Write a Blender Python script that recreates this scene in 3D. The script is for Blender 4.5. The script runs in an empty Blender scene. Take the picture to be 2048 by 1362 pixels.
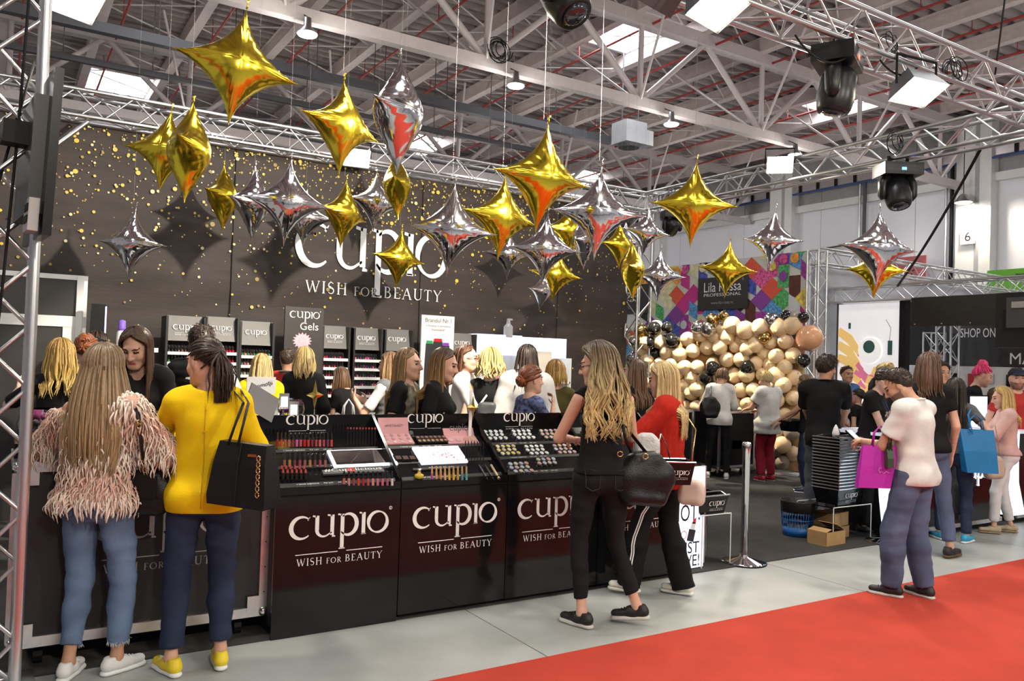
import bpy, bmesh, math, random
import numpy as np
from mathutils import Matrix, Vector
rnd = random.Random(7)
ORD = 'first second third fourth fifth sixth seventh eighth ninth tenth eleventh twelfth thirteenth fourteenth fifteenth sixteenth seventeenth eighteenth nineteenth twentieth'.split()
SC = bpy.context.scene
COL = SC.collection
# ---------------------------------------------------------------- camera (from the vanishing points of the hall)
FPX, CX, CY = 1617.0, 1024.0, 681.0
CAM = np.array([0.0, 0.0, 1.6])
def _dc(u, v): return np.array([u-CX, -(v-CY), -FPX])
_vx = _dc(3580, 803); _vx /= np.linalg.norm(_vx)
_vy = _dc(0, 688); _vy -= _vx*(_vx@_vy); _vy /= np.linalg.norm(_vy)
RW = np.array([_vx, _vy, np.cross(_vx, _vy)])          # world = RW @ cam
cam = bpy.data.cameras.new('camera'); camo = bpy.data.objects.new('camera', cam); COL.objects.link(camo)
cam.sensor_width = 36.0; cam.lens = 36.0*FPX/2048.0; cam.clip_end = 200
camo.matrix_world = Matrix([[*RW[0], CAM[0]], [*RW[1], CAM[1]], [*RW[2], CAM[2]], [0, 0, 0, 1]])
SC.camera = camo
def ray(u, v): return RW@_dc(u, v)/FPX
def gz(u, v, z=0.0): r = ray(u, v); return CAM+r*((z-CAM[2])/r[2])
def gy(u, v, y): r = ray(u, v); return CAM+r*(y/r[1])
def gx(u, v, x): r = ray(u, v); return CAM+r*(x/r[0])
def gd(u, v, d): return CAM+ray(u, v)*d
# ---------------------------------------------------------------- world, exposure
w = bpy.data.worlds.new('world'); SC.world = w; w.use_nodes = True
bg = w.node_tree.nodes['Background']; bg.inputs[0].default_value = (0.80, 0.88, 1.0, 1); bg.inputs[1].default_value = 1.0
SC.view_settings.view_transform = 'Standard'; SC.view_settings.look = 'None'
SC.view_settings.gamma = 1.0; SC.view_settings.exposure = 0.0
SKYLIGHT = 19.0          # daylight through the roof lights
SC.cycles.max_bounces = 6; SC.cycles.diffuse_bounces = 3; SC.cycles.glossy_bounces = 3; SC.cycles.transmission_bounces = 4
SC.cycles.transparent_max_bounces = 8; SC.cycles.caustics_reflective = False; SC.cycles.caustics_refractive = False
SC.cycles.sample_clamp_indirect = 4.0; SC.cycles.use_adaptive_sampling = True; SC.cycles.adaptive_threshold = .03
def lamp(name, loc, aim, power, size, col=(1, .95, .86), spot=None, blend=.4, point=False):
    l = bpy.data.lights.new(name, 'POINT' if point else 'SPOT' if spot else 'AREA'); l.energy = power; l.color = col
    if point: l.shadow_soft_size = size
    elif spot: l.spot_size = math.radians(spot); l.spot_blend = blend; l.shadow_soft_size = size
    else: l.shape = 'RECTANGLE'; l.size = size; l.size_y = size*.6
    o = bpy.data.objects.new(name, l); COL.objects.link(o); o.location = loc
    d = Vector(aim)-Vector(loc); o.rotation_euler = d.to_track_quat('-Z', 'Y').to_euler(); return o
# ---------------------------------------------------------------- materials
MATS = {}
def mat(name, col=(.8, .8, .8), rough=.5, metal=0.0, nz=6.0, amt=.06, bump=0.0, bs=60.0, emit=None, es=1.0, trans=0.0, alpha=1.0,
        coat=0.0, attr=False, ior=1.45, spec=.5, stretch=None, rvar=0.0):
    if name in MATS: return MATS[name]
    m = bpy.data.materials.new(name); MATS[name] = m; m.use_nodes = True
    nt = m.node_tree; N = nt.nodes; L = nt.links; b = N['Principled BSDF']
    b.inputs['Roughness'].default_value = rough; b.inputs['Metallic'].default_value = metal
    b.inputs['IOR'].default_value = ior; b.inputs['Specular IOR Level'].default_value = spec
    b.inputs['Transmission Weight'].default_value = trans; b.inputs['Alpha'].default_value = alpha; b.inputs['Coat Weight'].default_value = coat
    tc = N.new('ShaderNodeTexCoord'); src = tc.outputs['Object']
    if stretch:
        mp = N.new('ShaderNodeMapping'); L.new(src, mp.inputs[0]); mp.inputs['Scale'].default_value = stretch; src = mp.outputs[0]
    n = N.new('ShaderNodeTexNoise'); n.inputs['Scale'].default_value = nz; n.inputs['Detail'].default_value = 4; L.new(src, n.inputs['Vector'])
    hsv = N.new('ShaderNodeHueSaturation')
    mr = N.new('ShaderNodeMapRange'); mr.inputs['From Min'].default_value = .3; mr.inputs['From Max'].default_value = .7
    mr.inputs['To Min'].default_value = 1-amt; mr.inputs['To Max'].default_value = 1+amt; L.new(n.outputs['Fac'], mr.inputs['Value'])
    L.new(mr.outputs[0], hsv.inputs['Value'])
    if attr:
        a = N.new('ShaderNodeAttribute'); a.attribute_name = 'Col'; L.new(a.outputs['Color'], hsv.inputs['Color'])
    else: hsv.inputs['Color'].default_value = (*col, 1)
    L.new(hsv.outputs[0], b.inputs['Base Color'])
    if rvar:
        m2 = N.new('ShaderNodeMapRange'); m2.inputs['From Min'].default_value = .3; m2.inputs['From Max'].default_value = .7
        m2.inputs['To Min'].default_value = max(0, rough-rvar); m2.inputs['To Max'].default_value = rough+rvar
        L.new(n.outputs['Fac'], m2.inputs['Value']); L.new(m2.outputs[0], b.inputs['Roughness'])
    if emit:
        b.inputs['Emission Color'].default_value = (*emit, 1); b.inputs['Emission Strength'].default_value = es
    if bump:
        n2 = N.new('ShaderNodeTexNoise'); n2.inputs['Scale'].default_value = bs; n2.inputs['Detail'].default_value = 3; L.new(src, n2.inputs['Vector'])
        bn = N.new('ShaderNodeBump'); bn.inputs['Strength'].default_value = bump; bn.inputs['Distance'].default_value = .01
        L.new(n2.outputs['Fac'], bn.inputs['Height']); L.new(bn.outputs[0], b.inputs['Normal'])
    m.diffuse_color = (*col, 1); return m
BLACK = mat('black_laminate', (.007, .007, .008), .10, amt=.2, spec=.38)
BLKMATT = mat('black_matt', (.009, .009, .010), .55, amt=.2, spec=.25)
DARK = mat('dark_grey_panel', (.075, .07, .07), .5, amt=.1)
WHITE = mat('white_paint', (.78, .78, .77), .45, amt=.03)
PRINTW = mat('white_print', (.86, .86, .86), .5, amt=.02)
ALU = mat('aluminium', (.72, .73, .75), .3, 1.0, nz=20, amt=.08)
CHROME = mat('chrome', (.85, .85, .87), .06, 1.0, amt=.02)
STEELW = mat('white_steel', (.70, .64, .64), .5, amt=.05)
ACRYL = mat('clear_acrylic', (.95, .97, .98), .02, trans=1.0, ior=1.2, amt=0.0, spec=.6)
SKIN = [mat('skin_light', (.62, .36, .26), .5, nz=14, amt=.08), mat('skin_tan', (.50, .27, .17), .5, nz=14, amt=.08), mat('skin_pale', (.70, .45, .36), .5, nz=14, amt=.06)]
# ---------------------------------------------------------------- mesh builder
class MB:
    def __init__(s): s.v = []; s.f = []; s.m = []; s.cm = 0; s.c = None; s.col = None
    def add(s, vs, fs):
        o = len(s.v); s.v.extend(tuple(map(float, p)) for p in vs); s.f.extend(tuple(i+o for i in f) for f in fs); s.m.extend([s.cm]*len(fs))
        if s.c is not None: s.c.extend([s.col]*len(vs))
        return s
    def box(s, x0, x1, y0, y1, z0, z1):
        return s.add([(x0, y0, z0), (x1, y0, z0), (x1, y1, z0), (x0, y1, z0), (x0, y0, z1), (x1, y0, z1), (x1, y1, z1), (x0, y1, z1)],
                     [(0, 3, 2, 1), (4, 5, 6, 7), (0, 1, 5, 4), (1, 2, 6, 5), (2, 3, 7, 6), (3, 0, 4, 7)])
    def quad(s, a, b, c, d): return s.add([a, b, c, d], [(0, 1, 2, 3)])
    def obox(s, c, X, Y, Z):
        c, X, Y, Z = map(np.array, (c, X, Y, Z)); vs = []
        for k in (-1, 1):
            for a, b in ((-1, -1), (1, -1), (1, 1), (-1, 1)): vs.append(c+X*a+Y*b+Z*k)
        return s.add(vs, [(0, 3, 2, 1), (4, 5, 6, 7), (0, 1, 5, 4), (1, 2, 6, 5), (2, 3, 7, 6), (3, 0, 4, 7)])
    def tube(s, pts, r, n=8, cap=True, flat=1.0, up=None):
        P = [np.array(p, float) for p in pts]; k = len(P); R = r if hasattr(r, '__len__') else [r]*k
        vs = []; u = None
        for i in range(k):
            t = P[min(i+1, k-1)]-P[max(i-1, 0)]; t = t/(np.linalg.norm(t)+1e-9)
            if u is None:
                u = np.cross(t, up if up is not None else ((0, 0, 1) if abs(t[2]) < .9 else (1, 0, 0)))
            u = u-t*(u@t); u = u/(np.linalg.norm(u)+1e-9); w_ = np.cross(t, u)
            for j in range(n):
                a = 2*math.pi*j/n; vs.append(P[i]+R[i]*(math.cos(a)*u+math.sin(a)*flat*w_))
        fs = [(i*n+j, i*n+(j+1) % n, (i+1)*n+(j+1) % n, (i+1)*n+j) for i in range(k-1) for j in range(n)]
        if cap: fs += [tuple(range(n))[::-1], tuple((k-1)*n+j for j in range(n))]
        return s.add(vs, fs)
    def lathe(s, prof, n=24, c=(0, 0, 0)):
        k = len(prof); vs = [(c[0]+r*math.cos(2*math.pi*j/n), c[1]+r*math.sin(2*math.pi*j/n), c[2]+z) for r, z in prof for j in range(n)]
        fs = [(i*n+j, i*n+(j+1) % n, (i+1)*n+(j+1) % n, (i+1)*n+j) for i in range(k-1) for j in range(n)]
        fs += [tuple(range(n))[::-1], tuple((k-1)*n+j for j in range(n))]
        return s.add(vs, fs)
    def poly(s, pts): return s.add(pts, [tuple(range(len(pts)))])
    def xf(s, fn, i0=0): s.v[i0:] = [tuple(map(float, fn(np.array(p)))) for p in s.v[i0:]]; return s
    def build(s, name, mats, parent=None, smooth=False, loc=None):
        me = bpy.data.meshes.new(name); me.from_pydata(s.v, [], s.f); mats = mats if isinstance(mats, (list, tuple)) else [mats]
        for m in mats: me.materials.append(m)
        if any(s.m): me.polygons.foreach_set('material_index', s.m)
        if smooth: me.polygons.foreach_set('use_smooth', [True]*len(s.f))
        if s.c is not None:
            at = me.color_attributes.new('Col', 'FLOAT_COLOR', 'POINT'); at.data.foreach_set('color', np.array([(*c, 1) for c in s.c], 'f4').ravel())
        me.update()
        return link(name, me, parent, loc)
def link(name, data, parent=None, loc=None):
    o = bpy.data.objects.new(name, data); COL.objects.link(o)
    if parent is not None: o.parent = parent
    if loc is not None: o.location = loc
    return o
def npmesh(name, V, F, mats, parent=None, mi=None, col=None, smooth=True):
    me = bpy.data.meshes.new(name); V = np.asarray(V, 'f4'); F = np.asarray(F, 'i4'); k = F.shape[1]
    me.vertices.add(len(V)); me.vertices.foreach_set('co', V.ravel()); me.loops.add(F.size); me.loops.foreach_set('vertex_index', F.ravel())
    me.polygons.add(len(F)); me.polygons.foreach_set('loop_start', np.arange(0, F.size, k, dtype='i4')); me.polygons.foreach_set('loop_total', np.full(len(F), k, 'i4'))
    for m in (mats if isinstance(mats, (list, tuple)) else [mats]): me.materials.append(m)
    if mi is not None: me.polygons.foreach_set('material_index', np.asarray(mi, 'i4'))
    if smooth: me.polygons.foreach_set('use_smooth', np.ones(len(F), bool))
    if col is not None:
        at = me.color_attributes.new('Col', 'FLOAT_COLOR', 'POINT'); at.data.foreach_set('color', np.hstack([col, np.ones((len(col), 1))]).astype('f4').ravel())
    me.update(calc_edges=True); me.validate()
    return link(name, me, parent)
def tag(o, label, cat, group=None):
    o['label'] = label; o['category'] = cat
    if group: o['group'] = group
    return o
def struct(o): o['kind'] = 'structure'; return o
def thing(name, label, cat, loc=(0, 0, 0), rz=0.0, group=None):
    o = link(name, None); o.location = loc; o.rotation_euler = (0, 0, rz); return tag(o, label, cat, group)
_UNIT = {}
def bar(name, a, b, r, m, parent=None, n=8, ry=None):
    """a straight round (or flat, n=4) member: shared unit mesh stretched between a and b"""
    key = (m.name, n)
    if key not in _UNIT:
        mb = MB(); mb.tube([(0, 0, 0), (0, 0, 1)], 1.0 if n > 4 else math.sqrt(2), n)
        if n == 4: mb.xf(lambda p: (p[0]*math.cos(math.pi/4)-p[1]*math.sin(math.pi/4), p[0]*math.sin(math.pi/4)+p[1]*math.cos(math.pi/4), p[2]))
        me = bpy.data.meshes.new('bar'); me.from_pydata(mb.v, [], mb.f); me.materials.append(m)
        if n > 4: me.polygons.foreach_set('use_smooth', [len(f) == 4 for f in mb.f])
        _UNIT[key] = me
    o = link(name, _UNIT[key], parent); a = Vector(a); d = Vector(b)-a; L = d.length; z = d/L
    x = Vector((0, 0, 1)).cross(z) if abs(z.z) < .99 else Vector((1, 0, 0)); x.normalize(); y = z.cross(x)
    rx = r; ry = ry or r
    o.matrix_local = Matrix(((x.x*rx, y.x*ry, z.x*L, a.x), (x.y*rx, y.y*ry, z.y*L, a.y), (x.z*rx, y.z*ry, z.z*L, a.z), (0, 0, 0, 1)))
    return o
# ---------------------------------------------------------------- lettering
def arc(cx, cy, rx, ry, a0, a1, n=10): return [(cx+rx*math.cos(math.radians(a0+(a1-a0)*i/n)), cy+ry*math.sin(math.radians(a0+(a1-a0)*i/n))) for i in range(n+1)]
def stroke(mb, pts, wd):
    k = len(pts); W_ = wd if hasattr(wd, '__len__') else [wd]*k
    if len(W_) != k: W_ = list(np.interp(np.linspace(0, 1, k), np.linspace(0, 1, len(W_)), W_))
    vs = []
    for i in range(k):
        t = np.subtract(pts[min(i+1, k-1)], pts[max(i-1, 0)]); t = t/(np.linalg.norm(t)+1e-9); n = np.array([-t[1], t[0]])*W_[i]/2
        vs += [(pts[i][0]+n[0], pts[i][1]+n[1], 0), (pts[i][0]-n[0], pts[i][1]-n[1], 0)]
    mb.add(vs, [(2*i, 2*i+1, 2*i+3, 2*i+2) for i in range(k-1)])
def logo_big(mb, x, s, reg=True):
    """the lower-case calligraphic word, x-height 1 -> s; returns width"""
    def S(p, wd): stroke(mb, [(x+a*s, b*s) for a, b in p], [q*s for q in wd] if hasattr(wd, '__len__') else wd*s)
    S(arc(.55, .5, .46, .46, 48, 312, 22), [.05, .10, .17, .20, .17, .10, .05]); S([(.80, .80), (.90, .94)], [.06, .02])
    S([(1.02, .97), (1.2, .93)], .07); S([(1.22, .97), (1.22, .36)], .17); S(arc(1.53, .36, .31, .30, 180, 300, 8), [.17, .10, .06]); S([(1.68, .10), (1.88, .22)], .06)
    S([(1.68, .97), (1.88, .93)], .07); S([(1.90, .97), (1.90, .10)], .17); S([(1.90, .06), (2.05, .03)], [.1, .05])
    S([(2.15, .97), (2.34, .93)], .07); S([(2.36, .97), (2.36, -.52)], .17); S([(2.22, -.52), (2.5, -.52)], .05)
    S(arc(2.62, .5, .40, .46, 130, -140, 20), [.05, .12, .19, .19, .12, .05])
    S([(3.14, .97), (3.32, .93)], .07); S([(3.34, .97), (3.34, .02)], .17); S([(3.24, .03), (3.45, .03)], .05)
    S(arc(4.02, .5, .45, .46, 70, 430, 28), [.06, .13, .18, .11, .06, .13, .18, .11, .06])
    if reg: S(arc(4.62, 1.08, .07, .07, 0, 360, 8), .025); S([(4.60, 1.04), (4.60, 1.12), (4.64, 1.10), (4.60, 1.08), (4.64, 1.04)], .018)
    return 4.5*s
LT = {'W': (1.15, [([(0, 1), (.3, 0)], .13), ([(.3, 0), (.56, 1)], .05), ([(.5, 1), (.8, 0)], .13), ([(.8, 0), (1.08, 1)], .05), ([(-.08, 1), (.12, 1)], .05), ([(.98, 1), (1.16, 1)], .05)]),
      'I': (.3, [([(.15, 0), (.15, 1)], .13), ([(.02, 0), (.28, 0)], .05), ([(.02, 1), (.28, 1)], .05)]),
      'S': (.58, [(arc(.28, .74, .22, .24, 30, 250, 9)+arc(.28, .26, .24, .25, 80, -150, 9), [.05, .08, .14, .08, .05]), ]),
      'H': (.9, [([(.15, 0), (.15, 1)], .13), ([(.75, 0), (.75, 1)], .13), ([(.15, .52), (.75, .52)], .05), ([(.02, 0), (.28, 0)], .05), ([(.02, 1), (.28, 1)], .05), ([(.62, 0), (.88, 0)], .05), ([(.62, 1), (.88, 1)], .05)]),
      'F': (.6, [([(.15, 0), (.15, 1)], .13), ([(.02, .98), (.56, .98)], .05), ([(.55, .98), (.55, .82)], .04), ([(.15, .52), (.45, .52)], .05), ([(.02, 0), (.3, 0)], .05)]),
      'O': (1.02, [(arc(.5, .5, .44, .48, 90, 450, 24), [.05, .13, .05, .13, .05])]),
      'R': (.75, [([(.15, 0), (.15, 1)], .13), (arc(.3, .74, .26, .24, 90, -90, 8), [.05, .12, .05]), ([(.02, .98), (.3, .98)], .05), ([(.15, .5), (.3, .5)], .05), ([(.32, .5), (.72, 0)], .12), ([(.02, 0), (.28, 0)], .05)]),
      'B': (.72, [([(.15, 0), (.15, 1)], .13), (arc(.3, .76, .24, .22, 90, -90, 8), [.05, .11, .05]), (arc(.32, .27, .30, .26, 90, -90, 8), [.05, .12, .05]), ([(.02, .98), (.3, .98)], .05), ([(.15, .53), (.3, .53)], .05), ([(.02, .02), (.32, .02)], .05)]),
      'E': (.64, [([(.15, 0), (.15, 1)], .13), ([(.02, .98), (.55, .98)], .05), ([(.15, .52), (.46, .52)], .05), ([(.02, .02), (.6, .02)], .05), ([(.55, .98), (.55, .84)], .04), ([(.59, .02), (.61, .18)], .04)]),
      'A': (.88, [([(.06, 0), (.42, 1)], .05), ([(.42, 1), (.8, 0)], .13), ([(.2, .36), (.64, .36)], .05), ([(-.04, 0), (.18, 0)], .05), ([(.66, 0), (.92, 0)], .05)]),
      'U': (.86, [([(.15, 1), (.15, .3)]+arc(.44, .3, .29, .28, 180, 360, 10)+[(.73, .3), (.73, 1)], [.13, .13, .09, .05, .05, .05]), ([(.02, 1), (.28, 1)], .05), ([(.62, 1), (.86, 1)], .05)]),
      'T': (.74, [([(.36, 0), (.36, 1)], .13), ([(.02, .98), (.7, .98)], .05), ([(.03, .98), (.01, .8)], .04), ([(.69, .98), (.71, .8)], .04), ([(.23, 0), (.5, 0)], .05)]),
      'Y': (.78, [([(.04, 1), (.38, .48)], .12), ([(.38, .48), (.72, 1)], .05), ([(.38, .5), (.38, 0)], .13), ([(-.04, 1), (.14, 1)], .05), ([(.62, 1), (.82, 1)], .05), ([(.25, 0), (.52, 0)], .05)])}
def serif(mb, text, x, y, s, gap=.22, small='FOR'):
    for wd in text.split(' '):
        k = s*(.78 if wd == small else 1)
        for ch in wd:
            wth, st = LT[ch]
            for p, q in st: stroke(mb, [(x+a*k, y+b*k) for a, b in p], [c*k for c in q] if hasattr(q, '__len__') else q*k)
            x += (wth+gap)*k
        x += .45*s
    return x
def logo(tagline=True, reg=True, rule=True):
    """flat logo mesh centred on x, width 1, baseline y=0"""
    mb = MB(); wd = logo_big(mb, 0, 1, reg)
    if tagline:
        t = MB(); x1 = serif(t, 'WISH FOR BEAUTY', 0, 0, 1.0)-.65; k = (wd*.86)/x1
        mb.add([(p[0]*k+wd*.09, p[1]*k-1.12, 0) for p in t.v], t.f)
        if rule: stroke(mb, [(wd*.07, -.64), (2.18, -.64)], .035); stroke(mb, [(2.58, -.64), (wd*.95, -.64)], .035)
    mb.v = [(p[0]/wd-.5, p[1]/wd, 0) for p in mb.v]; return mb
def sans(text, width=None, height=None, cx=True):
    cu = bpy.data.curves.new('t', 'FONT'); cu.body = text; cu.resolution_u = 3; o = bpy.data.objects.new('t', cu); COL.objects.link(o)
    bpy.context.view_layer.update(); me = bpy.data.meshes.new_from_object(o.evaluated_get(bpy.context.evaluated_depsgraph_get()))
    mb = MB(); vs = [tuple(v.co) for v in me.vertices]; fs = [tuple(p.vertices) for p in me.polygons]
    bpy.data.objects.remove(o); bpy.data.curves.remove(cu); bpy.data.meshes.remove(me)
    a = np.array(vs); lo = a.min(0); hi = a.max(0); kx = (width/(hi[0]-lo[0])) if width else None; ky = (height/(hi[1]-lo[1])) if height else None
    kx = kx or ky; ky = ky or kx
    mb.add([((p[0]-(lo[0]+hi[0])/2 if cx else p[0]-lo[0])*kx, (p[1]-lo[1])*ky, 0) for p in vs], fs); return mb
def onplane(mb, o, X, Y, s=1.0):
    """lay a flat mesh (x,y) on the plane o + x*X + y*Y (unit vectors), scaled s"""
    o = np.array(o, float); X = np.array(X, float); Y = np.array(Y, float); r = MB(); r.v = [tuple(o+X*p[0]*s+Y*p[1]*s) for p in mb.v]; r.f = mb.f; r.m = mb.m; return r
# ================================================================ hall
CONC = mat('concrete', (.38, .395, .385), .38, nz=2.2, amt=.16, bump=.05, bs=25, rvar=.04)
fl = MB(); fl.box(-16, 30, -16, 44, -.2, -.004); FLOOR = struct(fl.build('floor', mat('joint_filler', (.16, .16, .155), .8)))
slab = MB(); slab.box(.004, 2.812, .004, 3.992, -.03, 0); sm = None
for i in range(-3, 8):
    for j in range(-2, 3):
        loc = (2.575+i*2.816, -.4+j*4.0, 0)
        if sm is None: o = slab.build('floor_slab', CONC, FLOOR, loc=loc); sm = o.data
        else: link('floor_slab', sm, FLOOR, loc)
RED = mat('red_carpet', (.47, .042, .022), .95, nz=3, amt=.10, bump=.5, bs=500)
c = MB(); c.box(-12, 26, .7, 3.6, 0, .006); tag(c.build('red_carpet', RED), 'wide red carpet laid along the aisle in the foreground', 'carpet')
GREYC = mat('charcoal_carpet', (.040, .037, .035), .95, nz=5, amt=.22, bump=.4, bs=400)
c = MB(); c.box(-1.5, 11.6, 4.53, 11.2, 0, .008); tag(c.build('booth_carpet', GREYC), 'dark charcoal carpet covering the floor of the black beauty booth', 'carpet')
# --- roof: corrugated deck running along X
ZR = 11.25; DECK = mat('roof_deck', (.33, .285, .28), .6, nz=2, amt=.06)
pr = []; y = -16.0
while y < 44: pr += [(y, 0), (y+.17, 0), (y+.22, .11), (y+.38, .11)]; y += .43
vs = []; fs = []
SKY = [(3.9, 32.6), (15.1, 18.0), (15.6, 32.9), (25.3, 18.0), (25.5, 33.5), (3.9, 18.0), (-6.5, 18.0), (3.9, 5.0), (15.1, 5.0), (25.3, 5.0), (-6.5, 5.0), (3.9, -8), (15.1, -8), (25.3, -8), (-6.5, -8), (-6.5, 32.6)]
PUR = [13.8+2.35*i for i in range(-12, 7)]
def bay(x): k = min(range(len(PUR)-1), key=lambda i: abs((PUR[i]+PUR[i+1])/2-x)); return PUR[k]+.14, PUR[k+1]-.14
HOLES = []
for sx, sy in SKY: a, b = bay(sx); HOLES.append((a, b, sy-1.25, sy+1.25))
xs = sorted(set([-16.0, 30.0]+[h[0] for h in HOLES]+[h[1] for h in HOLES]))
for x0, x1 in zip(xs, xs[1:]):
    for (ya, za), (yb, zb) in zip(pr, pr[1:]):
        if any(h[0] <= x0 < h[1] and h[2] < (ya+yb)/2 < h[3] for h in HOLES): continue
        n = len(vs); vs += [(x0, ya, ZR+za), (x1, ya, ZR+za), (x1, yb, ZR+zb), (x0, yb, ZR+zb)]; fs.append((n, n+1, n+2, n+3))
CEIL = struct(npmesh('ceiling', vs, fs, DECK, smooth=False))
GLOW = mat('skylight_glazing', (.9, .95, 1), .6, emit=(.93, .97, 1.0), es=SKYLIGHT, amt=0)
for a, b, y0, y1 in HOLES:
    m = MB(); m.box(a, b, y0, y1, ZR+.30, ZR+.33); m.build('skylight_pane', GLOW, CEIL)
    m = MB(); m.box(a-.05, b+.05, y0-.05, y0, ZR-.02, ZR+.36); m.box(a-.05, b+.05, y1, y1+.05, ZR-.02, ZR+.36); m.box(a-.05, a, y0, y1, ZR-.02, ZR+.36); m.box(b, b+.05, y0, y1, ZR-.02, ZR+.36); m.build('skylight_kerb', WHITE, CEIL)
PIPE = mat('red_pipe', (.36, .035, .035), .45); PUM = mat('purlin_steel', (.66, .57, .56), .5)
ib = MB(); ib.box(-.13, .13, -16, 44, -.03, 0); ib.box(-.10, .10, -16, 44, -.40, -.03); ib.box(-.13, .13, -16, 44, -.43, -.40); ibm = None
for i, x in enumerate(PUR):
    if ibm is None: o = ib.build('purlin', PUM, CEIL, loc=(x, 0, ZR)); ibm = o.data
    else: o = link('purlin', ibm, CEIL, (x, 0, ZR))
    bar('sprinkler_pipe', (x+.45, -10, ZR-.62), (x+.45, 42, ZR-.62), .035, PIPE, CEIL)
    for j in range(12): bar('pipe_hanger', (x+.45, 11.5+j*2.6, ZR-.62), (x+.45, 11.5+j*2.6, ZR-.02), .014, PIPE, CEIL, 6)
    for j in range(10):
        if i < len(PUR)-1:
            bar('roof_brace', (x, 12+j*3.1, ZR-.35), (PUR[i+1], 13.5+j*3.1, ZR-.35), .022, STEELW, CEIL, 6); bar('roof_brace', (PUR[i+1], 13.5+j*3.1, ZR-.35), (x, 15.1+j*3.1, ZR-.35), .022, STEELW, CEIL, 6)
# --- roof trusses
for ty, lab in ((16.22, 'white steel roof truss carrying the round hall lamps'), (26.3, 'white steel roof truss, second one towards the back of hall'), (36.4, 'white steel roof truss farthest at the back of hall')):
    T = thing('roof_truss', lab, 'truss', (0, ty, 0), group='white roof trusses')
    for z, hh, ww in ((8.5, .13, .12), (ZR-.55, .16, .16)):
        m = MB(); m.box(-14, 29.6, -ww, ww, z-hh, z+hh); m.build('bottom_chord' if z < 9 else 'top_chord', STEELW, T)
    nodes = [14.0+4.7*i for i in range(-6, 4)]
    for i, x in enumerate(nodes):
        if x > 28.6: continue
        bar('strut', (x, 0, 8.5), (x, 0, ZR-.6), .075, STEELW, T); bar('strut', (x, 0, 8.55), (x+2.35, 0, ZR-.6), .075, STEELW, T); bar('strut', (x, 0, 8.55), (x-2.35, 0, ZR-.6), .085, STEELW, T)
        m = MB(); m.box(x-.22, x+.22, -.015, .015, 8.45, 8.85); m.build('gusset_plate', STEELW, T)
        bar('stay', (x, 0, 8.5), (x-1.2, 2.6, ZR-.4), .035, STEELW, T, 6); bar('stay', (x, 0, 8.5), (x-1.2, -2.6, ZR-.4), .035, STEELW, T, 6)
LAMPE = mat('lamp_glow', (1, 1, .95), .5, emit=(1, .97, .85), es=30, amt=0)
for i, x in enumerate((4.94, 9.9, 14.8, 19.8, 24.85)):
    L_ = thing('high_bay_lamp', ['round white hall lamp leftmost under the roof truss', 'round hall lamp second from left under the roof truss', 'round hall lamp under the truss beside the grey fan unit', 'round hall lamp glowing beside the bright truss floodlight', 'round hall lamp just left of the lower moving head'][i], 'lamp', (x, 15.85, 8.0), group='high bay lamps')
    m = MB(); m.lathe([(.02, .34), (.07, .32), (.08, .15), (.20, .02), (.215, 0), (.20, 0)], 20); m.build('housing', ALU, L_, True)
    m = MB(); m.lathe([(.195, -.01), (.18, -.03), (.01, -.04)], 20); m.build('diffuser', LAMPE, L_, True)
    bar('suspension', (0, 0, .34), (0, .3, .5), .012, BLKMATT, L_, 6)
for xx in (-5, 4.94, 9.9, 14.8, 19.8, 24.85):
    for yy in (15.85, 26.3, 6, -4): lamp('high_bay_lamp_light', (xx, yy, 7.88), (xx, yy, 0), 150, .22, (1, .95, .87), point=True)
# long dark ducts / cable trays hung below the roof
TRAY = mat('grey_tray', (.075, .075, .085), .6)
for n, (y, z, r, a, b) in enumerate(((21.5, 9.2, .12, -12, 17.3), (22.3, 8.6, .07, -12, 15), (30, 9.6, .11, 6, 29))):
    t = thing('cable_tray', ['thick grey cable tray running below the roof', 'thin grey cable tray running below the thicker one', 'grey cable tray far back at right below the roof'][n], 'tray', (0, 0, 0))
    bar('tray_rail', (a, y, z), (b, y, z), r, TRAY, t, 4)
    for x in range(a+1, int(b), 2): bar('tray_hanger', (x, y, z), (x, y, ZR), .012, TRAY, t, 6)
f = thing('fan_heater', 'grey boxy fan heater hanging under the roof', 'heater', (15.9, 18.8, 8.25))
m = MB(); m.box(-.45, .35, -.35, .35, 0, .65); m.build('casing', mat('fan_grey', (.45, .46, .5), .4), f)
m = MB(); m.box(.36, .75, -.2, .2, .05, .5); m.build('motor_box', mat('fan_grey2', (.6, .6, .62), .4), f)
m = MB(); m.lathe([(.32, -.1), (.34, 0), (.26, .03)], 20, (-.05, 0, 0)); m.build('outlet_ring', TRAY, f)
for x in (-.35, .3): bar('hanger', (x, 0, .65), (x, 0, 2.9), .02, TRAY, f)
# --- walls
WP = mat('wall_panel_white', (.80, .80, .86), .5, nz=.8, amt=.03); WG = mat('wall_upper_grey', (.33, .33, .34), .5)
m = MB(); m.box(30, 30.4, -16, 44, 0, 13); WR = struct(m.build('wall_right', mat('wall_backing', (.5, .5, .53), .6)))
yj = 44.0; pm = None
while yj > 6:
    p = MB(); p.box(29.92, 30, -4.28, 0, 0, 8.55)
    if pm is None: o = p.build('wall_panel', WP, WR, loc=(0, yj, 0)); pm = o.data
    else: link('wall_panel', pm, WR, (0, yj, 0))
    p = MB(); p.box(29.94, 30, yj-4.28, yj, 8.85, 11.3); p.build('upper_panel', WG, WR); yj -= 4.3
m = MB(); m.box(29.7, 29.99, -16, 44, 8.55, 8.85); m.build('wall_beam', WHITE, WR)
m = MB(); m.box(29.6, 29.8, -16, 44, 9.45, 9.75); m.build('cable_duct', ALU, WR)
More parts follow.
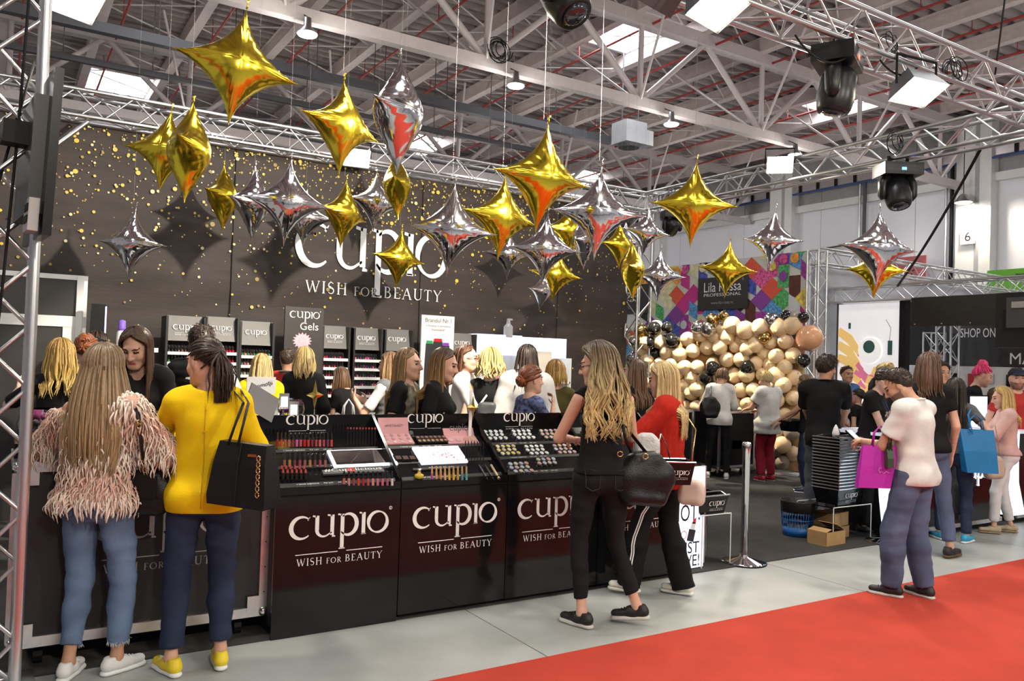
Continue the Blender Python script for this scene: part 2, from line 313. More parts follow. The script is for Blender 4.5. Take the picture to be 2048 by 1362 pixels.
for k in range(40): m = MB(); m.box(29.55, 29.6, 8+k*.9, 8.12+k*.9, 9.42, 9.72); m.build('duct_clip', BLKMATT, WR)
m = MB(); m.tube([(29.5, -10, 9.35), (29.5, 44, 9.35)], .04, 6); m.build('blue_pipe', mat('blue_pipe', (.05, .09, .3), .5), WR)
for y, wd in ((24.3, .6), (15.75, .62), (32.8, .6)):
    m = MB(); m.box(29.45, 29.95, y-wd, y+wd, 0, 11); m.build('column', WHITE, WR)
    m = MB(); m.box(29.44, 29.45, y-wd*.35, y-wd*.1, 0, 11); m.build('column_seam', mat('seam', (.4, .4, .42), .5), WR)
for y in (20.2, 16.6):
    bar('service_pipe', (29.6, y, 0), (29.6, y, 9.4), .07, TRAY if y > 18 else BLKMATT, WR); bar('service_pipe', (29.6, y+.22, 0), (29.6, y+.22, 9.4), .05, ALU, WR)
bar('service_pipe', (29.6, 20.2, 6.9), (29.6, 22.3, 6.8), .04, TRAY, WR); bar('service_pipe', (29.6, 22.3, 6.8), (29.6, 22.3, 4), .04, TRAY, WR)
for n, (u, v) in enumerate(((1692, 397), (1972, 455))):
    pass
pl = gx(1936, 473, 29.4); N6 = thing('column_number_plate', 'small white plate with number 6 on column', 'sign', tuple(pl))
m = MB(); m.box(-.02, 0, -.26, .26, -.28, .28); m.build('plate', PRINTW, N6)
m = onplane(sans('6', height=.34), (-.024, 0, -.17), (0, -1, 0), (0, 0, 1)); m.build('digit', BLKMATT, N6)
pw = gx(1927, 405, 29.0); W_ = thing('wall_lamp', 'small round lamp shining on the wall beside column', 'lamp', tuple(pw))
m = MB(); m.lathe([(.05, .32), (.12, .28), (.30, .02), (.31, 0)], 16); m.build('housing', ALU, W_, True); m = MB(); m.lathe([(.28, -.005), (.2, -.03), (.01, -.04)], 16); m.build('diffuser', LAMPE, W_, True)
bar('stem', (0, 0, .3), (0, 0, 2.6), .015, BLKMATT, W_)
lamp('wall_lamp_light', (pw[0]+.1, pw[1]-.3, pw[2]-.3), (30, pw[1]-.6, pw[2]-3), 120, .3, (1, .9, .7))
m = MB(); m.box(-16, 30, 44, 44.3, 0, 13); struct(m.build('wall_back', WP))
m = MB(); m.box(-16.3, -16, -16, 44, 0, 13); struct(m.build('wall_left', WP))
m = MB(); m.box(-16, 30, -16.3, -16, 0, 13); struct(m.build('wall_front', WP))
# signs on the far wall
ps = gx(1786, 555, 29.0); S_ = thing('wall_sign', 'red wall sign with black letters half hidden behind the truss', 'sign', tuple(ps))
m = MB(); m.box(0, .05, -1.3, 1.0, -.75, .75); m.build('panel', mat('dull_red', (.40, .10, .11), .6), S_)
m = onplane(sans('IUNURĂ', height=.5), (-.01, 0, -.25), (0, -1, 0), (0, 0, 1)); m.build('lettering', BLKMATT, S_)
ps = gx(2040, 575, 20.0); S_ = thing('green_banner', 'green banner with black shape at right edge above the shop booth', 'banner', tuple(ps))
m = MB(); m.box(0, .04, -2.2, .75, -.9, .45); m.build('panel', mat('green_print', (.16, .50, .04), .5), S_)
m = MB(); stroke(m, arc(.35, -.05, .35, .28, -60, 200, 14), .2); stroke(m, [(-.3, .3), (.15, .28)], .15); onplane(m, (-.01, -.2, -.05), (0, -1, 0), (0, 0, 1)).build('emblem', BLKMATT, S_)
# ================================================================ booth frame of aluminium trusses
def box_truss(label, A, B, s=.29, r=.024, step=.30, name='lighting_truss', group='aluminium stage trusses'):
    A = np.array(A, float); B = np.array(B, float); T = thing(name, label, 'truss', tuple(A), group=group); D = B-A; L = np.linalg.norm(D); t = D/L
    u = np.cross(t, (0, 0, 1)) if abs(t[2]) < .9 else np.array([1.0, 0, 0]); u /= np.linalg.norm(u); w_ = np.cross(u, t)
    cs = [(u*a+w_*b)*s/2 for a, b in ((-1, -1), (1, -1), (1, 1), (-1, 1))]
    for c_ in cs: bar('chord', c_, c_+D, r, ALU, T, 10)
    n = max(2, int(round(L/step)))
    for k in range(4):
        p, q = cs[k], cs[(k+1) % 4]
        for i in range(n):
            a, b = (p, q) if (i+k) % 2 else (q, p); bar('brace', a+D*(i/n), b+D*((i+1)/n), r*.42, ALU, T, 6)
        for e in (.004, .996): bar('end_frame', p+D*e, q+D*e, r*.5, ALU, T, 6)
    return T
YF, YB, XL, XR, ZT = 4.02, 10.25, .02, 9.06, 4.30
box_truss('aluminium truss along the top of the glittery black back wall', (-.9, YB, ZT), (9.2, YB, ZT))
box_truss('aluminium truss overhead at top right carrying the big moving head', (-.1, YF, ZT), (9.2, YF, ZT), .30)
box_truss('aluminium truss at right carrying the lower moving head, above the balloons', (XR, 4.18, ZT), (XR, 10.1, ZT))
box_truss('upright aluminium truss tower close at the left edge', (-.02, 4.38, 0), (-.02, 4.38, 4.5), .27, .024, .28)
box_truss('slim upright truss tower between black back wall and balloon wall', (8.98, 10.3, 0), (8.98, 10.3, 4.15), .29, .022, .30)
box_truss('upright truss tower far left behind the hanging screen', (-.75, 10.2, 0), (-.75, 10.2, 4.15))
# base plate of the near tower
t = MB(); t.box(-.25, .2, 4.15, 4.6, 0, .02); tag(t.build('truss_base_plate', ALU), 'flat metal base plate under the left truss tower', 'plate')
# back wall cloth banner with gold glitter
g = thing('back_banner', 'huge black cloth banner with gold glitter and white cupio lettering', 'banner', (0, 10.42, 0))
BAN = mat('banner_cloth', (.040, .030, .027), .62, nz=1.2, amt=.25, bump=.25, bs=9, stretch=(1, 1, 6))
nx, nzz = 60, 26; vs = []; x0, x1, z0, z1 = -1.2, 8.85, .0, 4.16
for j in range(nzz+1):
    for i in range(nx+1):
        x = x0+(x1-x0)*i/nx; z = z0+(z1-z0)*j/nzz
        vs.append((x, .012*math.sin(z*9+1.3*math.sin(x*.8))+.008*math.sin(z*23+x*2), z))
fs = [(j*(nx+1)+i, j*(nx+1)+i+1, (j+1)*(nx+1)+i+1, (j+1)*(nx+1)+i) for j in range(nzz) for i in range(nx)]
n0 = len(vs); vs += [(x0, .05, z0), (x1, .05, z0), (x1, .05, z1), (x0, .05, z1)]; fs4 = fs+[(n0+3, n0+2, n0+1, n0)]
npmesh('cloth', vs, fs4, BAN, g)
GL = [mat('glitter_gold', (.72, .52, .07), .4), mat('glitter_pale', (.75, .66, .32), .4), mat('glitter_dim', (.36, .25, .06), .5)]
m = MB(); r2 = random.Random(3)
for k in range(2600):
    x = r2.uniform(x0+.1, x1-.05); z = 4.12-abs(r2.gauss(0, 1))**1.25*.85-(0.0 if r2.random() < .75 else r2.random()*2.4)
    if z < 1.4: continue
    if z < 3.3-.35*math.sin(x*.7) and r2.random() < .45: continue
    r = .006+.012*r2.random()**2+(.012 if r2.random() < .06 else 0); m.cm = r2.choice((0, 0, 1, 2)); n = 6 if r < .014 else 8
    m.poly([(x+r*math.cos(6.283*a/n), -.026-.0005*(k % 5), z+r*math.sin(6.283*a/n)) for a in range(n)])
o = m.build('glitter_print', GL, g); o['kind'] = 'stuff'
pc, pb = gy(589, 517, 10.4), gy(891, 541, 10.4); wl = pb[0]-pc[0]
onplane(logo(False, False), ((pc[0]+pb[0])/2, -.032, 2.74), (1, 0, 0), (0, 0, 1.25), wl).build('logo_print', PRINTW, g)
t = MB(); xe = serif(t, 'WISH FOR BEAUTY', 0, 0, 1.0)-.65; pa, pb2 = gy(612, 573, 10.4), gy(882, 587, 10.4)
onplane(t, (pa[0], -.032, 2.41), (1, 0, 0), (0, 0, 1.0), (pb2[0]-pa[0])/xe).build('tagline_print', PRINTW, g)
for x in (2.4, 5.0, 7.4): bar('cloth_seam', (x, -.02, .1), (x, -.02, 4.15), .006, BLKMATT, g, 6)
# diagonal brace at left
b = bar('truss_stay', gy(110, 292, 10.1), gy(176, 243, 10.1), .025, ALU); tag(b, 'short diagonal aluminium stay at top left of back wall', 'stay')
# system-wall cabin at the left
g = thing('storage_cabin', 'black panelled cabin with white aluminium frame at the left', 'cabin', (0, 8.6, 0))
a = gy(0, 545, 8.6); e = gy(176, 553, 8.6)
for z0, z1 in ((0, 1.78), (1.88, 2.22)):
    m = MB(); m.box(-2.2, e[0]-.08, -.01, .02, z0, z1); m.build('panel', mat('cabin_panel', (.03, .028, .028), .45), g)
m = MB(); m.box(-2.2, e[0], -.03, .03, 2.22, e[2]); m.build('top_rail', WHITE, g); m = MB(); m.box(-2.2, e[0], -.03, .03, 1.78, 1.88); m.build('middle_rail', WHITE, g)
m = MB(); m.box(e[0]-.09, e[0]-.03, -.04, .04, 0, e[2]); m.build('post', WHITE, g); m = MB(); m.box(e[0]-.03, e[0], -.02, .02, 0, e[2]); m.build('post_cap', ALU, g)
m = MB(); m.box(e[0]-.19, e[0]-.09, -.025, .025, 0, 1.78); m.build('door_post', WHITE, g)
# ---------------------------------------------------------------- hanging screen at the left (seen from behind)
g = thing('hanging_screen', 'large black flat screen on truss tower, seen edge-on from behind', 'screen', (0, 0, 0))
def scr(u, v, d=3.62): return gd(u, v, d)
A_ = scr(120, 135, 3.45); B_ = scr(93, 470, 3.45); ax = A_-B_; hh = np.linalg.norm(ax); ax /= hh; fw = np.array([-.10, .995, 0]); fw /= np.linalg.norm(fw); sd = np.cross(fw, ax)
cc = (A_+B_)/2
m = MB(); m.obox(cc+fw*.30, fw*.30, sd*.018, ax*hh/2); m.build('panel', mat('screen_black', (.01, .01, .011), .25), g)
m = MB(); m.obox(cc+fw*.32-sd*.04, fw*.22, sd*.03, ax*hh*.36); m.build('rear_housing', mat('screen_grey', (.05, .05, .055), .4), g)
m = MB(); m.obox(cc+fw*.10-sd*.05-ax*hh*.38, fw*.07, sd*.02, ax*.07); m.build('socket_panel', mat('socket', (.45, .45, .45), .5), g)
for k in range(4): m = MB(); m.obox(cc+fw*(.06+.05*(k % 2))-sd*.072-ax*(hh*.38-.03+.05*(k//2)), fw*.018, sd*.003, ax*.016); m.build('socket', BLKMATT, g)
m = MB(); m.obox(cc+fw*.25-sd*.12+ax*.1, fw*.05, sd*.05, ax*.05); m.build('wall_mount', BLKMATT, g)
# cables wound on the near truss
for n, (pts, lab) in enumerate((([(.06, 4.2, 4.0), (.05, 4.22, 3.3), (.03, 4.2, 2.6), (0, 4.21, 1.9), (-.04, 4.2, 1.2)], 'black cable hanging down the left truss tower'), ([(.08, 4.3, 2.9), (.02, 4.25, 2.6), (-.06, 4.3, 2.2), (-.1, 4.3, 1.6)], 'short black cable looped behind the left truss tower'))):
    m = MB(); m.tube(pts, .007, 6); tag(m.build('power_cable', BLKMATT, smooth=True), lab, 'cable')
# ---------------------------------------------------------------- lights on the trusses
FLOODE = mat('flood_glow', (1, .97, .9), .4, emit=(1, .90, .70), es=40, amt=0)
HOUS = mat('flood_housing', (.12, .12, .13), .4)
def flood(label, loc, aim, power, s=.2, spot=100):
    g = thing('floodlight', label, 'floodlight', tuple(loc), group='truss floodlights'); d = np.array(aim, float)-loc; d /= np.linalg.norm(d); x = np.cross(d, (0, 0, 1)); x /= np.linalg.norm(x); y = np.cross(x, d)
    m = MB(); m.add([x*a*s+y*b*s*.7 for a, b in ((-1, -1), (1, -1), (1, 1), (-1, 1))]+[x*a*s*.7+y*b*s*.45-d*s*.8 for a, b in ((-1, -1), (1, -1), (1, 1), (-1, 1))], [(0, 1, 5, 4), (1, 2, 6, 5), (2, 3, 7, 6), (3, 0, 4, 7), (4, 5, 6, 7)]); m.build('housing', HOUS, g)
    m = MB(); m.quad(*[x*a*s*.95+y*b*s*.65-d*.01 for a, b in ((-1, -1), (1, -1), (1, 1), (-1, 1))]); m.build('lens', FLOODE, g)
    m = MB(); m.tube([x*s*1.1-d*s*.3, x*s*1.1-d*s*.3+(0, 0, s*1.2), -x*s*1.1-d*s*.3+(0, 0, s*1.2), -x*s*1.1-d*s*.3], .012, 6); m.build('yoke', BLKMATT, g)
    if power: lamp('floodlight_beam', tuple(np.array(loc)+d*.06), aim, power, .10, (1, .90, .74), spot)
    return g
flood('floodlight at the upper right, hanging beneath the overhead truss', gy(1437, 18, 3.72), (4.2, 2.2, 1.2), 150)
flood('floodlight on the overhead truss above the picture, aimed at the black back wall', np.array((3.6, 4.1, 4.12)), (2.2, 10.4, 2.4), 2200)
flood('floodlight under the overhead truss right of the big moving head', gy(1838, 186, 3.78), (6.0, 2.4, 1.0), 150)
flood('dazzling floodlight on the right truss above the gold star', gx(1560, 330, 8.75), (4.6, 3.2, 0.4), 420, .17)
flood('dazzling floodlight on the back truss behind the gold star', gy(714, 316, 9.98), (2.6, 3.2, .6), 380, .17)
flood('floodlight in the top left corner beside the truss tower', gy(152, 6, 4.6), (1.2, 2.6, 1.0), 150, .12)
# added fill light: unseen truss and floodlights behind the camera, brightening camera-facing surfaces
box_truss('added aluminium truss behind us, carrying the fill floodlights', (-1, -2.4, 4.4), (9, -2.4, 4.4))
for k, x in enumerate((0.6, 4.2, 7.6)): flood(['left', 'middle', 'right'][k]+' added fill floodlight on the unseen truss behind us', np.array((x, -2.2, 4.15)), (x*.8+.8, 6.0, 1.3), 430)
BODY = mat('moving_head_black', (.012, .012, .014), .35, amt=.2)
def moving_head(label, top, s, yaw, tilt, led):
    g = thing('moving_head_light', label, 'stage light', tuple(top), yaw, 'moving heads')
    m = MB(); m.box(-.21*s, .21*s, -.15*s, .15*s, -.13*s, 0); m.build('base', BODY, g)
    m = MB(); m.box(-.2*s, .2*s, -.152*s, -.15*s, -.10*s, -.03*s); m.build('base_trim', mat('trim_grey', (.04, .04, .045), .3), g)
    for k in (-1, 1): m = MB(); m.tube([(k*.11*s, 0, -.13*s), (k*.165*s, 0, -.2*s), (k*.165*s, 0, -.34*s), (k*.15*s, 0, -.38*s)], [.05*s, .06*s, .055*s, .035*s], 8, flat=.8); m.build('yoke_arm', BODY, g, True)
    h = MB(); h.lathe([(.02*s, .17*s), (.09*s, .16*s), (.13*s, .10*s), (.14*s, -.05*s), (.125*s, -.14*s), (.11*s, -.17*s), (.09*s, -.165*s)], 20)
    c_, s_ = math.cos(tilt), math.sin(tilt); h.xf(lambda p: (p[0], p[1]*c_-p[2]*s_, p[1]*s_+p[2]*c_-.30*s)); h.build('head', BODY, g, True)
    h = MB(); h.lathe([(.095*s, -.172*s), (.06*s, -.185*s), (.005, -.19*s)], 18); h.xf(lambda p: (p[0], p[1]*c_-p[2]*s_, p[1]*s_+p[2]*c_-.30*s)); h.build('lens', mat('head_lens', (.02, .02, .03), .03, coat=1), g, True)
    m = MB(); m.box(-.03*s, .02*s, -.156*s, -.152*s, -.09*s, -.06*s); m.build('display', mat('disp_'+led[0], led[1], .4, emit=led[1], es=4), g)
    for k in (-1, 1): m = MB(); m.tube([(k*.1*s, 0, 0), (k*.1*s, 0, .09*s)], .02*s, 8); m.build('clamp', BLKMATT, g)
    return g
tb = gy(1675, 108, YF); moving_head('big black moving head hanging from the overhead truss at right', (tb[0], YF, ZT-.17), 1.05, .45, .15, ('red', (1, .1, .05)))
tb = gx(1806, 318, XR); moving_head('black moving head with blue display on the right truss', (XR-.1, tb[1], ZT-.22), 1.1, -.55, -.35, ('blue', (.1, .25, 1)))
tb = gy(1136, 5, YF); moving_head('black moving head cut off at the top edge', (tb[0], YF+.05, ZT-.13), 1.0, .3, -.6, ('red', (1, .1, .05)))
tb = gx(1345, 432, 9.0); moving_head('small black moving head far back on right truss behind stars', (9.0, tb[1], ZT-.24), .8, -.4, .9, ('blue', (.1, .25, 1)))
lamp('moving_head_beam', (8.75, tb[1]-.1, ZT-.55), (9.6, 9.2, 1.3), 900, .12, (1, .86, .62), 75)
def coil(label, c, r, ax=(0, 1, 0), n=5):
    m = MB(); ax = np.array(ax, float); u = np.cross(ax, (0, 0, 1)); u /= np.linalg.norm(u); pts = []
    q = random.Random(int(c[0]*100))
    for i in range(n*14+1):
        a = 2*math.pi*i/14; rr = r*(.85+.25*math.sin(i*.17+.6*math.sin(i*.05))+.05*q.random()); pts.append(np.array(c)+u*math.cos(a)*rr+np.array((0, 0, 1))*math.sin(a)*rr+u*(.25*r*math.sin(i*.09))+ax*(.05*math.sin(i*.21)))
    m.tube(pts, r*.045, 5); return tag(m.build('cable_coil', BLKMATT, smooth=True), label, 'cable')
coil('black cable coil hung on the white roof truss', gy(998, 100, 15.9), .26, n=6)
coil('coil of black cable on the overhead truss at right', gy(1908, 140, YF-.15), .10, n=7)
coil('tangle of black cable above the big moving head', gy(1780, 88, YF), .09, n=4)
coil('tangle of black cable above the blue display moving head', gx(1793, 285, XR-.17), .12, n=4)
for u0, v0, u1, v1, sag, lab in ((1590, 70, 1700, 110, .12, 'black cable sagging from the overhead truss near the big moving head'), (1760, 120, 1840, 130, .1, 'black cable sagging beneath the overhead truss'),):
    a, b = gy(u0, v0, YF-.16), gy(u1, v1, YF-.16); m = MB(); m.tube([a+(b-a)*t-np.array((0, 0, sag*4*t*(1-t))) for t in np.linspace(0, 1, 9)], .008, 6); tag(m.build('power_cable', BLKMATT, smooth=True), lab, 'cable')
a, b = gy(2040, 0, YF), gx(1795, 575, 12.0)
m = MB(); a2, b2 = gx(1960, 300, 9.3), gx(1795, 572, 11.9); m.tube([a2+(b2-a2)*t-np.array((0, 0, .25*4*t*(1-t)*.3)) for t in np.linspace(0, 1, 9)], .018, 8); tag(m.build('power_cable', BLKMATT, smooth=True), 'thick black cable slanting down from right truss to shop booth', 'cable')
a2, b2 = gy(2012, -20, 3.8), gy(1990, 150, 3.95); m = MB(); m.tube([a2, (a2+b2)/2-np.array((0, 0, .01)), b2], .009, 6); tag(m.build('power_cable', BLKMATT), 'thin black cable hanging at the top right corner', 'cable')
# ---------------------------------------------------------------- product shelf units along the back wall
SHELF = mat('shelf_white', (.80, .80, .80), .35); SIDE = mat('shelf_side', (.012, .012, .013), .4); HEADP = mat('header_grey', (.16, .155, .15), .45)
YS = 9.62; r3 = random.Random(11)
BC = [mat('polish_'+n, c_, .15, coat=.5) for n, c_ in (('red', (.35, .01, .03)), ('pink', (.55, .08, .2)), ('plum', (.14, .02, .10)), ('brown', (.16, .05, .035)), ('black', (.02, .02, .022)), ('green', (.04, .20, .09)), ('nude', (.5, .28, .2)))]
CAPM = mat('bottle_cap', (.02, .02, .02), .2, coat=.5)
bot = MB(); bot.lathe([(.013, 0), (.014, .004), (.014, .032), (.006, .040)], 8); bot.cm = 1; bot.lathe([(.008, .040), (.0075, .075), (.006, .078)], 8)
botm = []
for b_ in BC:
    o = bot.build('polish_bottle', [b_, CAPM], smooth=True); botm.append(o.data); bpy.data.objects.remove(o)
PN = ['red', 'pink', 'plum', 'brown', 'black', 'green', 'nude']; UN = {}; STUFF = MB(); nb = 0; SHELVES = []
def shelf_unit(x0, x1, ztop, zb, rows, label, logo_kind, pal, dens=.034):
    global nb
    g = thing('shelf_unit', label, 'shelf', ((x0+x1)/2, YS, 0), group='product shelf units'); hw = (x1-x0)/2
    for k in (-1, 1): m = MB(); m.box(k*hw-.012, k*hw+.012, -.12, .2, 0, ztop-.01); m.build('side_panel', SIDE, g)
    m = MB(); m.box(-hw, hw, .17, .2, 0, ztop-.02); m.build('back_panel', SIDE, g)
    m = MB(); m.obox((0, -.02, ztop-.14), (hw-.014, 0, 0), (0, .012, .0), (0, .03, .14)); m.build('header_panel', HEADP, g)
    lg = logo(logo_kind == 1, True); onplane(lg, (0, -.052, ztop-.155), (1, 0, 0), (0, .21, .978), hw*1.3).build('header_lettering', PRINTW, g)
    dz = (ztop-.30-zb)/rows
    for j in range(rows):
        z = zb+j*dz
        m = MB(); m.box(-hw+.013, hw-.013, -.11, .16, z-.012, z); m.box(-hw+.013, hw-.013, -.125, -.11, z-.022, z+.012); m.build('shelf_board', SHELF, g)
        for row, yy in ((0, -.08), (1, -.03)):
            x = -hw+.035
            while x < hw-.03:
                mi = pal[(j*3+int(x*40)) % len(pal)] if r3.random() < .9 else r3.randrange(7)
                if nb < 300 and row == 0 and j >= rows-5:
                    o = link('polish_bottle', botm[mi]); o.location = ((x0+x1)/2+x, YS+yy, z); kk = int(round((x+hw-.035)/dens)); tag(o, '%s polish bottle, %s from left on %s shelf down, %s' % (PN[mi], ORD[min(kk, 19)], ORD[rows-1-j], UN[label]), 'bottle', 'polish bottles on the shelf units'); nb += 1
                else:
                    px, py, pz = (x0+x1)/2+x, YS+yy, z+row*.012
                    for (r_, a_, b_), c_ in (((.013, 0, .036), mi), ((.0075, .036, .076), 7)):
                        STUFF.cm = c_; STUFF.tube([(px, py, pz+a_), (px, py, pz+b_)], r_, 5)
                x += dens
    return g
PX = lambda a: gy(a, 690, YS-.12)[0]
units = [(333, 409, 632, 1, (4, 4, 3), 'grey headed shelf unit, leftmost against the back wall'), (412, 476, 634, 1, (0, 3, 0), 'shelf unit behind the man in the quilted vest'), (481, 547, 643, 0, (5, 3, 6), 'shelf unit just left of the tall flower poster'),
         (646, 699, 652, 1, (4, 4, 3, 4, 0), 'shelf unit just right of the tall flower poster'), (709, 764, 656, 1, (4, 4, 1, 4, 2), 'shelf unit in the middle of the three right of flower poster'), (771, 826, 659, 0, (4, 4, 0, 4, 3), 'shelf unit beside the white bottle poster'), (906, 952, 667, 1, (3, 3, 4), 'small shelf unit right of the white bottle poster')]
for k_, U_ in enumerate(units): UN[U_[5]] = '%s shelf unit' % ORD[k_]
for a, b, vt, k, pal, lab in units:
    shelf_unit(PX(a), PX(b), gy((a+b)/2, vt, YS-.02)[2], .55, 10, lab, k, pal)
o = STUFF.build('polish_bottles_rest', BC+[CAPM]); o['kind'] = 'stuff'; tag(o, 'rows of further small polish bottles filling the back shelves', 'bottles')
# tall posters between the shelves
g = thing('flower_poster', 'tall dark poster with hand holding a pink flower', 'poster', ((PX(566)+PX(643))/2, YS-.16, 0)); hw = (PX(643)-PX(566))/2; zt = gy(600, 614, YS-.16)[2]
m = MB(); m.box(-hw, hw, 0, .03, .1, zt); m.build('board', mat('poster_dark', (.035, .03, .028), .4), g)
onplane(logo(False, True), (0, -.004, zt-.13), (1, 0, 0), (0, 0, 1), hw*1.55).build('lettering', PRINTW, g)
onplane(sans('Gels', width=hw*.95), (.06, -.004, zt-.27), (1, 0, 0), (0, 0, 1)).build('lettering', PRINTW, g)
m = MB(); q = random.Random(5)
for ring, (rr, n) in enumerate(((.12, 16), (.095, 13), (.07, 10), (.04, 7))):
    for i in range(n):
        a = 6.283*i/n+ring*.3; c_, s_ = math.cos(a), math.sin(a); m.cm = ring % 2
        m.poly([(0-.02, -.005-.002*ring, zt-.40), (rr*.7*math.cos(a-.22)-.02, -.005-.002*ring, zt-.40+rr*.6*math.sin(a-.22)), (rr*c_-.02, -.005-.002*ring, zt-.40+rr*.85*s_), (rr*.7*math.cos(a+.22)-.02, -.005-.002*ring, zt-.40+rr*.6*math.sin(a+.22))])
m.build('printed_flower', [mat('petal_a', (.75, .45, .55), .5), mat('petal_b', (.85, .62, .68), .5)], g)
m = MB(); stroke(m, [(0, -.5), (.02, -.62), (.05, -.75), (.02, -.95)], [.02, .06, .09, .10, .12]); 
for k in range(4): stroke(m, [(-.05, -.56-.035*k), (.03, -.55-.035*k), (.06, -.57-.035*k)], .028)
onplane(m, (-.01, -.006, zt), (1, 0, 0), (0, 0, 1)).build('printed_hand', mat('print_skin', (.5, .28, .2), .5), g)
g = thing('bottle_poster', 'white poster with three printed black bottles, green, red and purple caps', 'poster', ((PX(838)+PX(903))/2, YS-.18, 0)); hw = (PX(903)-PX(838))/2; zt = gy(870, 631, YS-.18)[2]
m = MB(); m.box(-hw, hw, 0, .03, .1, zt); m.build('board', mat('poster_white', (.80, .78, .78), .4), g)
onplane(sans('Brandul Nr.1', width=hw*1.6), (0, -.004, zt-.09), (1, 0, 0), (0, 0, 1)).build('lettering', DARK, g)
onplane(sans('in Romania, in dezvoltarea', width=hw*1.5), (0, -.004, zt-.15), (1, 0, 0), (0, 0, 1)).build('lettering', DARK, g)
onplane(sans('frumusetii!', width=hw*.8), (0, -.004, zt-.20), (1, 0, 0), (0, 0, 1)).build('lettering', DARK, g)
CAPC = [mat('cap_green', (.02, .30, .10), .4), mat('cap_red', (.55, .01, .02), .4), mat('cap_violet', (.22, .05, .45), .4), mat('print_black', (.03, .03, .035), .35)]
m = MB()
for k, (x, h, dy) in enumerate(((-.12, -.33, 0), (.12, -.35, 0), (0, -.30, -.003))):
    c_ = (0, 2, 1)[k]; wd = .062 if k < 2 else .08; top = zt+h
    m.cm = c_; m.poly([(x-wd*.8, -.005+dy, top-.04), (x+wd*.8, -.005+dy, top-.04), (x+wd*.7, -.005+dy, top), (x-wd*.7, -.005+dy, top)])
    m.cm = 3; m.poly([(x-wd*1.1, -.006+dy, .3), (x+wd*1.1, -.006+dy, .3), (x+wd*1.05, -.006+dy, top-.35), (x+wd*.85, -.006+dy, top-.04), (x-wd*.85, -.006+dy, top-.04), (x-wd*1.05, -.006+dy, top-.35)])
m.build('printed_bottles', CAPC, g)
# white illuminated display cabinets at right end of the back wall
LITB = mat('lightbox_white', (.9, .92, 1), .5, emit=(.80, .86, 1), es=1.1, amt=0)
for k, (a, b, vt) in enumerate(((956, 1047, 667), (1050, 1136, 674))):
    x0, x1 = PX(a), PX(b); zt = gy(a, vt, YS-.1)[2]; g = thing('lit_display_cabinet', ['white display cabinet with glowing header, beside small grey shelf unit', 'white display cabinet with glowing header at right end of shelves'][k], 'cabinet', ((x0+x1)/2, YS, 0)); hw = (x1-x0)/2
    m = MB(); m.box(-hw, hw, -.08, .2, zt-.28, zt); m.build('lit_header', LITB, g)
    m = MB(); m.box(-hw, hw, .15, .2, 0, zt-.28); m.build('back_panel', WHITE, g)
    for z in (.6, 1.0, 1.32): m = MB(); m.box(-hw, hw, -.2, .15, z-.03, z); m.build('shelf_board', SHELF, g)
    for s in (-1, 1): m = MB(); m.box(s*hw-.015, s*hw+.015, -.2, .2, 0, zt-.28); m.build('side_panel', WHITE, g)
    q = random.Random(k)
    for j in range(9):
        x = (x0+x1)/2-hw+.06+j*(2*hw-.1)/9; z = (1.32, 1.0)[j % 2]; h = .08+.08*q.random(); o = MB(); o.lathe([(.02, 0), (.022, .01), (.022, h*.7), (.01, h*.75), (.01, h)], 10)
        tag(o.build('lotion_bottle', [mat('lotion_a', (.75, .7, .72), .3), mat('lotion_b', (.4, .1, .2), .3), mat('lotion_c', (.05, .05, .06), .3)][j % 3], smooth=True, loc=(x, YS-.1, z)), 'small cosmetics bottle, %s from left in the %s glowing cabinet' % (ORD[j], ('left', 'right')[k]), 'bottle', 'bottles in the glowing cabinets')
o = MB(); o.lathe([(.06, 0), (.065, .02), (.065, .15), (.03, .19), (.025, .24)], 16); o.box(-.02, .06, -.012, .012, .24, .265); tag(o.build('pump_bottle', WHITE, smooth=False, loc=tuple(gy(1016, 672, YS-.05)-np.array((0, 0, .02)))), 'white pump bottle standing on top of glowing cabinet', 'bottle')
o = MB(); o.box(-.13, .13, -.05, .05, 0, .42); pz = gy(1083, 745, YS-.25); tag(o.build('product_box', mat('cream_box', (.75, .70, .62), .5), loc=(pz[0], YS-.25, 1.32)), 'tall cream product box in the right glowing cabinet', 'box')
g = thing('round_mirror_stand', 'black curved display board behind the dark haired staff woman', 'display', (gy(225, 660, 7.6)[0], 7.6, 0))
m = MB(); pts = [(-.18, 1.15), (.22, 1.15), (.21, 1.38), (.14, 1.52), (.02, 1.63), (-.12, 1.69), (-.2, 1.70)]
m.add([(x, 0, z) for x, z in pts]+[(x, .02, z) for x, z in pts], [tuple(range(7)), tuple(range(13, 6, -1))]+[(i, (i+1) % 7, (i+1) % 7+7, i+7) for i in range(7)]); m.build('board', BLKMATT, g)
m = MB(); m.box(-.03, .03, .0, .03, 0, 1.2); m.build('post', BLKMATT, g); m = MB(); m.box(-.2, .2, -.15, .2, 0, .02); m.build('foot', BLKMATT, g)
g = thing('spray_bottle', 'purple capped white spray bottle behind the staff woman', 'bottle', tuple(gy(243, 672, 8.2)-np.array((0, 0, .1)))); m = MB(); m.lathe([(.04, 0), (.042, .02), (.042, .13), (.03, .15)], 14); m.build('bottle_body', PRINTW, g, True); m = MB(); m.lathe([(.032, .15), (.034, .17), (.03, .24), (.01, .25)], 14); m.build('cap', mat('violet_cap', (.22, .12, .6), .4), g, True)
m = MB(); m.box(-.22, .3, -.12, .2, -.04, 0); o = m.build('wall_shelf', SHELF, loc=tuple(gy(243, 672, 8.2)-np.array((0, 0, .1)))); tag(o, 'small white shelf holding the purple capped bottle', 'shelf')
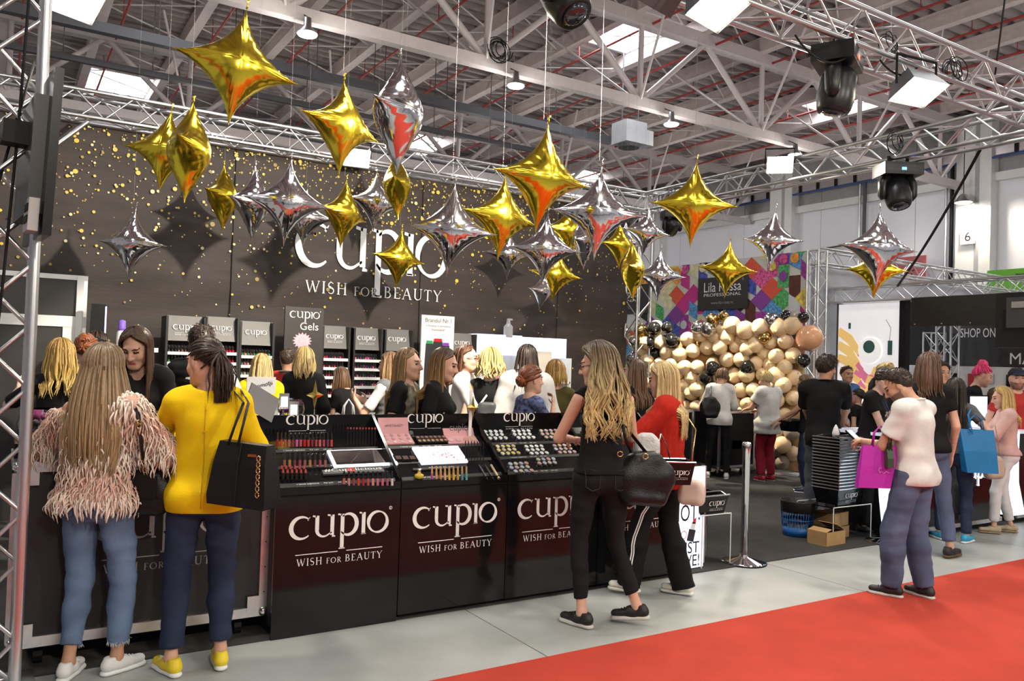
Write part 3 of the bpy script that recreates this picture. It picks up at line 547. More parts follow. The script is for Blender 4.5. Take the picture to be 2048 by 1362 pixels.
g = thing('lit_pillar_screen', 'narrow dark upright screen with bluish edge beside the cabin', 'screen', tuple(gy(195, 655, 8.4)*np.array((1, 1, 0)))); m = MB(); m.box(-.06, .06, -.03, .03, 0, 2.0); m.build('body', BLKMATT, g); m = MB(); m.box(.055, .068, -.034, -.02, 1.2, 1.98); m.build('edge_light', mat('blue_edge', (.5, .5, 1), .5, emit=(.45, .5, 1), es=2), g)
# ================================================================ front counters
r4 = random.Random(21)
YC = 4.52; CXS = [1.33, 2.095, 2.86, 3.625, 4.39]
labs = ['glossy black counter at the left, lip gloss testers on top', 'glossy black counter, second from left, palettes on top', 'glossy black counter, third from left, eyeshadow pots on top', 'glossy black counter right, behind the women with baskets']
TS = np.array([0, .46, .27])
def SL(x, t, h=0.0): return np.array([x, YC+.02, .83])+TS*t+np.array([0, -.506, .862])*h
def sl(u, v, h=0.0):
    r = ray(u, v); n = np.array([0, -.506, .862]); p0 = SL(0, 0, h); k = n@(p0-CAM)/(n@r); return CAM+r*k
for i in range(4):
    a, b = CXS[i]+.003, CXS[i+1]-.003; g = thing('tester_counter', labs[i], 'counter', ((a+b)/2, YC, 0), group='black tester counters'); hw = (b-a)/2
    m = MB(); m.box(-hw, hw, .012, .62, .07, .80); m.build('carcass', BLKMATT, g)
    m = MB(); m.box(-hw, hw, 0, .012, .035 if i else 0.0, .79); m.build('front_panel', BLACK, g)
    m = MB(); m.box(-hw+.03, hw-.03, .04, .6, 0, .07); m.build('plinth', BLKMATT, g)
    lg = logo(); cu = [(672, 1072), (907, 1070), (1108, 1066), (1282, 1060)][i]; pc = gy(*cu, YC); zc = pc[2]
    onplane(lg, (0.0 if i else .0, -.003, .545), (1, 0, 0), (0, 0, 1), .60).build('front_lettering', PRINTW, g)
    # sloped tester top
    T = MB(); T.add([(-hw, .02, .80), (hw, .02, .80), (hw, .02, .83), (-hw, .02, .83), (-hw, .48, .80), (hw, .48, .80), (hw, .48, 1.10), (-hw, .48, 1.10)], [(0, 1, 2, 3), (3, 2, 6, 7), (0, 3, 7, 4), (1, 5, 6, 2), (4, 7, 6, 5), (0, 4, 5, 1)])
    T.build('tester_slope', BLACK, g)
    m = MB(); m.box(-hw, hw, .0, .03, .80, .845); m.build('front_lip', BLACK, g)
    m = MB(); m.box(-hw+.004, hw-.004, .48, .50, 1.0, 1.215); m.build('header_panel', BLACK, g)
    for s in (-1, 1): m = MB(); m.add([(s*hw-.006, .02, .83), (s*hw+.006, .02, .83), (s*hw+.006, .48, 1.13), (s*hw-.006, .48, 1.13), (s*hw-.006, .02, .86), (s*hw+.006, .02, .86), (s*hw+.006, .48, 1.21), (s*hw-.006, .48, 1.21)], [(0, 3, 2, 1), (4, 5, 6, 7), (0, 1, 5, 4), (1, 2, 6, 5), (2, 3, 7, 6), (3, 0, 4, 7)]); m.build('side_cheek', BLACK, g)
    onplane(logo(), ((-.06, .0, 0, 0)[i], .476, 1.155), (1, 0, 0), (0, 0, 1), .27).build('header_lettering', PRINTW, g)
    for t in ((.04, .34, .64) if i < 3 else (.04,)):
        m = MB(); p, q = SL(0, t, .002), SL(0, t+.035, .006); m.add([(-hw+.02, p[1]-YC, p[2]), (hw-.02, p[1]-YC, p[2]), (hw-.02, q[1]-YC, q[2]+.004), (-hw+.02, q[1]-YC, q[2]+.004)], [(0, 1, 2, 3)]); m.build('tier_strip', mat('strip_dark', (.04, .04, .04), .3), g)
        pr_ = sans('Matte Lipstick    45 Lei    36 Lei', width=.3); n_ = np.array([0, .863, .507]); onplane(pr_, (-.1, p[1]-YC-.002, p[2]+.005), (1, 0, 0), n_).build('price_text', PRINTW, g)
n_ = np.array([0, -.506, .862]); td = TS/np.linalg.norm(TS)
GLM = {}
def cm(c_, gl=.2, **k): return mat('c_%d_%d_%d' % tuple(int(q*255) for q in c_)+('_%d' % int(gl*100)), c_, gl, **k)
def gloss_proto(col, capcol=(.012, .012, .013)):
    key = (col, capcol)
    if key not in GLM:
        m = MB(); m.tube([(0, 0, 0), (0, 0, .042)], .0085, 8); m.cm = 1; m.tube([(0, 0, .042), (0, 0, .085)], [.0075, .006], 8)
        o = m.build('lip_gloss', [cm(col, .1, coat=.6), cm(capcol, .2, coat=.5)], smooth=False); GLM[key] = o.data; bpy.data.objects.remove(o)
    return GLM[key]
def put(name, me, p, d, label, cat, group, roll=0.0):
    o = link(name, me); z = Vector(d).normalized(); x = Vector((1, 0, 0)); y = z.cross(x).normalized(); x = y.cross(z)
    o.matrix_world = Matrix(((x.x, y.x, z.x, p[0]), (x.y, y.y, z.y, p[1]), (x.z, y.z, z.z, p[2]), (0, 0, 0, 1))); return tag(o, label, cat, group)
up = (td*.55+n_*.8)
REDS = [(.30, .02, .02), (.42, .06, .05), (.36, .09, .07), (.42, .12, .09), (.22, .05, .05), (.60, .12, .35), (.45, .09, .12), (.50, .02, .02), (.45, .05, .04), (.22, .03, .06), (.38, .06, .05), (.5, .14, .12), (.35, .05, .08), (.14, .03, .09), (.5, .05, .04)]
for k in range(15):
    u = 555+k*7.7; p = sl(u, 893, .012); put('lip_gloss', gloss_proto(REDS[k]), p, up, 'lip gloss tube, %s from left in back row of the left tester' % ORD[k], 'lip gloss', 'lip glosses in the back row, left tester')
for k in range(10):
    u = 695+k*6.1; p = sl(u, 890, .012); m = MB(); m.tube([(0, 0, 0), (0, 0, .10)], .0045, 6); m.cm = 1; m.tube([(0, 0, .10), (0, 0, .112)], [.006, .004], 6); o = m.build('lip_pencil', [BLKMATT, cm(REDS[(k*2) % 15], .2)]); me = o.data; bpy.data.objects.remove(o); put('lip_pencil', me, p, up, 'black lip liner pencil, %s from left in the left tester' % ORD[k], 'lip pencil', 'lip pencils in the left tester')
for k in range(9):
    u = 569+k*10.2; p = sl(u, 934, .012); put('lip_gloss', gloss_proto([(.25, .12, .10), (.35, .20, .06), (.16, .05, .07), (.30, .06, .10)][k % 4], (.03, .03, .03)), p, up, 'dark lip gloss tube, %s from left in middle row of left tester' % ORD[k], 'lip gloss', 'lip glosses in the middle row, left tester')
m = MB(); m.tube([(0, 0, 0), (0, 0, .035)], .010, 8); m.cm = 1; m.tube([(0, 0, .035), (0, 0, .055)], [.008, .005], 8); o = m.build('lipstick', [BLKMATT, cm((.38, .05, .05), .3)]); lsm = o.data; bpy.data.objects.remove(o)
for j in range(2):
    for k in range(6): put('lipstick', lsm, sl(563+k*9+j*3, 950+j*8, .01), up, 'open red lipstick, %s from left, %s row of the left tester' % (ORD[k], ('upper', 'lower')[j]), 'lipstick', 'lipsticks in the left tester')
for k in range(11):
    u = 688+k*9.6; p = sl(u, 971, .012); put('lip_gloss', gloss_proto([(.38, .12, .11), (.42, .2, .2), (.2, .05, .05), (.45, .05, .03), (.3, .02, .03), (.42, .06, .06), (.5, .22, .22), (.45, .15, .2), (.5, .1, .14), (.3, .08, .12), (.6, .5, .5)][k]), p, up, 'lip gloss tube, %s from left in front row of left tester' % ORD[k], 'lip gloss', 'lip glosses in the front row, left tester')
def slopebox(name, u0, v0, u1, v1, h0, h1, m_, label=None, cat=None, parent=None):
    a, b = sl(u0, v1), sl(u1, v0); ta, tb = (a[1]-YC-.02)/.46, (b[1]-YC-.02)/.46; x0, x1 = a[0], b[0]
    m = MB(); vs = [SL(x, t, h) for h in (h0, h1) for x, t in ((x0, ta), (x1, ta), (x1, tb), (x0, tb))]; m.add(vs, [(0, 3, 2, 1), (4, 5, 6, 7), (0, 1, 5, 4), (1, 2, 6, 5), (2, 3, 7, 6), (3, 0, 4, 7)])
    o = m.build(name, m_, parent)
    if label: tag(o, label, cat)
    return (x0, x1, ta, tb)
LEDW = mat('led_white', (.9, .93, 1), .4, emit=(.9, .95, 1), es=2.2, amt=0)
g = thing('lit_mirror', 'small mirror with glowing edge lying on the left tester', 'mirror'); slopebox('glowing_frame', 668, 900, 778, 937, .004, .014, LEDW, parent=g); slopebox('glass', 672, 902, 773, 934, .012, .017, mat('mirror', (.8, .8, .8), .02, 1.0, amt=0), parent=g)
g = thing('hashtag_strip', 'grey strip lettered #Cupiolicious across the left tester', 'label strip'); q = slopebox('strip', 646, 939, 764, 953, .006, .018, mat('strip_grey', (.10, .10, .10), .4), parent=g)
tl = sans('#Cupi licious', width=(q[1]-q[0])*.94, height=.034); pm_ = SL((q[0]+q[1])/2, q[2]+.02, .0195); onplane(tl, pm_, (1, 0, 0), td).build('lettering', PRINTW, g)
m = MB(); stroke(m, arc(0, .016, .022, .013, 0, 360, 14), .012); onplane(m, SL(q[0]+(q[1]-q[0])*.46, q[2]+.02, .020), (1, 0, 0), td).build('printed_lips', cm((.6, .06, .03), .4), g)
slopebox('gloss_tray', 560, 897, 655, 902, 0, .008, mat('strip_grey', (.1, .1, .1), .4), 'low dark tray strip between gloss rows, left tester', 'tray')
# --- second tester
PK = cm((.62, .30, .32), .4)
def palette(label, u0, v0, u1, v1, lidv, body, pans, text=None, lidm=None):
    g = thing('makeup_palette', label, 'palette'); x0, x1, ta, tb = slopebox('base', u0, v0, u1, v1, .004, .016, body, parent=g); P1 = SL(x0, tb, .014); hl = gy((u0+u1)/2, lidv, P1[1])[2]-P1[2]
    lid = MB(); Y = P1[1]; Z = P1[2]; lid.obox(((x0+x1)/2, Y+.02, Z+hl/2), ((x1-x0)/2, 0, 0), (0, .004, 0), (0, .014, hl/2)); lid.build('lid', lidm or body, g)
    if text: onplane(sans(text, width=(x1-x0)*.62), ((x0+x1)/2, Y+.006, Z+hl*.45), (1, 0, 0), (0, .25, .97)).build('lid_lettering', DARK, g)
    nx_, ny_ = pans[0]
    for i in range(nx_):
        for j in range(ny_):
            c_ = SL(x0+(x1-x0)*(i+.5)/nx_, ta+(tb-ta)*(j+.5)/ny_, .017); r = .36*min((x1-x0)/nx_, (tb-ta)*.53/ny_); m = MB(); m.tube([c_, c_+n_*.002], r, 10); m.build('pan', cm(pans[1][(i*ny_+j) % len(pans[1])], .5), g)
NUD = [(.62, .42, .36), (.55, .30, .25), (.45, .22, .17), (.66, .50, .44), (.5, .24, .22), (.35, .2, .18)]
palette('open pink palette lettered INSTALADY on the second tester', 768, 871, 817, 892, 836, PK, ((4, 3), NUD), '#INSTALADY')
palette('open dark palette with brown shades on the second tester', 836, 874, 888, 889, 858, BLKMATT, ((7, 2), [(.4, .2, .1), (.3, .13, .08), (.5, .3, .16), (.22, .1, .07)]), None, BLACK)
palette('open pink palette at right of the dark one on second tester', 897, 875, 948, 891, 857, PK, ((4, 1), [(.6, .4, .36), (.5, .32, .32), (.5, .26, .2), (.58, .42, .3)]), 'cupio')
g = thing('lit_picture_panel', 'glowing white panel with pink splash on the second tester', 'light panel'); q = slopebox('light_panel', 842, 896, 914, 932, .006, .02, mat('panel_glow', (.9, .9, .93), .4, emit=(.92, .93, 1), es=.7, amt=0), parent=g)
m = MB(); r5 = random.Random(4)
for k in range(26):
    x, y = r5.gauss(0, .035), r5.gauss(0, .02); a = r5.uniform(0, 6.28); r = r5.uniform(.006, .022); stroke(m, [(x, y), (x+r*math.cos(a), y+r*math.sin(a)), (x+1.6*r*math.cos(a+.5), y+1.6*r*math.sin(a+.5))], [.001, .009, .001])
onplane(m, SL((q[0]+q[1])/2+.03, (q[2]+q[3])/2-.03, .0215), (1, 0, 0), td).build('printed_splash', cm((.62, .22, .34), .5), g)
for k in range(3):
    g = thing('compact_powder', ['black square compact leftmost of three on second tester', 'black square compact in the middle of three on second tester', 'black square compact rightmost of three on second tester'][k], 'compact'); slopebox('base', 790+k*14, 914, 801+k*14, 926, .004, .018, BLACK, parent=g); slopebox('lid_window', 792+k*14, 916, 799+k*14, 923, .018, .019, cm((.10, .06, .05), .2), parent=g)
for k in range(7):
    p = sl(931+k*6, 921, .012); m = MB(); m.tube([(0, 0, 0), (0, 0, .115)], .003, 6); m.cm = 1; m.tube([(0, 0, .115), (0, 0, .13)], [.004, .002], 6); o = m.build('eye_pencil', [BLKMATT, BLKMATT]); me = o.data; bpy.data.objects.remove(o); put('eye_pencil', me, p, up, 'thin black eye pencil, %s from left in the second tester' % ORD[k], 'pencil', 'eye pencils in the second tester')
g = thing('glam_strip', 'dark strip lettered MAGIC GLAM on the second tester', 'label strip'); q = slopebox('strip', 826, 935, 918, 943, .004, .012, mat('strip_dark', (.04, .04, .04), .3), parent=g); onplane(sans('M A G I C   G L A M', width=.17, height=.014), SL((q[0]+q[1])/2+.03, q[2]+.01, .0135), (1, 0, 0), td).build('lettering', PRINTW, g)
GC = [(.30, .08, .20), (.50, .30, .12), (.55, .20, .08), (.62, .35, .22), (.60, .38, .06), (.58, .40, .03), (.45, .32, .05), (.10, .25, .35), (.10, .35, .30)]
for k in range(9): put('glitter_gloss', gloss_proto(GC[k], (.45, .30, .12)), sl(864+k*8.6, 960, .012), up, 'glitter gloss tube, %s from left in front row of second tester' % ORD[k], 'gloss', 'glitter glosses in the second tester')
g = thing('perfume_flask', 'small yellow glass flask at front of second tester', 'flask', tuple(sl(838, 957, .004))); m = MB(); m.lathe([(.026, 0), (.03, .012), (.028, .026), (.010, .034), (.010, .044)], 16); m.build('flask_body', cm((.5, .38, .03), .05, coat=1), g, True); m = MB(); m.lathe([(.012, .044), (.013, .058), (.006, .062)], 12); m.build('stopper', CHROME, g, True)
for k, (u, c_, l) in enumerate(((966, (.05, .05, .05), 'black pencil, left of three lying on the second tester'), (978, (.02, .02, .02), 'black pencil in the middle of three lying on the second tester'), (990, (.55, .38, .20), 'tan wooden pencil lying at right on the second tester'))):
    a, b = sl(u-8, 930, .012), sl(u+8, 957, .012); m = MB(); m.tube([a, b], .005 if k < 2 else .008, 8); m.cm = 1; m.tube([b, b+(b-a)*.12], [.004, .001], 8); tag(m.build('makeup_pencil', [cm(c_, .3), BLKMATT]), l, 'pencil')
# --- third tester: eyeshadow pots
potm = {}
def pot(c_):
    if c_ not in potm:
        m = MB(); m.lathe([(.017, 0), (.018, .003), (.018, .012), (.0155, .014)], 14); m.cm = 1; m.lathe([(.0145, .0135), (.0143, .0148), (.001, .0149)], 14); o = m.build('eyeshadow_pot', [mat('pot_rim', (.35, .35, .36), .2, .6), cm(c_, .35)]); potm[c_] = o.data; bpy.data.objects.remove(o)
    return potm[c_]
WH = [(.72, .74, .70), (.68, .72, .72), (.75, .75, .70), (.6, .62, .6)]; GO = [(.62, .55, .22), (.66, .56, .12), (.58, .42, .2), (.68, .62, .3)]; PI = [(.62, .40, .42), (.6, .35, .36), (.64, .5, .25), (.66, .52, .5)]; MU = [(.34, .34, .5), (.52, .26, .22), (.32, .42, .5), (.48, .48, .3)]
for gi, (u, v, pal, nm) in enumerate(((990, 872, WH, 'silvery'), (1046, 871, WH, 'white'), (1101, 870, PI, 'rosy'), (1015, 902, GO, 'golden'), (1072, 902, WH, 'pale'), (1128, 900, PI, 'pinkish'), (1041, 937, MU, 'multicoloured'), (1096, 928, MU, 'bluish'))):
    c0 = sl(u, v); t0 = (c0[1]-YC-.02)/.46
    for i in range(4):
        for j in range(3 if gi != 7 else 2):
            x = c0[0]+(i-1.5)*.043-(.012 if j == 1 else 0); p = SL(x, t0+(1-j)*.075, .001)
            put('eyeshadow_pot', pot(pal[(i+j*2+gi) % 4]), p, n_, 'round %s eyeshadow pot, %s from left in %s row of its group' % (nm, ORD[i], ORD[j]), 'pot', 'round %s eyeshadow pots on the third tester' % nm)
for gi, u in enumerate((4.0, 4.2)):
    for i in range(4):
        for j in range(3): put('eyeshadow_pot', pot(PI[(i+j) % 4]), SL(u+(i-1.5)*.043, .75-j*.075, .001), n_, 'round pot, %s from left, %s row, %s group on rightmost tester' % (ORD[i], ORD[j], ('left', 'right')[gi]), 'pot', 'round pots on the rightmost tester')
# ================================================================ flight case counter at the left
g = thing('flight_case', 'black flight case counter with aluminium edges at the left', 'flight case', (0, 0, 0)); X0, X1, Y0, Y1, Z0, Z1 = .10, 1.315, 4.63, 5.22, .14, 1.0
m = MB(); m.box(X0+.01, X1-.01, Y0+.01, Y1-.01, Z0+.01, Z1-.01); m.build('case_body', mat('case_black', (.02, .02, .021), .4, bump=.2, bs=200), g)
for a, b in (((X0, Y0, Z0), (X1, Y0, Z0)), ((X0, Y0, Z1), (X1, Y0, Z1)), ((X0, Y0, Z0), (X0, Y0, Z1)), ((X1, Y0, Z0), (X1, Y0, Z1)), ((X0, Y1, Z1), (X1, Y1, Z1)), ((X0, Y0, Z1), (X0, Y1, Z1)), ((X1, Y0, Z1), (X1, Y1, Z1))):
    m = MB(); lo = np.minimum(a, b)-.006; hi = np.maximum(a, b)+.006; ext = np.array([.02 if abs(a[i]-b[i]) < .01 else 0 for i in range(3)]); m.box(lo[0]-ext[0], hi[0]+ext[0], lo[1]-.002, hi[1]+.02, lo[2]-ext[2], hi[2]+ext[2]); m.build('edge_trim', ALU, g)
for x in (X0, X1):
    for z in (Z0, Z1):
        m = MB(); bm = [(x, Y0-.012, z)]; m.lathe([(.003, -.03), (.022, -.02), (.03, 0), (.022, .02), (.003, .03)], 12, (x, Y0-.005, z)); m.build('ball_corner', CHROME, g, True)
        m = MB(); sx, sz = (1 if x == X0 else -1), (1 if z == Z0 else -1); m.box(min(x, x+sx*.09), max(x, x+sx*.09), Y0-.012, Y0-.004, min(z, z+sz*.09), max(z, z+sz*.09)); m.build('corner_plate', ALU, g)
for k in range(5):
    for x in (X0, X1): m = MB(); m.lathe([(.006, 0), (.004, .003)], 8); m.xf(lambda p: (p[0]+x, Y0-.009-p[2], p[1]+.25+k*.14)); m.build('rivet', CHROME, g)
m = MB(); m.box(X0+.03, X1-.03, Y0+.05, Y1-.05, .09, Z0); m.build('caster_board', BLKMATT, g)
for x in (X0+.12, X1-.12):
    for y in (Y0+.1, Y1-.1): m = MB(); m.tube([(x-.02, y, .05), (x+.02, y, .05)], .05, 14); m.build('caster', BLKMATT, g)
onplane(logo(), ((X0+X1)/2+.06, Y0+.0085, .60), (1, 0, 0), (0, 0, 1), .66).build('front_lettering', mat('grey_print', (.38, .37, .36), .5), g)
# things on the flight case
BR = [(.55, .03, .22), (.03, .03, .03), (.70, .55, .58), (.62, .10, .33), (.6, .6, .62)]
def clear_bowl(name, label, c, r, n, seed, balls='makeup_sponge', bl='small makeup item inside the clear bowl', grp=''):
    g = thing(name, label, 'bowl', tuple(c)); m = MB(); m.lathe([(r*.6, 0), (r*.92, r*.3), (r, r*.7), (r*.9, r*1.1), (r*.72, r*1.35), (r*.70, r*1.34), (r*.87, r*1.09), (r*.96, r*.7), (r*.88, r*.3), (r*.55, .01)], 24); m.build('glass', ACRYL, g, True)
    q = random.Random(seed)
    for k in range(n):
        a = q.uniform(0, 6.28); rr = r*.72*math.sqrt(q.random()); z = r*(.12+1.0*k/n); m = MB(); s = r*.15*q.uniform(.8, 1.3); m.lathe([(s*.3, -s), (s*.9, -s*.5), (s, .1*s), (s*.6, s*.8), (s*.15, s*1.1)], 9)
        o = m.build(balls, cm(BR[q.randrange(5)], .2, coat=.4), smooth=True, loc=tuple(np.array(c)+(rr*math.cos(a), rr*math.sin(a), z))); o.rotation_euler = (q.random()*3, q.random()*3, 0); tag(o, bl, 'makeup item', grp)
bx = gy(88, 850, 4.9); m = MB(); m.box(bx[0]-.13, bx[0]+.13, 4.78, 5.04, 1.01, 1.10); tag(m.build('display_box', BLACK), 'black display box under the clear bowl at left', 'box')
clear_bowl('clear_bowl', 'clear round bowl full of pink and black sponges at left', (bx[0], 4.91, 1.10), .125, 34, 1, bl='pink, black or white sponge in the left clear bowl', grp='sponges in the left clear bowl')
g = thing('brush_case', 'open black brush case with makeup brushes between the two women', 'brush case', (gy(305, 800, 4.95)[0], 4.95, 1.01)); m = MB(); m.obox((0, .05, .10), (.17, 0, 0), (0, .04, .10), (0, .012, -.005)); m.obox((0, 0, .01), (.17, 0, 0), (0, .1, 0), (0, 0, .01)); m.build('case_body', BLKMATT, g)
m = MB(); m.tube([(-.17, .10, .215), (.14, .10, .215)], .022, 10); m.build('rolled_flap', BLACK, g, True)
for k in range(7):
    x = -.13+k*.038; o = thing('makeup_brush', 'makeup brush, %s from left in the open black case' % ORD[k], 'brush', tuple(np.array((gy(305, 800, 4.95)[0], 4.95, 1.01))+(x, -.01, .03)), group='brushes in the case')
    for nm, a, b, r_, m_ in (('handle', 0, .06, .004, BLKMATT), ('ferrule', .06, .10, .005, CHROME), ('bristles', .10, .13, .007, cm((.5, .35, .25), .7))): m = MB(); m.tube([(0, a*.45, a*.9), (0, b*.45, b*.9)], r_, 8); m.build(nm, m_, o, True)
# inner table behind the testers with giveaways
g = thing('inner_table', 'black table behind the left tester holding small products', 'table', (0, 0, 0)); m = MB(); m.box(1.45, 3.0, 5.75, 6.35, .97, 1.0); m.build('table_top', BLACK, g)
for x in (1.5, 2.95):
    for y in (5.8, 6.3): bar('leg', (x, y, 0), (x, y, .97), .025, BLKMATT, g)
m = MB(); m.box(1.47, 2.98, 5.77, 5.79, .1, .97); m.build('modesty_panel', BLKMATT, g)
cb = gy(585, 795, 6.1); g = thing('lit_pedestal', 'glowing white pedestal under the middle clear bowl', 'pedestal', (cb[0], 6.1, 1.0)); m = MB(); m.box(-.13, .13, -.1, .1, .0, .10); m.build('pedestal_body', mat('soft_glow', (.8, .85, 1), .3, emit=(.7, .8, 1), es=1.0), g)
clear_bowl('clear_bowl', 'clear round bowl of pink and dark sweets on glowing pedestal', (cb[0]-.02, 6.1, 1.10), .115, 30, 2, 'wrapped_sweet', 'small pink or dark sweet in the middle clear bowl', 'sweets in the middle bowl')
for k, (u, v) in enumerate(((549, 822), (568, 802), (587, 818))):
    p = gy(u, v, 5.9-.03*k); g = thing('card_holder', ['white framed card holder leftmost behind the left tester', 'white framed card holder, the highest of three', 'white framed card holder beside the row of small bottles'][k], 'card holder', tuple(p)); m = MB(); m.obox((0, 0, 0), (.035, 0, 0), (0, .008, 0), (.006, .02, .055)); m.build('frame', CHROME, g); m = MB(); m.obox((0, -.009, 0), (.025, 0, 0), (0, .001, 0), (.005, .018, .042)); m.build('card', WHITE, g); bar('stem', (0, .01, -.05), (0, .01, 1.0-p[2]), .005, CHROME, g)
for k in range(9):
    p = gy(592+k*8, 830, 5.85); m = MB(); m.lathe([(.012, 0), (.013, .005), (.013, .05), (.007, .055)], 10); m.cm = 1; m.lathe([(.008, .055), (.008, .085), (.004, .088)], 10); tag(m.build('oil_bottle', [cm([(.28, .09, .03), (.06, .03, .02), (.35, .18, .08)][k % 3], .1, coat=.5), CAPM], smooth=True, loc=(p[0], 5.85, 1.0)), 'small amber bottle, %s from left in row behind left tester' % ORD[k], 'bottle', 'amber bottles behind the left tester')
for k, (u, wd, h, c_) in enumerate(((668, .035, .09, (.8, .8, .8)), (680, .04, .085, (.7, .2, .15)), (690, .03, .08, (.82, .8, .8)))):
    p = gy(u, 832, 5.9); m = MB(); m.box(-wd, wd, -.03, .03, 0, h*.7); m.cm = 1; m.box(-wd, wd, -.03, .03, h*.7, h); tag(m.build('product_box', [WHITE, cm(c_, .4)], loc=(p[0], 5.9, 1.0)), ['white product box left in the trio behind the left tester', 'white product box with red lid behind the left tester', 'white product box right in the trio behind the left tester'][k], 'box')
p = gy(700, 815, 6.2); m = MB(); m.box(-.09, .09, -.1, .1, 0, .04); tag(m.build('red_tray', cm((.6, .02, .02), .4), loc=(p[0], 6.2, 1.0)), 'flat red tray behind the black carrier bag', 'tray')
def carrier(label, c, hw, h, m_, txt=None, lean=0.0, dep=.06, rz=0.0, pm=None, name='carrier_bag'):
    g = thing(name, label, 'bag', tuple(c), rz); m = MB(); vs = []
    for z, k, b in ((0, .92, 1), (h*.5, .97, .9), (h, 1.0, .45)): vs += [(-hw*k+lean*z, -dep*b, z), (hw*k+lean*z, -dep*b, z), (hw*k+lean*z, dep*b, z), (-hw*k+lean*z, dep*b, z)]
    fs = [(0, 3, 2, 1)]+[(4*l+i, 4*l+(i+1) % 4, 4*l+4+(i+1) % 4, 4*l+4+i) for l in range(2) for i in range(4)]; m.add(vs, fs); m.build('bag_body', m_, g)
    for s in (-1, 1): m = MB(); m.tube([(-hw*.45+lean*h, s*dep*.45, h-.01), (-hw*.35+lean*h, s*dep*.2, h+.09), (0+lean*h, 0, h+.14), (hw*.35+lean*h, s*dep*.2, h+.09), (hw*.45+lean*h, s*dep*.45, h-.01)], .005, 6); m.build('handle', pm or m_, g, True)
    if txt: onplane(logo(txt == 1, True), (lean*h*.5, -dep-.002, h*.52), (1, 0, 0), (0, 0, 1), hw*1.45).build('lettering', PRINTW, g)
    return g
p = gy(731, 838, 5.6); carrier('black carrier bag lettered cupio standing behind the left tester', (p[0], 5.95, 1.0), .10, .12, BLKMATT, 1, pm=PRINTW)
g = thing('star_stand', 'small gold star ornament standing on the inner table', 'ornament', tuple(gy(630, 790, 6.15))); m = MB(); pts = [(.07*(1 if k % 2 == 0 else .35)*math.sin(6.283*k/8), 0, .12*(1 if k % 2 == 0 else .3)*math.cos(6.283*k/8)) for k in range(8)]; m.add(pts+[(0, -.03, 0), (0, .03, 0)], [(i, (i+1) % 8, 8) for i in range(8)]+[((i+1) % 8, i, 9) for i in range(8)]); m.build('star', mat('ornament_gold', (.5, .36, .08), .25, 1), g); bar('stick', (0, 0, -.11), (0, 0, 1.0-gy(630, 790, 6.15)[2]), .004, ALU, g)
g = thing('promotion_flag', 'grey and yellow sign lettered Promotii left of middle bowl', 'sign', tuple(gy(525, 772, 6.3))); m = MB(); m.box(-.12, .1, -.005, .005, -.06, .07); m.build('board', mat('flag_grey', (.35, .35, .36), .5), g); onplane(sans('Promoţii', width=.16), (0, -.008, -.015), (.97, 0, .22), (-.2, 0, .97)).build('lettering', BLKMATT, g); bar('post', (0, .01, -.06), (0, .01, 1.0-gy(525, 772, 6.3)[2]), .008, BLKMATT, g)
# ================================================================ objects right of the counter
g = thing('hot_sign', 'glowing white sign reading HOT! MUST HAVE! beside the counters', 'sign', (4.42, 4.63, 0)); zt = .80; hw = .185
SG = mat('sign_glow', (.85, .88, 1), .4, emit=(.80, .86, 1), es=.95, amt=0)
m = MB(); m.box(-.03, hw*2-.0, 0, .05, .012, zt); m.build('light_panel', SG, g); m = MB(); m.box(-.035, hw*2+.006, -.006, .056, 0, .012); m.build('foot', BLKMATT, g); m = MB(); m.box(hw*2, hw*2+.012, -.003, .053, .04, zt+.01); m.build('edge_frame', ALU, g)
sx = hw-.015
for t_, z, h, wd in (('HOT!', .385, .13, .30), ('MUST', .130, .09, .30), ('HAVE!', .028, .09, .31)): onplane(sans(t_, width=wd, height=h), (sx, -.003, z), (1, 0, 0), (0, 0, 1)).build('lettering', BLKMATT, g)
m = MB(); m.cm = 0; m.obox((sx+.06, -.004, .27), (.035, 0, -.008), (0, .001, 0), (.012, 0, .045)); m.cm = 1; m.obox((sx+.078, -.004, .34), (.022, 0, -.005), (0, .001, 0), (.007, 0, .03)); m.cm = 2; m.poly([(sx+.066, -.005, .362), (sx+.104, -.005, .357), (sx+.112, -.005, .41), (sx+.078, -.005, .388)])
for a in (-.08, -.02): stroke_mb = MB(); stroke(stroke_mb, arc(sx+a, .28, .03, .03, 0, 360, 12), .006); m.add([(x, -.004, y) for x, y, _ in stroke_mb.v], stroke_mb.f)
m.build('printed_lipstick', [cm((.02, .02, .03), .4), cm((.7, .7, .72), .4), cm((.6, .03, .08), .4)], g); m = MB(); m.cm = 2
for a in (-.10, .02, .10): m.poly([(sx+a, -.004, .55), (sx+a+.035, -.004, .59), (sx+a+.025, -.004, .625), (sx+a, -.004, .61), (sx+a-.025, -.004, .625), (sx+a-.035, -.004, .59)])
m.cm = 0; m.obox((sx-.035, -.005, .58), (.018, 0, 0), (0, .001, 0), (.004, 0, .035)); m.build('printed_hearts', [cm((.02, .02, .03), .4), cm((.7, .7, .72), .4), cm((.6, .03, .08), .4)], g)
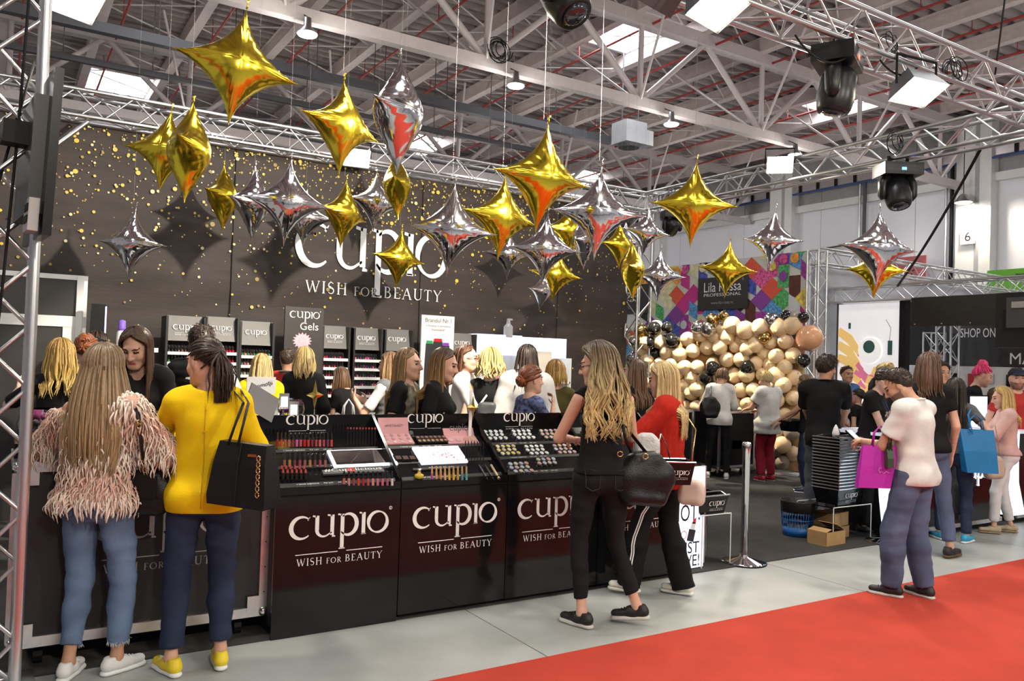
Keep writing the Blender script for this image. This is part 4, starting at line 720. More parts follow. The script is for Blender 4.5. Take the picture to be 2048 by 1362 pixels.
def acrylic_table(label, x0, x1, y0, y1, h, th=.008):
    g = thing('acrylic_stand', label, 'stand', ((x0+x1)/2, (y0+y1)/2, 0)); hw, hd = (x1-x0)/2, (y1-y0)/2
    m = MB(); m.box(-hw, hw, -hd, hd, h-th, h); m.build('top_plate', ACRYL, g)
    for s in (-1, 1): m = MB(); m.box(s*hw-th/2, s*hw+th/2, -hd, hd, 0, h-th); m.build('side_plate', ACRYL, g)
    E_ = mat('acrylic_edge', (.75, .78, .8), .15, amt=0)
    for s in (-1, 1):
        for k in (-1, 1): bar('polished_edge', (s*hw, k*hd, 0), (s*hw, k*hd, h), .005, E_, g, 6)
    for k in (-1, 1): bar('polished_edge', (-hw, k*hd, h), (hw, k*hd, h), .005, E_, g, 6)
    return g
p0, p1 = gz(1406, 1140), gz(1462, 1130); acrylic_table('clear acrylic stand beside the glowing HOT sign', p0[0], p1[0]-.01, 4.6, 4.86, .42)
RIM = mat('chrome_rim', (.7, .7, .72), .12, 1.0, amt=.05)
def basket(label, c, rz=0.0, s=1.0, h=.15, txt=True, handles=True, group=None, slim=False):
    g = thing('shopping_basket', label, 'basket', tuple(c), rz, group); a, b, t = .135*s, .10*s, .165*s
    if not slim:
        m = MB(); q = [(-a, -b, 0), (a, -b, 0), (a, b, 0), (-a, b, 0)]; w2 = [(-t, -b-.025*s, h), (t, -b-.025*s, h), (t, b+.025*s, h), (-t, b+.025*s, h)]; i2 = [(x*.93, y*.93, h) for x, y, _ in w2]; j2 = [(x*.93, y*.93, .01) for x, y, _ in q]
        m.add(q+w2+i2+j2, [(0, 3, 2, 1)]+[(i, (i+1) % 4, 4+(i+1) % 4, 4+i) for i in range(4)]+[(4+i, 4+(i+1) % 4, 8+(i+1) % 4, 8+i) for i in range(4)]+[(8+i, 8+(i+1) % 4, 12+(i+1) % 4, 12+i) for i in range(4)]+[(12, 13, 14, 15)]); m.build('basket_body', BLACK, g)
    r_ = MB(); y = b+.028*s; r_.tube([(-t, -y, h), (t, -y, h), (t, y, h), (-t, y, h), (-t, -y, h)], .007*s, 6); r_.build('rim', RIM, g)
    if slim: m = MB(); m.box(-t*.97, t*.97, -y*.97, y*.97, h-.022, h-.004); m.build('basket_body', BLACK, g)
    if handles:
        for s_ in (-1, 1): m = MB(); m.tube([(-t*.8, s_*y*.9, h), (-t*.75, s_*y*.5, h+.02), (t*.75, s_*y*.5, h+.02), (t*.8, s_*y*.9, h)], .006*s, 6); m.build('handle', RIM, g)
    if txt: onplane(logo(), (.03*s, -b-.018*s, h*.45), (1, 0, 0), (0, -.16, .98), .17*s).build('lettering', PRINTW, g)
    return g
basket('black shopping basket on the acrylic stand beside the HOT sign', ((p0[0]+p1[0])/2-.03, 4.73, .421))
def stanchion(label, x, y):
    g = thing('stanchion', label, 'barrier post', (x, y, 0)); m = MB(); m.lathe([(.178, 0), (.18, .012), (.172, .02), (.05, .052), (.034, .07)], 36); m.build('base', CHROME, g, True)
    m = MB(); m.lathe([(.032, .05), (.032, .93), (.036, .935), (.036, .985), (.030, .99), (.001, .991)], 24); m.build('post', CHROME, g, True)
    m = MB(); m.lathe([(.0365, .94), (.0365, .975)], 24); m.build('collar', mat('collar', (.3, .3, .31), .3, 1), g, True); m = MB(); m.lathe([(.182, -.001), (.184, .006), (.182, .012)], 36); m.build('rubber_ring', BLKMATT, g)
    return g
stanchion('chrome barrier post at centre of the aisle', 5.23, 4.60); q = gz(1772, 1085); stanchion('chrome barrier post behind the man in the white polo', q[0], q[1])
# waste bin: mesh of slats over a solid foot
q = gz(1616, 1078); g = thing('waste_bin', 'blue and black plastic waste bin with slotted sides', 'bin', (q[0]+.02, q[1]+.14, 0)); BLU = mat('bin_blue', (.01, .10, .34), .4); rr = lambda z: .132+.028*z/.34
m = MB(); m.lathe([(rr(0), 0), (rr(.10), .10), (rr(.10)-.006, .10), (rr(0)-.006, .01)], 32); m.build('solid_foot', BLU, g, True)
for k in range(36):
    a = 6.283*k/36; m = MB(); zt_ = .24; m.tube([(rr(z)*math.cos(a), rr(z)*math.sin(a), z) for z in (.095, .17, .24)], .0045, 4); m.build('slat', BLU, g)
for z in (.165, .24): m = MB(); m.lathe([(rr(z)+.003, z-.006), (rr(z)+.003, z+.006), (rr(z)-.004, z+.006), (rr(z)-.004, z-.006)], 32); m.build('ring', BLU, g, True)
m = MB(); m.lathe([(rr(.235)+.004, .235), (rr(.34)+.002, .335), (rr(.34)+.008, .345), (rr(.34)-.004, .345), (rr(.235)-.002, .24)], 32); m.build('bin_liner', mat('liner_black', (.02, .02, .022), .45, bump=.6, bs=40), g, True)
m = MB(); m.lathe([(.09, .02), (.10, .12), (.06, .16), (.01, .17)], 12); m.build('crumpled_paper', mat('paper_grey', (.35, .36, .38), .8, bump=1, bs=30), g)
# cardboard boxes
CARD = mat('cardboard', (.42, .26, .11), .75, nz=12, amt=.08)
def carton(label, c, sx, sy, h, rz, flap):
    g = thing('cardboard_box', label, 'box', tuple(c), rz)
    for x0, x1, y0, y1 in ((-sx, sx, -sy, -sy+.005), (-sx, sx, sy-.005, sy), (-sx, -sx+.005, -sy, sy), (sx-.005, sx, -sy, sy)): m = MB(); m.box(x0, x1, y0, y1, 0, h); m.build('side', CARD, g)
    m = MB(); m.box(-sx, sx, -sy, sy, 0, .005); m.build('bottom', CARD, g)
    if flap:
        m = MB(); m.obox((sx*.55, -sy*.0, h+.035), (sx*.42, 0, -.03), (0, sy*.95, 0), (.002, 0, .002)); m.build('flap', CARD, g); m = MB(); m.obox((-sx*.7, 0, h+.012), (sx*.3, 0, .01), (0, sy*.95, 0), (0, 0, .002)); m.build('flap', CARD, g)
        m = MB(); m.box(-sx*.9, sx*.9, -sy*.9, sy*.9, .01, h*.8); m.build('contents', mat('dark_contents', (.03, .02, .02), .6), g)
    else:
        m = MB(); m.box(-sx, sx, -sy, sy, h-.004, h); m.build('lid', CARD, g); m = MB(); m.box(-sx*.15, sx*.15, -sy-.001, sy+.001, h, h+.001); m.box(-sx*.15, sx*.15, -sy-.002, -sy-.0005, h*.5, h); m.build('tape', mat('tape', (.45, .32, .18), .2), g)
q = gz(1675, 1093); carton('open cardboard box beside the waste bin', (q[0], q[1]+.12, 0), .15, .10, .13, .05, True)
q = gz(1712, 1086); carton('closed cardboard box, lower of two under the acrylic stand', (q[0]+.0, q[1]+.28, 0), .15, .11, .12, .1, False); carton('closed cardboard box stacked on the other one under stand', (q[0], q[1]+.28, .121), .14, .11, .13, .16, False)
q0, q1 = gz(1650, 1083), gz(1744, 1066); xa = gz(1658, 1085)[0]
acrylic_table('clear acrylic stand carrying the tall stack of baskets', 6.55, 7.12, 4.72, 5.12, .335, .008)
for k in range(17):
    lab = 'black basket lettered cupio at the bottom of the tall stack' if k == 0 else ('topmost basket of the tall stack at right' if k == 16 else 'black basket with chrome rim, %s from the bottom of tall stack' % ORD[k])
    basket(lab, (6.84, 4.90, .337 if k == 0 else .337+.030*k), .04, 1.12, .15, k == 0, k == 16, 'stacked shopping baskets', slim=k > 0)
m = MB(); m.lathe([(.03, 0), (.034, .04), (.02, .09), (.004, .12)], 12); tag(m.build('tissue', mat('tissue', (.85, .85, .88), .6), smooth=True, loc=(6.78, 4.88, .337+.48+.15)), 'white tissue poking out of the top basket', 'tissue')
# glowing counters at right
LOGOG = mat('logo_glow', (.85, .9, 1), .4, emit=(.85, .92, 1), es=5, amt=0)
for k, (x0, x1, lab) in enumerate(((7.28, 9.10, 'black counter with glowing cupio letters behind the man in white polo'), (9.42, 10.9, 'black counter with glowing letters at the right edge'))):
    g = thing('lit_counter', lab, 'counter', ((x0+x1)/2, 4.5, 0)); hw = (x1-x0)/2
    m = MB(); m.box(-hw, hw, .02, .75, .08, .98); m.build('body', BLACK, g); m = MB(); m.box(-hw-.02, hw+.02, -.02, .8, .98, 1.01); m.build('counter_top', mat('lit_top', (.8, .83, .9), .2, emit=(.7, .8, 1), es=.25), g)
    m = MB(); m.box(-hw, hw, 0, .02, .06, .10); m.build('bottom_trim', ALU, g); m = MB(); m.box(-hw, hw, .05, .7, 0, .08); m.build('plinth', BLKMATT, g)
    lg = logo(False, False); cx_ = gy(1958, 960, 4.5)[0]-(x0+x1)/2 if k == 0 else 0; o = onplane(lg, (cx_, .012, .53), (1, 0, 0), (0, 0, 1), .62); o.build('glowing_letters', LOGOG, g)
    e = MB(); pr_ = [(-hw-.16, .1), (-hw+.12, .1), (-hw-.02, .45), (-hw-.03, .75), (-hw-.02, .98), (-hw-.16, .98), (-hw-.26, .72), (-hw-.22, .4)]; n = len(pr_)
    e.add([(x, -.02, z) for x, z in pr_]+[(x, .1, z) for x, z in pr_], [tuple(range(n)), tuple(range(2*n-1, n-1, -1))]+[(i, (i+1) % n, (i+1) % n+n, i+n) for i in range(n)]); e.build('glowing_curve', mat('curve_glow', (.85, .92, 1), .4, emit=(.78, .9, 1), es=1.3, amt=0), g)
g = thing('purple_light_box', 'small glowing purple panel behind the stack of baskets', 'light panel', tuple(gz(1640, 1000)*np.array((1, 1, 0)))); m = MB(); m.box(-.05, .25, 0, .04, .12, .55); m.build('light_panel', mat('purple_glow', (.3, .02, .4), .4, emit=(.35, .03, .55), es=.8), g); m = MB(); m.box(-.08, .28, -.04, .08, .02, .12); m.build('foot', mat('soft_glow', (.8, .85, 1), .3, emit=(.7, .8, 1), es=1.0), g)
g = thing('monitor', 'white glowing monitor on the right counter beside the pink haired woman', 'monitor', tuple(gy(1957, 830, 5.05))); m = MB(); m.box(-.2, .2, 0, .03, -.18, .23); m.build('casing', BLKMATT, g); m = MB(); m.box(-.185, .185, -.003, 0, -.165, .215); m.build('display', mat('mon_glow', (.8, .85, .95), .4, emit=(.72, .8, .95), es=1.0, amt=.02), g)
m = MB()
for k in range(9): m.box(-.02+k*.018, -.008+k*.018, -.005, -.003, -.15, -.10-.008*(k % 3))
m.build('displayed_bottles', cm((.10, .12, .2), .4), g); m = MB(); m.box(-.08, .08, .0, .1, 1.01-gy(1957, 830, 5.05)[2], 1.02-gy(1957, 830, 5.05)[2]); m.box(-.02, .02, .03, .05, 1.02-gy(1957, 830, 5.05)[2], -.17); m.build('stand', BLKMATT, g)
for k in range(8):
    u = 1985+k*8; p = gy(u, 835, 4.95); m = MB(); m.lathe([(.018, 0), (.02, .006), (.02, .06), (.012, .07), (.012, .09)], 12); tag(m.build('product_bottle', [ALU, BLKMATT, mat('glass_grey', (.5, .52, .55), .1)][k % 3], smooth=True, loc=(p[0], 4.95, 1.01)), 'small product bottle, %s from left on the right counter top' % ORD[k], 'bottle', 'bottles on the right counters')
# dark work counter between stanchion area and staff with tray of tools
# ---------------------------------------------------------------- flight cases before the balloon wall
def case(label, x0, x1, y0, y1, h, wheels=True):
    g = thing('flight_case', label, 'flight case', ((x0+x1)/2, (y0+y1)/2, 0), group='flight cases before the balloon wall'); hw, hd = (x1-x0)/2, (y1-y0)/2; z0 = .16 if wheels else .02
    m = MB(); m.box(-hw, hw, -hd, hd, z0, h); m.build('case_body', BLKMATT, g)
    for s in (-1, 1):
        for z in (z0, h): bar('edge_trim', (-hw, s*hd, z), (hw, s*hd, z), .016, ALU, g, 4); bar('edge_trim', (s*hw, -hd, z), (s*hw, hd, z), .016, ALU, g, 4)
        for k in (-1, 1): bar('edge_trim', (s*hw, k*hd, z0), (s*hw, k*hd, h), .016, ALU, g, 4)
    for s in (-1, 1): m = MB(); m.box(-.09, .09, -hd-.008, -hd, h*.5-.06, h*.5+.06); m.build('recessed_handle', ALU, g)
    if wheels:
        for s in (-1, 1):
            for k in (-1, 1): m = MB(); m.tube([(s*(hw-.1)-.02, k*(hd-.1), .055), (s*(hw-.1)+.02, k*(hd-.1), .055)], .055, 14); m.build('wheel', BLKMATT, g); bar('fork', (s*(hw-.1), k*(hd-.1), .06), (s*(hw-.1), k*(hd-.1), .16), .03, ALU, g, 6)
    return g
q = gz(1480, 955); case('black flight case on wheels before the balloons, women stand at it', 8.80, 9.52, 8.25, 8.75, .95); case('black flight case left of the woman in white blouse', 7.7, 8.5, 8.5, 9.0, .95, False)
for k in range(5):
    m = MB(); m.lathe([(.03, 0), (.035, .01), (.03, .05), (.015, .07), (.01, .12)], 10); tag(m.build('product_bottle', [CHROME, BLKMATT, PK][k % 3], smooth=True, loc=(8.0+.3*k, 8.6 if k < 2 else 8.45, .952)), 'small product, %s from left on the cases before the balloons' % ORD[k], 'bottle', 'products on the far flight cases')
# ---------------------------------------------------------------- balloon wall
LAT = mat('latex_peach', (1.0, .75, .46), .32, coat=.2, amt=.03, nz=1); LATB = mat('latex_black', (.012, .012, .012), .1, coat=.5); LATS = mat('latex_silver', (.75, .75, .77), .12, 1.0); LATG = mat('latex_gold', (.60, .42, .15), .18, 1.0); LATP = mat('latex_blush', (.86, .45, .25), .25, coat=.3)
LATC = mat('latex_clear', (.8, .7, .55), .1, trans=.55, ior=1.1, coat=.4)
m = MB(); m.lathe([(.004, -1.16), (.07, -1.13), (.05, -1.09), (.13, -1.03), (.32, -.93), (.62, -.72), (.87, -.42), (.99, -.02), (.97, .30), (.80, .64), (.52, .88), (.22, 1.0), (.01, 1.03)], 18)
BM = {}
for n, mm in (('p', LAT), ('k', LATB), ('s', LATS), ('g', LATG), ('b', LATP), ('c', LATC)):
    o = m.build('balloon', mm, smooth=True); BM[n] = o.data; bpy.data.objects.remove(o)
g = thing('balloon_wall', 'wall of peach, black and silver balloons at the right', 'balloon wall', (0, 0, 0))
def bal(n, p, r):
    o = link('balloon', BM[n], g); o.location = p; o.scale = (r, r, r*r6.uniform(.96, 1.04)); o.rotation_euler = (math.pi/2+r6.uniform(-.6, .6), r6.uniform(-.5, .5), r6.uniform(-.9, .5)+2.2); return o
r6 = random.Random(9); PA, PB = np.array([9.08, 10.45]), np.array([10.18, 7.95]); dr = PB-PA; LN = np.linalg.norm(dr); dr /= LN; nr = np.array([-dr[1], dr[0]]); nr = -nr if nr@np.array([-.53, -.85]) < 0 else nr
for row in range(12):
    z = .14+row*.190; kmax = 12
    for k in range(kmax):
        t = (k+.5*(row % 2))/kmax; s = t*LN; lim = 1.0+.04*math.sin(row*1.7)
        if t > lim: continue
        r = r6.uniform(.108, .135)
        zz = z+r6.uniform(-.03, .03)+.06*math.sin(t*9+row)
        if zz > 2.20+.05*math.sin(t*14): continue
        p = PA+dr*s+nr*(r6.uniform(-.06, .06)+.05*((k+row) % 2)); n = 'p'
        if r6.random() < .07: n = 'k'
        if t < .06: n = r6.choice('sgp')
        if row < 4 and r6.random() < .5: n = 'c'
        bal(n, (p[0], p[1], zz), r)
for u, v, n, r in ((1236, 690, 's', .11), (1248, 663, 's', .12), (1244, 718, 's', .11), (1237, 720, 'g', .12), (1308, 657, 'k', .12), (1334, 655, 'k', .10), (1395, 655, 's', .11), (1418, 658, 's', .14), (1425, 640, 'g', .11), (1447, 633, 'g', .09), (1543, 640, 's', .12), (1530, 675, 'g', .11), (1572, 633, 'k', .1), (1589, 634, 'c', .09), (1606, 635, 'k', .09), (1618, 677, 'b', .20), (1607, 722, 'k', .11), (1425, 737, 'k', .12), (1412, 757, 'k', .12), (1300, 685, 'k', .10), (1495, 735, 'k', .12), (1280, 682, 'g', .1), (1268, 684, 's', .1), (1490, 660, 'p', .15), (1520, 655, 'p', .14), (1465, 650, 'p', .14), (1560, 655, 'p', .15), (1585, 650, 'p', .15)):
    # place on the front face of the wall line
    rr_ = ray(u, v); A = np.array([[rr_[0], -dr[0]], [rr_[1], -dr[1]]]); s1, s2 = np.linalg.solve(A, PA+nr*.10-CAM[:2]); bal(n, tuple(CAM+rr_*s1), r)
m = MB(); m.obox(((PA[0]+PB[0])/2-nr[0]*.02, (PA[1]+PB[1])/2-nr[1]*.02, .02), (dr[0]*LN/2, dr[1]*LN/2, 0), (nr[0]*.12, nr[1]*.12, 0), (0, 0, .02)); m.build('base_board', PRINTW, g)
m = MB(); m.obox(((PA[0]+PB[0])/2-nr[0]*.13, (PA[1]+PB[1])/2-nr[1]*.13, 1.06), (dr[0]*LN/2, dr[1]*LN/2, 0), (nr[0]*.006, nr[1]*.006, 0), (0, 0, 1.0)); m.build('backing_panel', mat('backing_peach', (.55, .34, .16), .7), g)
# ---------------------------------------------------------------- colourful booth behind the balloons
XLR = 11.5; g = thing('patchwork_banner', 'colourful patchwork banner lettered Lila Rossa PROFESSIONAL above the balloons', 'banner', (XLR, 0, 0)); yr = gx(1615, 501, XLR)[1]; zt = 3.62; yl = yr+5.0
m = MB(); m.box(0, .05, yr, yl, 0, zt); m.build('cloth', mat('patch_base', (.65, .66, .60), .6), g)
PCOL = [(.70, .10, .05), (.75, .62, .12), (.02, .02, .02), (.08, .38, .12), (.55, .03, .25), (.06, .10, .45), (.70, .68, .42), (.10, .30, .60), (.22, .05, .30), (.80, .35, .05), (.10, .03, .02), (.65, .10, .30), (.62, .66, .70), (.35, .05, .35)]
PM = [mat('patch_%d' % i, c_, .6, nz=(3, 14, 8, 25)[i % 4], amt=(.1, .5, .25, .6)[i % 4]) for i, c_ in enumerate(PCOL)]
r7 = random.Random(15); hx = .24; hz = .40
for i in range(int(5/hx)+1):
    for j in range(-1, 9):
        z = zt-j*hz-(hz/2 if i % 2 else 0); y = yr+i*hx
        k = r7.random()
        if k < .5: P4 = [(y-hx, z), (y, z+hz*.5), (y+hx, z), (y, z-hz*.5)]
        elif k < .8: P4 = [(y-hx/2, z-hz*.3), (y+hx/2, z), (y+hx/2, z+hz*.7), (y-hx/2, z+hz*.4)]
        else: P4 = [(y-hx/2, z-hz*.5), (y+hx/2, z-hz*.5), (y+hx/2, z+hz*.5), (y-hx/2, z+hz*.5)]
        P4 = [(min(max(a, yr), yl), min(max(b, .9), zt)) for a, b in P4]
        if max(b for a, b in P4) < 1.5: continue
        m = MB(); dx = -.004-.0008*((i*7+j*3) % 9); m.poly([(dx, a, b) for a, b in P4]); m.build('printed_patch', PM[r7.randrange(14)], g)
        if r7.random() < .25:
            m = MB(); m.poly([(dx-.012, y+.09*math.cos(6.283*q_/12), min(z, zt-.1)+.09*math.sin(6.283*q_/12)) for q_ in range(12)]); m.build('printed_patch', PM[r7.randrange(14)], g)
for c0, w_ in (((1398.8, 556.6, 1497.6, 617.2), 0), ((1180, 575, 1298, 628), 1)):
    a, b = gx(c0[0], c0[1], XLR), gx(c0[2], c0[3], XLR); y0, y1 = b[1], a[1]; zl, zh = 2.69, 3.31
    m = MB(); m.box(-.03, -.028, y0, y1, zl, zh); m.build('name_field', mat('field_black', (.03, .028, .03), .5), g); cy_ = (y0+y1)/2; ww = y1-y0; hh = zh-zl
    onplane(sans('Lila Rossa', width=ww*.74, height=hh*.30), (-.033, cy_, zl+hh*.55), (0, -1, 0), (0, 0, 1)).build('lettering', PRINTW, g)
    onplane(sans('PROFESSIONAL', width=ww*.74, height=hh*.095), (-.033, cy_, zl+hh*.41), (0, -1, 0), (0, 0, 1)).build('lettering', PRINTW, g)
    onplane(sans('www.lila-rossa.ro', width=ww*.44), (-.033, cy_, zl+hh*.17), (0, -1, 0), (0, 0, 1)).build('lettering', mat('grey_print', (.38, .37, .36), .5), g)
    onplane(sans('®', height=.05), (-.033, cy_-ww*.40, zl+hh*.84), (0, -1, 0), (0, 0, 1)).build('lettering', mat('grey_print', (.38, .37, .36), .5), g)
box_truss('upright truss at right end of the patchwork banner', (XLR+.05, yr-.16, 0), (XLR+.05, yr-.16, 3.62), .22, .018, .24)
box_truss('aluminium truss along side wall of the patchwork booth', (XLR+.1, yr-.12, 3.52), (19.5, yr-.12, 3.52), .25, .02, .28)
box_truss('aluminium truss at the far end of the patchwork booth', (19.5, yr-.12, 3.52), (19.5, yr-3.6, 3.52), .25, .02, .3)
m = MB(); m.box(XLR+.15, 19.5, yr-.02, yr+.03, 0, 3.36); tag(m.build('booth_side_wall', mat('pale_print', (.48, .50, .54), .5, nz=1.5, amt=.25)), 'pale marbled side wall of the patchwork booth', 'wall panel')
# ---------------------------------------------------------------- shop booth at right
XS = 12.0; ys = lambda u, v: gx(u, v, XS)
a, b = ys(1660, 586), ys(2048, 560); box_truss('aluminium truss along the front of the shop booth', (XS, a[1], a[2]-.06), (XS, 3.5, a[2]-.06), .24, .02, .27)
a, b = ys(1678, 607), ys(1800, 601); g = thing('lit_picture_wall', 'large glowing picture of hands and a nail drill at right', 'light box', (XS, (a[1]+b[1])/2, 0)); hw = (a[1]-b[1])/2; zt = a[2]-.02
m = MB(); m.box(0, .1, -hw, hw, .1, zt); m.build('light_panel', mat('pic_glow', (.75, .73, .75), .5, emit=(.95, .93, .97), es=.55, amt=.02), g)
m = MB(); m.box(-.01, .11, -hw-.11, -hw, .1, zt+.03); m.build('edge_frame', BLKMATT, g); m = MB(); m.box(-.01, .11, hw, hw+.03, .1, zt+.03); m.build('edge_frame', DARK, g)
EM = lambda n, c_, s=.55: mat(n, c_, .5, emit=c_, es=s*.6, amt=.05)
m = MB()
def blob(cm_, pts, wd, dx=-.004): m.cm = cm_; q_ = MB(); stroke(q_, [(a, b+.33) for a, b in pts], wd); m.add([(dx, -x, z) for x, z, _ in q_.v], q_.f)
for k, (x0, z0, x1, z1) in enumerate(((-.55, 1.95, -.12, 1.55), (-.55, 1.72, -.15, 1.38), (-.55, 1.5, -.18, 1.25), (-.5, 1.28, -.1, 1.08), (.1, 1.3, .5, 1.0), (.0, 1.15, .35, .9), (-.2, 1.05, .2, .8))): blob(0, [(x0, z0), ((x0+x1)/2, (z0+z1)/2+.06), (x1, z1)], [.14, .16, .10], -.004-.001*k); blob(1, [(x1-.03, z1+.02), (x1+.09, z1-.08)], [.09, .04], -.012-.001*k)
blob(1, [(-.2, 1.35), (0, 1.15), (.25, 1.2)], [.1, .16, .08], -.003)
m.cm = 3; m.poly([(-.02, -.05+.21*math.cos(6.283*k/24), 1.95+.21*math.sin(6.283*k/24)) for k in range(24)]); m.cm = 2; m.poly([(-.022, -.04+.105*math.cos(6.283*k/20), 2.01+.105*math.sin(6.283*k/20)) for k in range(20)])
m.cm = 2; m.add([(-.022, -.45, 1.88), (-.022, -.37, 1.88), (-.022, -.37, 2.11), (-.022, -.45, 2.11)], [(0, 3, 2, 1)]); blob(2, [(.40, 1.78), (.42, 1.98), (.33, 2.12)], .008, -.022); m.add([(-.022, .3, 2.31), (-.022, .345, 2.31), (-.022, .345, 2.41), (-.022, .3, 2.41)], [(0, 3, 2, 1)])
m.build('printed_picture', [EM('pic_finger', (.92, .62, .22), .7), EM('pic_pink', (.85, .25, .42), .5), EM('pic_dark', (.05, .14, .12), .1), EM('pic_white', (.95, .95, .95), .8)], g)
a, b = ys(1834, 597), ys(1834, 657); g = thing('black_fascia_banner', 'black vinyl banner hanging from the shop booth truss', 'banner', (XS-.15, 0, 0)); BV = mat('black_vinyl', (.02, .018, .018), .28, bump=.6, bs=7)
m = MB(); m.box(0, .01, 3.0, a[1], b[2]+.02, a[2]); m.build('vinyl', BV, g)
for k in range(6): m = MB(); m.lathe([(.012, 0), (.008, .004)], 8); m.xf(lambda p: (-.002-p[2], p[1]+a[1]-.06-k*.42, p[0]+b[2]+.06)); m.build('eyelet', CHROME, g)
XS2 = 13.6; g = thing('shop_banner', 'black shiny banner lettered SHOP ON LINE behind the shop booth', 'banner', (XS2, 0, 0)); a, b = gx(1905, 700, XS2), gx(1905, 735, XS2)
m = MB(); m.box(0, .02, 2.6, gx(1805, 650, XS2)[1], b[2]-.05, gx(1905, 600, XS2)[2]); m.build('vinyl', mat('shiny_vinyl', (.03, .03, .03), .2, bump=1.0, bs=6), g)
t0 = gx(1921, 675, XS2); t1 = gx(1995, 676, XS2); wd = t0[1]-t1[1]; tz = t0[2]; th = abs(gx(1925, 657, XS2)[2]-tz)
t_ = sans('SHOP ON LINE', height=th, width=wd*12/8.2, cx=False); onplane(t_, (-.004, t0[1], tz), (0, -1, 0), (0, 0, 1)).build('lettering', PRINTW, g)
t0 = gx(2020, 728, XS2); t_ = sans('MA', height=abs(gx(2020, 706, XS2)[2]-t0[2]), cx=False); onplane(t_, (-.004, t0[1], t0[2]), (0, -1, 0), (0, 0, 1)).build('lettering', PRINTW, g)
g = thing('tool_display_wall', 'white display wall with hanging tools behind the crowd at right', 'display wall', (XS2-.05, 0, 0)); zz = gx(1950, 733, XS2)[2]
m = MB(); m.box(0, .03, 3.0, gx(1800, 740, XS2)[1], .6, zz); m.build('board', WHITE, g)
for k in range(14): y = gx(1800, 740, XS2)[1]-.1-k*.3; h = .12+.1*((k*7) % 5)/5; m = MB(); m.box(-.04, 0, y-.05, y+.05, zz-.15-h, zz-.12); m.build('hanging_tool', [BLKMATT, cm((.45, .02, .02), .4), ALU][k % 3], g)
box_truss('upright truss tower inside the shop booth', (13.0, gx(1895, 700, 13.0)[1], 0), (13.0, gx(1895, 700, 13.0)[1], 2.55), .24, .018, .26)
box_truss('second upright truss tower inside the shop booth, just left', (13.3, gx(1880, 700, 13.3)[1]+.1, 0), (13.3, gx(1880, 700, 13.3)[1]+.1, 2.3), .24, .018, .26)
p = gx(2030, 640, 9.6); g = thing('black_monitor', 'black monitor hanging at the right edge, seen from behind', 'monitor', tuple(p)); m = MB(); m.obox((0, -.2, 0), (.02, .0, 0), (0, .40, 0), (0, 0, .31)); m.build('casing', mat('screen_black', (.01, .01, .011), .25), g); m = MB(); m.obox((-.04, -.2, .08), (.03, 0, 0), (0, .26, 0), (0, 0, .17)); m.build('rear_housing', mat('screen_grey', (.05, .05, .055), .4), g); m = MB(); m.box(-.085, -.07, -.2, .0, .13, .2); m.build('bracket', ALU, g); bar('ceiling_pole', (0, -.2, .3), (0, -.2, 4.15-p[2]), .02, ALU, g)
m = MB(); m.obox((-.022, .1, .0), (.003, 0, 0), (0, .02, 0), (0, 0, .12)); m.build('vent', BLKMATT, g)
